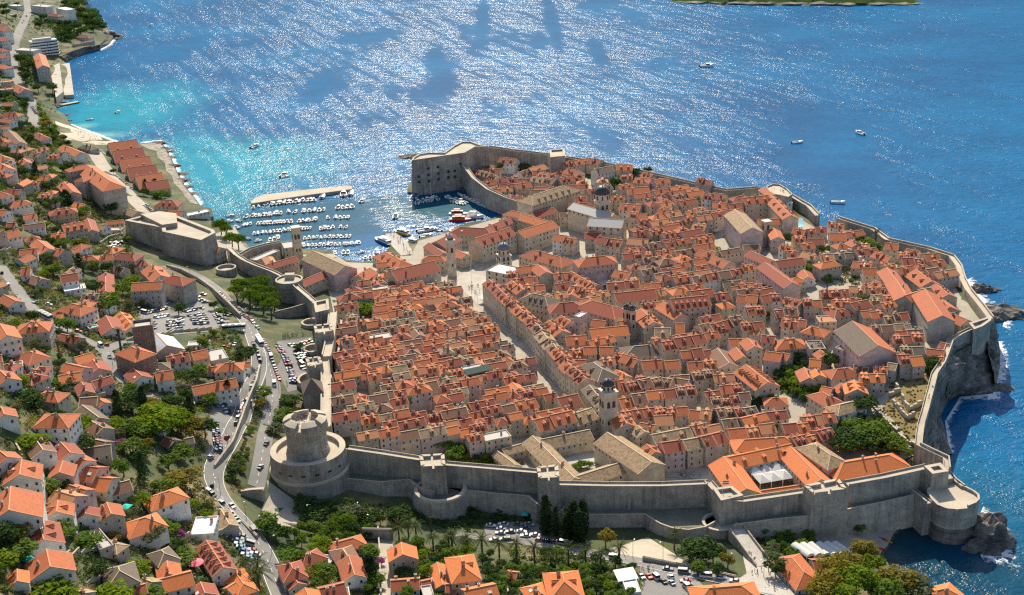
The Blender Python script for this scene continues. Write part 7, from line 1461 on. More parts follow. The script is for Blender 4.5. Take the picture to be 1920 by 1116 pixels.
def garden_wall(zone, pts, label, hgt=1.7):
    W = [gp(*zp(zone, *p)) for p in pts]; mb = MB(); g_ = random.Random(len(label))
    for a, b_ in zip(W, W[1:]):
        d = (b_ - a).xy; n_ = max(1, int(d.length / 4)); nn = Vector((-d.y, d.x)).normalized() * .3
        for i in range(n_):
            p, q = a.xy.lerp(b_.xy, i / n_), a.xy.lerp(b_.xy, (i + 1) / n_); z = h(*((p + q) / 2))
            mb.prism([(p.x - nn.x, p.y - nn.y), (q.x - nn.x, q.y - nn.y), (q.x + nn.x, q.y + nn.y), (p.x + nn.x, p.y + nn.y)], z - 2.5, z + hgt + g_.uniform(-.12, .12), 'cream_wall', 'walk_stone')
    tag(mb.build('garden_wall'), 'low stone garden wall ' + label, 'garden wall', 'garden walls on the hillside')
for a in [('D', [(430, 865), (560, 830), (630, 805), (720, 815), (830, 840)], 'in front of the terraced plot beside the green parasol villa'), ('D', [(610, 1035), (690, 1010), (745, 950)], 'left of the dark hipped villa'), ('D', [(1210, 740), (1330, 720), (1480, 690), (1570, 690)], 'below the white flat roof'), ('D', [(490, 50), (620, 20), (780, -20), (960, -60)], 'crossing the upper slope of green trees'), ('D', [(110, 60), (150, 150), (165, 170)], 'at the left edge of the slope'), ('D', [(250, 310), (300, 430), (310, 480)], 'right of the big white gabled villa'), ('D', [(640, 600), (750, 760), (830, 850)], 'down the middle of the terraced plot'),
          ('C', [(480, 700), (600, 740), (740, 760)], 'in front of the pink houses'), ('C', [(880, 370), (1060, 350), (1230, 310), (1480, 290)], 'along the foot of the upper car park'), ('C', [(1220, 690), (1340, 700), (1360, 830)], 'left of the long orange-roofed villa'), ('C', [(750, 1000), (900, 960), (1060, 900)], 'through the bright green pines'), ('C', [(60, 720), (260, 760), (440, 800)], 'below the yellowing garden'), ('B', [(0, 715), (120, 700)], 'behind the small orange houses at the left edge'), ('B', [(80, 260), (220, 220)], 'beside the pale empty yard'), ('B', [(260, 280), (420, 400)], 'behind the grey apartment block'), ('B', [(630, 610), (700, 660), (760, 620), (860, 600)], 'round the turning circle by the gate fortress'), ('G', [(1150, 660), (1160, 800), (1170, 1110)], 'along the left of the pale path'), ('J', [(380, 920), (420, 1110)], 'between the small gardens below the palms'), ('J', [(1140, 830), (1250, 1000), (1330, 1110)], 'left of the parked cars by the restaurant road')]: garden_wall(*a)

undergrowth([zp('A', *p) for p in [(400, 90), (520, -40), (600, 20), (660, 70), (740, 170), (730, 200), (640, 210), (520, 270), (410, 330), (380, 200), (240, 190), (230, 130), (400, 150)]], 560, ['leaf_dark', 'leaf_dark', 'leaf_mid'], 21, (3.5, 7), 'far_wood', 1.5)
undergrowth([zp('A', *p) for p in [(110, 350), (225, 380), (235, 540), (220, 600), (120, 560)]], 160, ['leaf_dark', 'leaf_dark', 'leaf_mid'], 22, (3, 6), 'far_wood', 1.3)
undergrowth([zp('A', *p) for p in [(0, 620), (200, 640), (330, 820), (400, 900), (420, 1000), (300, 1116), (0, 1116)]], 900, ['leaf_dark', 'leaf_mid', 'leaf_dark', 'leaf_mid'], 23, (2, 4), 'far_wood', 1.0)
undergrowth([zp('B', *p) for p in [(0, 60), (300, 20), (480, 100), (480, 300), (600, 440), (860, 430), (700, 480), (350, 380), (0, 400)]], 600, ['leaf_dark', 'leaf_mid', 'leaf_dark', 'leaf_bright'], 24, (1.6, 3.4), 'undergrowth', .8)

scatter([zp('N', *p) for p in [(740, 650), (880, 620), (1220, 640), (1200, 800), (740, 810)]], 9, ['mid', 'dark', 'olive'], 2.0, 3.4, 40)
undergrowth([zp('N', *p) for p in [(740, 650), (880, 620), (1220, 640), (1200, 800), (740, 810)]], 110, ['leaf_mid', 'leaf_olive', 'dry_grass'], 41)
undergrowth([zp('A', *p) for p in [(0, 150), (120, 100), (90, 330), (95, 560), (210, 700), (330, 800), (360, 760), (350, 680), (0, 600)]], 300, ['leaf_dark', 'leaf_mid', 'leaf_olive'], 42, (1.6, 3.4), 'far_wood', .9)

for (x, y, H_, r_) in [(930, 195, 4, 3.6), (870, 225, 4, 3), (985, 190, 3.5, 3), (900, 210, 3, 2.4)]: tree_at('J', x, y, H_, r_, 'mid')
for (x, y, r_) in [(840, 290, 2.6), (770, 215, 2.2), (860, 320, 2.2)]: tree_at('K', x, y, 4, r_, 'bright')
# ---------------------------------------------------------------- cars, vans, coaches
CARW = {'hatch': (3.9, 1.72, 1.48), 'sedan': (4.5, 1.78, 1.43), 'van': (5.0, 1.95, 2.15)}
def car_body(kind, paint):
    L_, W_, H_ = CARW[kind]; a = L_ / 2; b_ = W_ / 2; mb = MB(); belt = .88 if kind != 'van' else 1.15
    pr_ = [(-a, .28), (-a, .62), (-a + .12, .74), (-a * .42 if kind != 'van' else -a * .72, belt), (a * .78 if kind != 'hatch' else a * .96, belt), (a, belt - .12), (a, .28)]
    top = {'hatch': [(-a * .38, belt), (-a * .05, H_), (a * .62, H_), (a * .93, belt)], 'sedan': [(-a * .38, belt), (-a * .08, H_), (a * .38, H_), (a * .72, belt)], 'van': [(-a * .7, belt), (-a * .45, H_), (a * .95, H_), (a * .98, belt)]}[kind]
    n_ = len(pr_); vs = [(x, s_ * b_ * (.94 if z > .7 else 1), z) for s_ in (-1, 1) for x, z in pr_]
    mb.add(vs, [tuple(range(n_))[::-1], tuple(range(n_, 2 * n_))] + [(i, (i + 1) % n_, n_ + (i + 1) % n_, n_ + i) for i in range(n_)], paint)
    (x0, z0), (x1, z1), (x2, z2), (x3, z3) = top; k = .82
    mb.quad((x1, -b_ * k, z1), (x2, -b_ * k, z2), (x2, b_ * k, z2), (x1, b_ * k, z1), paint)
    return mb.mesh('body')
def car_glass(kind):
    L_, W_, H_ = CARW[kind]; a = L_ / 2; b_ = W_ / 2; belt = .88 if kind != 'van' else 1.15; mb = MB()
    top = {'hatch': [(-a * .38, belt), (-a * .05, H_), (a * .62, H_), (a * .93, belt)], 'sedan': [(-a * .38, belt), (-a * .08, H_), (a * .38, H_), (a * .72, belt)], 'van': [(-a * .7, belt), (-a * .45, H_), (a * .95, H_), (a * .98, belt)]}[kind]
    T = [(x, z - .015) for x, z in top]; k0, k1 = .92, .81
    for s_ in (-1, 1): mb.poly([(T[0][0], s_ * b_ * k0, T[0][1]), (T[3][0], s_ * b_ * k0, T[3][1]), (T[2][0], s_ * b_ * k1, T[2][1]), (T[1][0], s_ * b_ * k1, T[1][1])][::s_], 'car_glass')
    for i, j in ((0, 1), (3, 2)): mb.quad((T[i][0], -b_ * k0, T[i][1]), (T[i][0], b_ * k0, T[i][1]), (T[j][0], b_ * k1, T[j][1]), (T[j][0], -b_ * k1, T[j][1]), 'car_glass')
    return mb.mesh('window')
def wheel_mesh():
    mb = MB(); mb.tube((0, -.1, 0), (0, .1, 0), .31, 'tyre', 10); mb.tube((0, -.115, 0), (0, .115, 0), .17, 'paint_silver', 8); return mb.mesh('wheel')
gc = random.Random(77)
CARCOL = ['white'] * 5 + ['silver'] * 6 + ['grey'] * 6 + ['black'] * 5 + ['red'] * 3 + ['blue'] * 3 + ['green'] + ['teal'] * 2
CARS = []
def car(p, ang, colr=None, kind=None, where='', wheels=True):
    colr = colr or gc.choice(CARCOL[5:] + ['red', 'blue'] if 'lower car park' in where else CARCOL); kind = kind or gc.choice(('hatch', 'hatch', 'sedan', 'sedan', 'hatch', 'van' if colr in ('white', 'silver') else 'sedan'))
    if gc.random() < .5: ang += math.pi
    x, y = p[0], p[1]; z = h(x, y) + .2
    ex = .6; ca, sa = math.cos(ang), math.sin(ang); pitch_ = math.atan2(h(x + 2 * ca, y + 2 * sa) - h(x - 2 * ca, y - 2 * sa), 4.0)
    t = thing('parked_car' if where else 'car', 'van' if kind == 'van' else 'car', (x, y, z), ang)
    t.rotation_euler = (0, -pitch_, ang)
    place(shared(('car', kind, colr), lambda: car_body(kind, 'paint_' + colr)), 'body', t); place(shared(('glass', kind), lambda: car_glass(kind)), 'window', t)
    if wheels:
        a, b_ = CARW[kind][0] * .31, CARW[kind][1] * .45
        for sx in (-a, a):
            for sy in (-b_, b_): place(shared('wheel', wheel_mesh), 'wheel', t, (sx, sy, .31))
    AUTO.append((t, f"{colr} {'van' if kind == 'van' else 'car'}" + (' ' + where if where else ' driving'), 'car' + where, Vector((x, y, z)))); CARS.append(t)
    if where: t['group'] = 'cars ' + where
    return t
def cars(zone, x1, y1, x2, y2, n_, mode='along', where='parked by the road', rows_=1, wheels=True):
    A, B2 = gp(*zp(zone, x1, y1)).xy, gp(*zp(zone, x2, y2)).xy; d = B2 - A; an = math.atan2(d.y, d.x)
    for i in range(n_):
        if gc.random() < .11: continue
        p = A + d * ((i + .5) / n_); car(p, an + {'along': 0, 'across': math.pi / 2, 'angled': math.pi / 3}[mode] + gc.uniform(-.05, .05), where=where, wheels=wheels)
w1, w2, w3, w4, w5 = 'parked along the lower road', 'in the upper car park', 'in the lower car park', 'parked on the hairpin road', 'in the lot below the cypresses'
cars('E', 40, 815, 330, 1090, 22, 'along', w1); cars('F', 345, 290, 470, 590, 20, 'along', w1); cars('F', 275, 310, 330, 450, 8, 'along', w1); cars('F', 332, 455, 262, 640, 9, 'along', w4)
cars('F', 245, 705, 180, 810, 7, 'across', w4); cars('F', 182, 830, 150, 915, 5, 'along', w4); cars('F', 10, 757, 150, 712, 6, 'across', w4); cars('F', 78, 790, 125, 800, 2, 'across', w4); cars('F', 8, 870, 40, 1075, 12, 'across', w4)
cars('D', 1440, 380, 1560, 490, 4, 'along', w4); cars('D', 1600, 540, 1690, 640, 4, 'along', w4); cars('D', 1630, 710, 1740, 880, 7, 'angled', 'in the lot by the lawn'); cars('D', 1690, 705, 1786, 850, 6, 'angled', 'in the lot by the lawn')
for a in [(1000, 182, 1185, 140, 8), (1080, 215, 1200, 190, 5), (1285, 170, 1415, 142, 6), (1310, 202, 1430, 188, 5), (1330, 228, 1450, 218, 5), (1345, 255, 1460, 248, 5), (1170, 245, 1280, 228, 5), (1165, 270, 1280, 255, 5), (1170, 295, 1275, 285, 4), (1040, 255, 1090, 250, 2), (1050, 285, 1085, 282, 2), (955, 152, 1180, 105, 10), (1285, 95, 1430, 45, 7), (1400, 85, 1440, 110, 2)]: cars('C', *a, 'across', w2)
cars('C', 1505, 185, 1545, 255, 6, 'across', w2); cars('C', 1560, 190, 1615, 200, 2, 'across', w2)
for a in [(525, 335, 690, 300, 6), (575, 375, 655, 362, 4), (575, 402, 645, 392, 4), (590, 432, 650, 424, 3), (600, 462, 645, 455, 2), (612, 495, 645, 488, 2)]: cars('F', *a, 'across', w3)
cars('F', 450, 330, 530, 480, 11, 'across', w3); cars('F', 490, 400, 590, 610, 15, 'across', w3); cars('F', 522, 440, 560, 600, 8, 'across', w3)
for x, y in [(300, 640), (385, 630), (490, 630), (570, 632), (375, 660), (535, 655), (365, 692), (435, 682), (515, 680), (540, 710), (605, 705)]: car(gp(*zp('J', x, y)).xy, gc.uniform(-.3, .15), gc.choice(['white', 'silver', 'grey', 'white']), 'sedan', w5)
cars('J', 625, 738, 810, 765, 6, 'along', w5); cars('J', 300, 740, 450, 732, 4, 'along', w5)
for x, y, c_ in [(1355, 1000, 'white'), (1402, 997, 'red'), (1450, 1002, 'white'), (1505, 1030, 'black'), (1555, 1000, 'white'), (1560, 1040, 'silver'), (1670, 1075, 'silver'), (1690, 1100, 'white')]: car(gp(*zp('J', x, y)).xy, 1.9, c_, None, 'in the restaurant lot')
car(gp(*zp('J', 1655, 1025)).xy, .1, 'red', 'sedan', 'in the restaurant lot'); car(gp(*zp('J', 1670, 1055)).xy, .3, 'silver', 'sedan', 'in the restaurant lot')
for z, x, y, c_, k, an in [('C', 765, 490, 'grey', 'hatch', 1.9), ('C', 865, 628, 'blue', 'hatch', 1.9), ('C', 905, 690, 'black', 'hatch', 2.0), ('C', 706, 412, 'white', 'van', 2.2), ('C', 746, 404, 'red', 'hatch', 2.2), ('C', 1585, 1050, 'red', 'hatch', 1.4), ('F', 427, 605, 'white', 'van', 1.8), ('F', 372, 1018, 'black', 'sedan', 1.4), ('G', 330, 230, 'silver', 'sedan', 1.35), ('D', 1480, 360, 'black', 'hatch', 1.8), ('D', 1470, 165, 'silver', 'hatch', 1.2), ('D', 1620, 502, 'silver', 'sedan', 2.2), ('D', 1765, 670, 'black', 'van', 2.1),
                        ('J', 1165, 865, 'white', 'van', -.25), ('J', 1535, 943, 'grey', 'sedan', -.25), ('J', 1650, 965, 'white', 'van', -.25), ('K', 85, 965, 'grey', 'van', -.25), ('K', 235, 992, 'white', 'van', -.25), ('K', 340, 1002, 'white', 'sedan', -.25), ('K', 435, 1028, 'silver', 'hatch', -.3), ('B', 15, 870, 'black', 'hatch', 1.9), ('B', 245, 1075, 'white', 'hatch', 1.2), ('B', 340, 1090, 'white', 'hatch', .3), ('B', 60, 965, 'white', 'van', 2.0), ('C', 650, 265, 'red', 'hatch', .3), ('C', 380, 310, 'red', 'hatch', .3), ('C', 545, 310, 'red', 'hatch', .2), ('F', 80, 345, 'red', 'hatch', 1.4), ('F', 112, 340, 'red', 'hatch', 1.4), ('F', 150, 330, 'white', 'hatch', 1.4)]: car(gp(*zp(z, x, y)).xy, an, c_, k)
w6 = 'parked beside the seaside warehouses'
cars('B', 700, 10, 745, 50, 4, 'along', w6, wheels=False); cars('B', 775, 75, 885, 185, 9, 'along', w6, wheels=False); cars('B', 805, 185, 925, 285, 8, 'along', w6, wheels=False); cars('B', 1010, 390, 1070, 445, 6, 'across', w6, wheels=False); cars('B', 760, 690, 850, 650, 7, 'across', 'on the walled turning circle'); cars('B', 770, 665, 820, 655, 4, 'across', 'on the walled turning circle')
cars('A', 70, 110, 140, 100, 4, 'across', 'beside the upper coast road', wheels=False); cars('A', 150, 170, 190, 110, 4, 'along', 'beside the upper coast road', wheels=False); cars('A', 222, 745, 262, 810, 6, 'across', 'above the beach', wheels=False)
def coach(zone, x, y, ang, label, L_=12):
    p = gp(*zp(zone, x, y)); t = thing('coach', 'bus', (p.x, p.y, p.z + .2), ang, label); a = L_ / 2
    mb = MB(); mb.box(-a, a, -1.25, 1.25, .35, 1.5, 'paint_white', True); mb.box(-a + .05, a - .05, -1.2, 1.2, 2.55, 3.2, 'paint_white'); mb.build('body', t)
    mb = MB(); mb.box(-a + .02, a - .02, -1.22, 1.22, 1.5, 2.56, 'car_glass'); mb.build('window', t)
    for k in range(3): q = MB(); q.box(-a + 1.5 + k * 3.6, -a + 3.6 + k * 3.6, -.7, .7, 3.2, 3.42, 'paint_silver'); q.build('roof_unit', t)
    for sx in (-a * .6, a * .55):
        for sy in (-1.15, 1.15): place(shared('wheel', wheel_mesh), 'wheel', t, (sx, sy, .45), 0, (1.45, 1.4, 1.45))
coach('C', 320, 212, 2.35, 'white coach on the narrow street beside the dormered hillside villa'); coach('C', 1635, 292, .05, 'silver-white coach standing crosswise at the upper car park exit', 13); coach('F', 325, 312, 1.95, 'white coach driving down where the two roads meet')

# ---------------------------------------------------------------- boats
def boat_mesh(kind):
    mb = MB(); N_ = 9; st_ = []
    for i in range(N_):
        t = i / (N_ - 1); wd = (.5 * (1 - t ** 2.6) ** .8 + .02) * (.86 + .14 * min(1, t * 4)); st_.append((-.5 + t, wd * .42, .0 + .10 * t * t))
    for i in range(N_ - 1):
        (x0, b0, z0), (x1, b1, z1) = st_[i], st_[i + 1]
        for s_ in (-1, 1):
            q = [(x0, s_ * b0 * .7, -.05), (x1, s_ * b1 * .7, -.05), (x1, s_ * b1, .13 + z1), (x0, s_ * b0, .13 + z0)]; mb.quad(*(q if s_ < 0 else q[::-1]), 'white_paint')
            q = [(x0, s_ * b0, .13 + z0), (x1, s_ * b1, .13 + z1), (x1, s_ * b1 * .78, .13 + z1), (x0, s_ * b0 * .78, .13 + z0)]; mb.quad(*(q if s_ < 0 else q[::-1]), 'white_paint')
        dk = 'boat_deck' if i < 5 else 'white_paint'; zd = .06 if i < 5 else .13
        mb.quad((x0, -b0 * .78, zd + z0), (x1, -b1 * .78, zd + z1), (x1, b1 * .78, zd + z1), (x0, b0 * .78, zd + z0), dk)
    mb.poly([(-.5, -st_[0][1] * .7, -.05), (-.5, -st_[0][1], .13), (-.5, st_[0][1], .13), (-.5, st_[0][1] * .7, -.05)], 'white_paint')
    return mb.mesh('hull')
def boat_top(kind):
    mb = MB()
    if kind == 'cabin': mb.box(-.05, .22, -.12, .12, .08, .27, 'white_paint'); mb.box(-.052, .225, -.122, .122, .16, .24, 'car_glass'); return mb.mesh('cabin')
    if kind == 'cover': mb.quad((-.46, -.19, .15), (.2, -.17, .17), (.2, 0, .23), (-.46, 0, .2), 'boat_blue'); mb.quad((-.46, 0, .2), (.2, 0, .23), (.2, .17, .17), (-.46, .19, .15), 'boat_blue'); return mb.mesh('tarpaulin')
    if kind == 'shade': mb.box(-.3, .1, -.16, .16, .36, .38, 'canopy_cloth', True); [mb.box(x - .01, x + .01, y - .01, y + .01, .1, .36, 'white_paint') for x in (-.28, .08) for y in (-.14, .14)]; return mb.mesh('sun_canopy')
    mb.box(0, .06, -.16, .16, .12, .22, 'car_glass', True); return mb.mesh('windscreen')
gb_ = random.Random(5)
def boat(u, v, L_=6.0, ang=None, where='', top=None, wid=1.0):
    p = px(u, v, .1); top = top or gb_.choice(('cabin', 'screen', 'screen', 'cover', 'shade')); ang = math.pi / 2 + gb_.uniform(-.3, .3) if ang is None else ang
    L_ *= gb_.uniform(.88, 1.12); t = thing('moored_boat' if where else 'motor_boat', 'boat', (p.x, p.y, .1), ang, group='boats ' + where if where else None)
    sc2 = (L_, L_ * wid, L_ * .9); place(shared('hull', lambda: boat_mesh(0)), 'hull', t, (0, 0, 0), 0, sc2)
    place(shared(('btop', top), lambda: boat_top(top)), {'cabin': 'cabin', 'cover': 'tarpaulin', 'shade': 'sun_canopy'}.get(top, 'windscreen'), t, (0, 0, 0), 0, sc2)
    q = shared('motor', lambda: (lambda m_: (m_.box(-.57, -.49, -.035, .035, -.02, .2, 'paint_black', True), m_.mesh('outboard_motor'))[-1])(MB())); place(q, 'outboard_motor', t, (0, 0, 0), 0, sc2)
    AUTO.append((t, {'cabin': 'small white cabin boat', 'cover': 'small blue-covered boat', 'shade': 'small white canopied boat', 'screen': 'small open white boat'}[top] + (' ' + where if where else ' on the open water'), 'boat' + where, Vector((p.x, p.y, 0)))); return t
wm = 'in the outer marina'
def boats(zone, x1, y1, x2, y2, n_, L_=6.2, where=wm, ang=None):
    for i in range(n_):
        t = i / max(1, n_ - 1); boat(*zp(zone, x1 + (x2 - x1) * t + gb_.uniform(-3, 3), y1 + (y2 - y1) * t + gb_.uniform(-3, 3)), L_, ang, where)
for a in [(415, 198, 705, 168, 12, 8), (765, 148, 765, 148, 1, 11), (912, 135, 965, 130, 2, 12), (280, 222, 318, 217, 2), (232, 287, 232, 287, 1, 7.5), (275, 282, 470, 264, 9, 7.5), (525, 254, 575, 252, 2, 7.5), (635, 248, 773, 238, 5, 7.5), (873, 224, 968, 220, 4, 8.5), (212, 344, 255, 340, 3), (312, 337, 540, 322, 11, 7), (600, 320, 715, 306, 6, 7), (797, 296, 797, 296, 1), (855, 293, 943, 291, 4, 7), (287, 405, 365, 393, 4), (393, 394, 545, 379, 7), (590, 374, 675, 367, 5), (750, 371, 835, 362, 4, 7), (888, 361, 928, 361, 2), (398, 452, 450, 438, 3, 7.5), (640, 436, 950, 425, 12), (630, 489, 880, 480, 10), (915, 480, 1015, 471, 6), (848, 540, 848, 540, 1, 7), (910, 541, 935, 541, 2, 7), (1065, 576, 1120, 566, 3), (1140, 541, 1140, 541, 1, 11)]: boats('E', *a)
for (x, y, an) in [(120, 281, .2), (175, 316, 2.6), (150, 356, .2), (160, 368, .1), (235, 440, 2.4), (315, 457, .3), (390, 482, .3), (370, 202, 1), (1030, 180, 1.4), (115, 322, .3), (500, 10, .5), (1030, 538, .5)]: boat(*zp('E', x, y), 8 if y < 200 else 6.5, an, wm)
wi = 'in the inner basin'
for a in [(160, 522, 295, 495, 5, 9), (275, 441, 380, 426, 6, 6), (370, 490, 490, 522, 8, 7), (400, 512, 480, 532, 5, 7), (460, 470, 760, 598, 20, 7), (480, 486, 700, 580, 9, 6.5), (185, 456, 205, 451, 2, 6)]: boats('I', *a, wi, 2.4 if a[4] in (20, 9, 8) else None)
boat(*zp('I', 143, 478), 12, 1.5, wi, 'cover', 1.2); boat(*zp('I', 215, 720), 13, .3, wi, 'cabin'); boat(*zp('I', 300, 716), 9, 2.4, wi, 'cabin'); boat(*zp('I', 220, 760), 9, .3, wi, 'cabin'); boat(*zp('I', 560, 625), 13, -.3, wi, 'shade')
for (u, v, L_, an, tp) in [(221, 211, 9, 1.2, 'cabin'), (169, 225, 8, .2, 'screen'), (478, 276, 13, 1.0, 'cabin'), (533, 330, 14, 1.2, 'cabin'), (1325, 125, 15, 0, 'cabin'), (1495, 268, 11, .1, 'screen'), (1612, 251, 11, 2.0, 'cabin'), (1571, 381, 12, -.3, 'cover'), (680, 378, 8, 1.2, 'cabin'), (742, 407, 10, 1.5, 'cabin'), (284, 48, 10, 1.4, 'cabin')]: boat(u, v, L_, an, '', tp)
def ship(zone, x, y, L_, ang, hull, label, stripe='white_paint'):
    p = px(*zp(zone, x, y), .1); t = thing('tour_boat', 'boat', (p.x, p.y, .1), ang, label); a = L_ / 2; b_ = L_ * .14; mb = MB()
    P_ = [(-a, -b_ * .85), (a * .45, -b_), (a * .8, -b_ * .6), (a, 0), (a * .8, b_ * .6), (a * .45, b_), (-a, b_ * .85)]
    mb.prism([(x_ * .95, y_ * .85) for x_, y_ in P_], -.5, .2, hull); mb.prism(P_, .2, 1.5, hull, 'boat_deck'); mb.build('hull', t)
    mb = MB(); mb.box(-a * .75, a * .4, -b_ * .7, b_ * .7, 1.5, 3.3, stripe); mb.box(-a * .752, a * .402, -b_ * .702, b_ * .702, 2.1, 2.9, 'car_glass'); mb.build('cabin', t)
    mb = MB(); mb.box(-a * .5, a * .1, -b_ * .55, b_ * .55, 4.6, 4.75, stripe, True); [mb.box(x_ - .06, x_ + .06, y_ - .06, y_ + .06, 3.3, 4.6, 'white_paint') for x_ in (-a * .48, a * .08) for y_ in (-b_ * .5, b_ * .5)]; mb.build('sun_deck', t)
    mb = MB(); mb.tube((a * .2, 0, 3.3), (a * .2, 0, 7.5), .07, 'white_paint'); mb.build('mast', t)
ship('E', 1185, 462, 22, 2.2, 'boat_blue', 'big dark blue tour boat moored at the left side of the crowded pier'); ship('E', 1312, 402, 17, 2.4, 'yellow_gloss', 'tour boat with a yellow hull moored at the right side of the crowded pier'); ship('E', 1385, 468, 12, 2.4, 'white_paint', 'small white tour boat moored between the pier and the arsenal')
ship('I', 450, 605, 16, -.1, 'white_paint', 'white tour boat with a red deck off the arsenal', 'red_gloss'); ship('I', 460, 645, 17, -.1, 'red_gloss', 'tour boat with an orange-red hull nearest the arsenal', 'paint_orange'); ship('I', 1240 / 3, 740 / 1, 9, .4, 'white_paint', 'small white launch before the arsenal')
p = px(*zp('I', 252, 500), 0); t = thing('sailing_boat', 'boat', (p.x, p.y, .1), 1.0, 'white sailing boat with a bare mast in the inner basin'); place(shared('hull', lambda: 0), 'hull', t, (0, 0, 0), 0, (11, 9, 10)); mb = MB(); mb.tube((1, 0, 1), (1, 0, 14), .12, 'white_paint'); mb.tube((1, 0, 2.4), (-4, 0, 2.4), .09, 'white_paint'); mb.build('mast', t)

# ---------------------------------------------------------------- people
def person_mesh(shirt, legs, hair, pose):
    me = bpy.data.meshes.new('person'); s = .16 * pose
    V_ = [((0, 0, .95), .15), ((0, 0, 1.2), .14), ((0, 0, 1.42), .17), ((0, 0, 1.53), .06), ((0, .02, 1.63), .10), ((0, .01, 1.74), .085),
          ((.1, 0, .9), .11), ((.11, s, .5), .075), ((.11, s * 1.3 - .05, .08), .05), ((.11, s * 1.3 + .12, .04), .045), ((-.1, 0, .9), .11), ((-.11, -s, .5), .075), ((-.11, -s * 1.5 - .05, .1), .05), ((-.11, -s * 1.5 + .12, .04), .045),
          ((.2, 0, 1.4), .065), ((.25, -s * .7, 1.14), .05), ((.25, .02, .9), .04), ((.25, .08, .8), .035), ((-.2, 0, 1.4), .065), ((-.25, s * .7, 1.14), .05), ((-.25, .12, .92), .04), ((-.25, .18, .83), .035)]
    E_ = [(0, 1), (1, 2), (2, 3), (3, 4), (4, 5), (0, 6), (6, 7), (7, 8), (8, 9), (0, 10), (10, 11), (11, 12), (12, 13), (2, 14), (14, 15), (15, 16), (16, 17), (2, 18), (18, 19), (19, 20), (20, 21)]
    me.from_pydata([v[0] for v in V_], E_, []); o = bpy.data.objects.new('person_build', me); col.objects.link(o)
    o.modifiers.new('skin', 'SKIN'); o.modifiers.new('sub', 'SUBSURF').levels = 1
    for i, v in enumerate(V_): me.skin_vertices[0].data[i].radius = (v[1], v[1])
    me.skin_vertices[0].data[0].use_root = True
    dg = bpy.context.evaluated_depsgraph_get(); m2 = bpy.data.meshes.new_from_object(o.evaluated_get(dg)); bpy.data.objects.remove(o)
    m2.materials.clear()
    for m_ in (legs, shirt, 'skin', hair): m2.materials.append(MATS[m_])
    for p_ in m2.polygons:
        c_ = p_.center; ax = abs(c_.x)
        p_.material_index = 3 if c_.z > 1.66 and c_.y < .06 or c_.z > 1.76 else 2 if c_.z > 1.5 or (ax > .2 and c_.z < 1.2) or (c_.z < .45 and shirt[-1] in '025') else 1 if c_.z > .95 else 0
    m2.name = 'person'; return m2
PM = [person_mesh('cloth_%d' % a, 'cloth_%d' % b_, 'bark' if i % 2 else 'iron', ps) for i, (a, b_, ps) in enumerate([(2, 1, 1), (0, 3, .3), (1, 2, 1), (4, 1, .2), (2, 3, 1.2), (5, 1, .5), (3, 2, .8)])]
PW_ = ['white and navy', 'red and black', 'navy and white', 'teal and navy', 'white and black', 'orange and navy', 'black and white']
gp_ = random.Random(9)
def person(p, where):
    i = gp_.randrange(7); t = thing('person', 'person', (p[0], p[1], p[2]), gp_.uniform(0, 6.28), me=None); t.name = 'person'
    o = t; bpy.data.objects.remove(t); o = place(PM[i], 'person', None, tuple(p), gp_.uniform(0, 6.28)); o['category'] = 'person'; o['group'] = 'people ' + where
    AUTO.append((o, 'person in ' + PW_[i] + ' ' + where, 'person' + where, Vector(p)))
def crowd(zone, P, n_, where, z=None, dz=.15):
    W = [zp(zone, *q) for q in P]; x0, x1 = min(w_[0] for w_ in W), max(w_[0] for w_ in W); y0, y1 = min(w_[1] for w_ in W), max(w_[1] for w_ in W); k = 0
    for _ in range(n_ * 30):
        u, v = gp_.uniform(x0, x1), gp_.uniform(y0, y1)
        if k < n_ and inpoly(u, v, W): p = px(u, v, z) if z is not None else gp(u, v, dz); person(p, where); k += 1
for k in range(26): a = gp_.uniform(0, 6.28); r_ = 5.2 * gp_.random() ** .5; person((MX + r_ * math.cos(a), MY + r_ * math.sin(a), 46.0), 'on the tower top')
crowd('F', [(480, 262), (640, 225), (645, 262), (490, 290)], 30, 'queueing by the ramparts'); crowd('O', [(110, 45), (200, 40), (290, 160), (250, 190), (160, 100)], 24, 'on the clock-tower square', None, .3); crowd('E', [(1225, 400), (1270, 395), (1400, 520), (1390, 570), (1330, 540)], 36, 'on the harbour pier', None, .3)
crowd('K', [(430, 775), (460, 770), (610, 900), (570, 920)], 12, 'on the bridge', None, 1.2); crowd('K', [(520, 960), (640, 910), (800, 1060), (720, 1090)], 16, 'on the pavement', None, .3); crowd('J', [(1560, 290), (1690, 265), (1780, 290), (1640, 310)], 26, 'on the gate square', None, .3)
crowd('J', [(1330, 930), (1440, 930), (1440, 960), (1330, 965)], 9, 'waiting beside the road', None, .3); crowd('M', [(1150, 650), (1170, 640), (1130, 800), (1110, 800)], 5, 'on the cliff wall', 25.2); crowd('O', [(330, 260), (360, 250), (560, 520), (540, 530)], 12, 'on the main street', None, .3); crowd('N', [(540, 120), (640, 130), (690, 170), (600, 150)], 8, 'on the sea bastion', 25.05); crowd('A', [(480, 900), (640, 940), (760, 1000), (560, 970)], 16, 'on the beach', None, .2)
crowd('F', [(825, 470), (860, 470), (850, 800), (812, 800)], 6, 'inside the ramparts', None, .2)

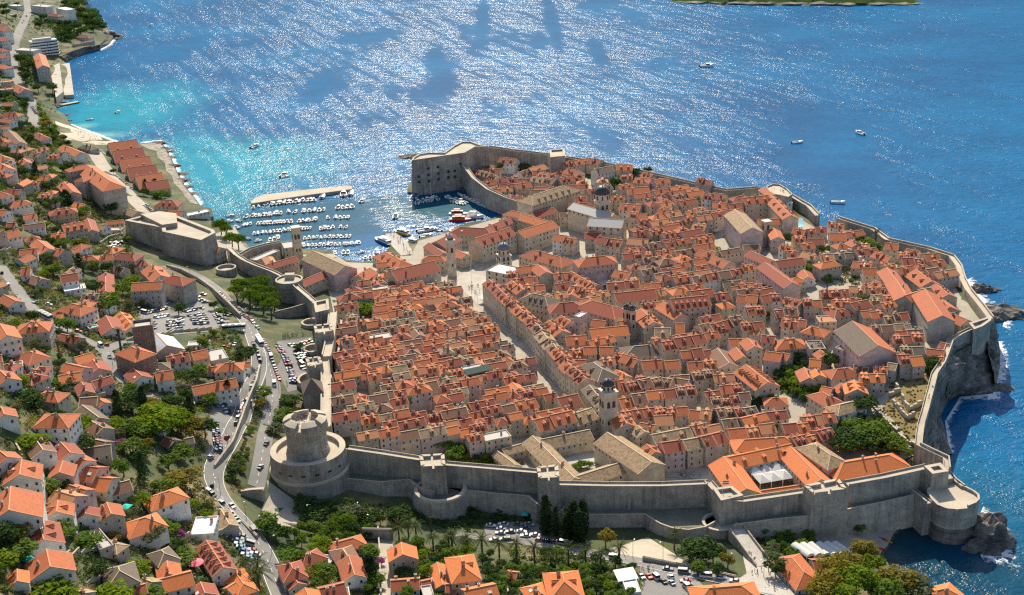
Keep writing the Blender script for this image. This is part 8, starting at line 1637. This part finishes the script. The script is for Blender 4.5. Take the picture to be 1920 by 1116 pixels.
# ---------------------------------------------------------------- parasols, awnings, kayaks, lamps
def parasol(zone, x, y, r_, cloth, label, z0=None):
    p = gp(*zp(zone, x, y)); t = thing('parasol', 'parasol', (p.x, p.y, p.z), .4, label); mb = MB(); mb.tube((0, 0, 0), (0, 0, 2.8), .05, 'wood'); mb.build('pole', t)
    mb = MB()
    n_ = 4 if cloth != 'pink_cloth' else 10
    for k in range(n_): a, b_ = 2 * math.pi * k / n_, 2 * math.pi * (k + 1) / n_; mb.poly([(r_ * math.cos(a), r_ * math.sin(a), 2.3), (r_ * math.cos(b_), r_ * math.sin(b_), 2.3), (0, 0, 3.0)], cloth)
    mb.build('canopy', t)
parasol('D', 212, 905, 2.9, 'teal_cloth', 'square green parasol beside the white villa with the orange gable'); parasol('D', 885, 535, 2.6, 'teal_cloth', 'square green parasol on the pale terrace of the hillside garden'); parasol('J', 540, 580, 2.4, 'teal_cloth', 'green parasol at the back of the sunken shaded car park'); parasol('D', 1370, 925, 3.0, 'pink_cloth', 'big round pink parasol on the brick-red terrace')
for k, (x, y) in enumerate([(1290, 985), (1310, 960), (1330, 1000)]): parasol('I', x, y, 2.0, 'canopy_cloth', ['left', 'rear', 'right'][k] + ' pale parasol beside the pink four-storey palace')
for k, (x, y) in enumerate([(120, 345), (150, 350), (130, 385), (160, 390), (120, 420), (150, 440), (180, 345)]): t_ = parasol('N', x, y, 2.6, 'canopy_cloth', 'white market parasol on the square below the buttressed hill church')
for o in [o for o in col.objects if o.get('label', '').startswith('white market parasol')]: o['group'] = 'white market parasols'
def awning(zone, x1, y1, x2, y2, wd, label, hgt=3.2, cloth='canopy_cloth', name='awning'):
    a, b_ = gp(*zp(zone, x1, y1)), gp(*zp(zone, x2, y2)); d = (b_ - a).xy; n_ = Vector((-d.y, d.x)).normalized() * wd; t = thing(name, name.replace('_', ' '), (a.x, a.y, a.z), 0, label); mb = MB()
    q = [(0, 0), (d.x, d.y), (d.x + n_.x, d.y + n_.y), (n_.x, n_.y)]; mb.quad((*q[0], hgt), (*q[1], hgt), (*q[2], hgt + .7), (*q[3], hgt + .7), cloth); mb.quad((*q[0], hgt - .08), (*q[3], hgt + .62), (*q[2], hgt + .62), (*q[1], hgt - .08), cloth); mb.build('canopy', t)
    mb = MB(); [mb.box(x_ - .06, x_ + .06, y_ - .06, y_ + .06, -.5, hgt, 'white_paint') for x_, y_ in q]; mb.build('posts' if 0 else 'frame', t)
awning('O', 1000, 40, 1080, 90, 7, 'long white market awning between the palaces'); awning('O', 240, 190, 310, 170, 5, 'white cafe awning at the head of the main street'); awning('O', 380, 310, 430, 290, 4, 'white awning halfway along the main street'); awning('J', 1555, 255, 1610, 240, 4, 'white awning on the shaded square inside the gate'); awning('J', 1190, 1075, 1330, 1060, 7, 'white event tent beside the parked cars', 3.4, 'white_roof', 'tent'); awning('M', 1290, 290, 1350, 290, 3, 'white awning below the grey block by the cliff', 3.); awning('M', 1275, 290, 1292, 285, 3, 'yellow awning below the grey block by the cliff', 3., 'yellow_cloth'); awning('O', 140, 790, 320, 770, 6, 'dark green scaffold netting among the terraced houses', 9., 'dark_net', 'scaffold_net')
square('sports_court', [zp('N', *p) for p in [(735, 330), (765, 335), (770, 395), (735, 400)]], 'pool_water', .35, 4.)
for k in range(6):
    p = gp(*zp('K', 905 + k * 56, 850 - k * 2)); t = thing('barrel_canopy', 'canopy', (p.x, p.y, p.z), R(-62), group='white barrel canopies of the restaurant'); AUTO.append((t, 'white barrel canopy of the seaside restaurant', 'canopy', Vector(p)))
    mb = MB(); mb.v = []; q = [(2.0 * math.cos(i * math.pi / 8), 3.0 + 1.3 * math.sin(i * math.pi / 8)) for i in range(9)]
    for (y0, z0), (y1, z1) in zip(q, q[1:]): mb.quad((-5, y0, z0), (5, y0, z0), (5, y1, z1), (-5, y1, z1), 'canopy_cloth')
    for x_ in (-5, 5): mb.poly([(x_, y_, z_) for y_, z_ in q], 'canopy_cloth'); [mb.box(x_ - .06, x_ + .06, y_ - .06, y_ + .06, -.5, 3, 'white_paint') for y_ in (-1.9, 1.9)]
    mb.build('canopy', t)
for k, (x, y, c_, an) in enumerate([(1475, 730, 'red', 2.3), (1485, 735, 'yellow', 2.3), (1497, 738, 'red', 2.3), (1505, 745, 'yellow', 2.3), (1440, 790, 'red', 2.5), (1455, 793, 'red', 2.5), (1465, 797, 'red', 2.5), (1570, 645, 'red', .3)]):
    p = gp(*zp('K', x, y)); t = thing('kayak', 'kayak', (p.x, p.y, p.z + .25), an, group='kayaks on the shaded beach'); mb = MB(); P_ = [(2.3 * s_ * math.cos(a), .38 * math.sin(a)) for s_ in (1,) for a in [i * math.pi / 7 for i in range(14)]]
    mb.prism(P_, -.05, .28, c_ + '_gloss', c_ + '_gloss', -.15); mb.build('hull', t); mb = MB(); mb.prism([(.6 * math.cos(i * math.pi / 5), .22 * math.sin(i * math.pi / 5)) for i in range(10)], .26, .30, 'paint_black'); mb.build('cockpit', t); AUTO.append((t, c_ + ' kayak lying on the shaded beach', 'kayak', Vector(p)))
def lamp(zone, x, y, H_=8, arm=True):
    p = gp(*zp(zone, x, y)); t = thing('street_lamp', 'street lamp', (p.x, p.y, p.z), gc.uniform(0, 6), group='tall street lamps', desc='tall thin street lamp'); mb = MB(); mb.tube((0, 0, -.5), (0, 0, H_), .11, 'iron', 6, .06); mb.tube((0, 0, H_), (1.4, 0, H_ + .2), .05, 'iron', 5); mb.build('pole', t); mb = MB(); mb.box(1.1, 1.8, -.15, .15, H_ + .1, H_ + .25, 'lamp_glass', True); mb.build('lamp_head', t)
for a in [('F', 310, 150), ('F', 345, 440), ('F', 460, 660), ('F', 380, 760), ('F', 150, 830), ('G', 100, 60), ('D', 1540, 420), ('D', 1720, 600), ('G', 320, 700), ('G', 410, 830), ('G', 690, 600), ('G', 1010, 600), ('G', 1105, 680), ('J', 1290, 860), ('J', 1500, 860), ('K', 390, 940), ('K', 640, 990), ('C', 790, 560), ('C', 1010, 300), ('E', 130, 900), ('E', 250, 1010), ('B', 1330, 900)]: lamp(*a)
p = gp(*zp('O', 165, 60)); t = thing('flagpole', 'flagpole', p[:], 0, 'tall flagpole on the square by the clock tower'); mb = MB(); mb.tube((0, 0, 0), (0, 0, 14), .12, 'white_paint'); mb.build('pole', t); mb = MB(); mb.tube((0, 0, 0), (0, 0, .8), .9, 'walk_stone', 8); mb.build('pedestal', t)
p = px(*zp('K', 352, 405), 23); t = thing('flag', 'flag', p[:], 0, 'red, white and blue flag on the low corner tower by the convent'); mb = MB(); mb.tube((0, 0, -.5), (0, 0, 6), .07, 'white_paint'); mb.build('pole', t)
mb = MB(); [mb.box(.07, 2.6, -.02, .02, 4.2 + .55 * k, 4.75 + .55 * k, m_, True) for k, m_ in enumerate(('boat_blue', 'white_paint', 'red_gloss'))]; mb.build('cloth', t)
t = thing('statue', 'statue', gp(*zp('K', 135, 575))[:], 0, 'white statue standing in front of the tall wall by the curved scarp'); mb = MB(); mb.lathe([(.9, -1), (.9, 1.5), (.5, 1.6), (.55, 2.6), (.35, 3.4), (.45, 3.9), (.2, 4.2), (.25, 4.6), (.05, 4.9)], 'white_paint', 10); mb.build('figure', t)
# ---------------------------------------------------------------- labels that tell the many apart
ANCH = [(o.get('label'), None) for o in ()]
def short(lbl): return lbl
ANCHORS = [('the crowned round tower', (578, 830)), ('the green-domed belfry', (1141, 770)), ('the white clock tower', (848, 480)), ('the slim brown belfry', (560, 455)), ('the square harbour fort', (820, 320)), ('the big dark dome', (1130, 390)), ('the blue-grey dome', (945, 480)), ('the twin-belfry church', (1150, 620)), ('the buttressed hill church', (1395, 420)), ('the seminary', (1445, 510)), ('the granary', (1605, 640)),
 ('the tall grey cliff block', (1770, 590)), ('the convent marquee', (1450, 890)), ('the big square wall tower', (1545, 940)), ('the round seaside fort', (1795, 970)), ('the friary cloister', (1080, 860)), ('the pink palace', (1112, 500)), ('the cream long palace', (1290, 560)), ('the gate fortress', (330, 450)), ('the slim round tower', (542, 550)), ('the brick tower', (278, 640)), ('the grey metal hall', (308, 640)), ('the upper car park', (345, 590)), ('the grey apartment block', (180, 345)),
 ('the seaside warehouses', (250, 300)), ('the seafront hotel', (75, 90)), ('the white flat roof', (378, 972)), ('the green parasol', (57, 1060)), ('the viaduct', (472, 920)), ('the hairpin road', (440, 790)), ('the path beside the palms', (725, 1050)), ('the dark cypresses', (1060, 970)), ('the restaurant', (1500, 1060)), ('the stone bridge', (1405, 1035)), ('the umbrella pines', (480, 555)), ('the inner car park', (550, 680)), ('the skylight palace', (775, 500)), ('the arcaded palace', (1010, 430)), ('the dry ruins', (1700, 750)), ('the green garden', (1490, 715)), ('the ruined tower', (1590, 510)), ('the tall palm', (1643, 437)), ('the dark-green netting', (905, 730)), ('the walled kitchen garden', (870, 845)), ('the white louvred terraces', (140, 535)), ('the breakwater', (560, 365)), ('the crowded pier', (752, 455))]
ORD = ['nearest', 'second nearest', 'third nearest', 'fourth nearest', 'fifth nearest', 'sixth nearest', 'seventh nearest', 'eighth nearest', 'ninth nearest', 'tenth nearest', 'eleventh nearest', 'twelfth nearest'] + ['%d%s nearest' % (k, {1: 'st', 2: 'nd', 3: 'rd'}.get(k % 10, 'th') if k > 20 else 'th') for k in range(13, 120)]
buckets = {}
for (o, desc, key, pos) in AUTO:
    if o.get('label'): continue
    u, v = pr(pos)
    best = min(ANCHORS, key=lambda a: math.hypot(u - a[1][0], 1.3 * (v - a[1][1])))
    dx, dy = u - best[1][0], 1.3 * (v - best[1][1])
    side = ('right of' if dx > 0 else 'left of') if abs(dx) > abs(dy) else ('before' if dy > 0 else 'behind')
    buckets.setdefault((desc, best[0], side), []).append((math.hypot(dx, dy), o))
for (desc, an, side), L_ in buckets.items():
    L_.sort(key=lambda q: q[0])
    for k, (d, o) in enumerate(L_):
        lb = f"{desc}, {ORD[k]} {side} {an}" if len(L_) > 1 else f"{desc} {side} {an}"
        o['label'] = lb
        if len(lb.replace(',', '').split()) > 16: o['label'] = lb.replace('small ', '', 1)
GROUPS = {'villa': 'villas on the hillside outside the walls', 'town_house': 'town houses in the old town', 'terraced_house': 'terraced houses left of the main street', 'lane_house': 'houses along the inner lanes', 'cliffside_house': 'houses near the cliff', 'hilltop_house': 'houses round the hill church', 'harbour_house': 'houses near the harbour', 'garden_tree': 'green garden trees', 'evergreen_tree': 'dark evergreen trees', 'olive_tree': 'grey-green trees', 'shrub': 'garden shrubs', 'palm_tree': 'palms', 'cypress_tree': 'cypresses', 'umbrella_pine': 'umbrella pines', 'flowering_shrub': 'magenta shrubs', 'city_wall': 'stretches of city wall', 'sea_wall': 'stretches of sea wall', 'wall_tower': 'towers of the city wall', 'scarp_wall': 'lower scarp walls'}
for o in list(col.objects):
    b_ = o.name.split('.')[0]
    if o.parent is None and b_ in GROUPS and 'category' in o: o['group'] = GROUPS[b_]
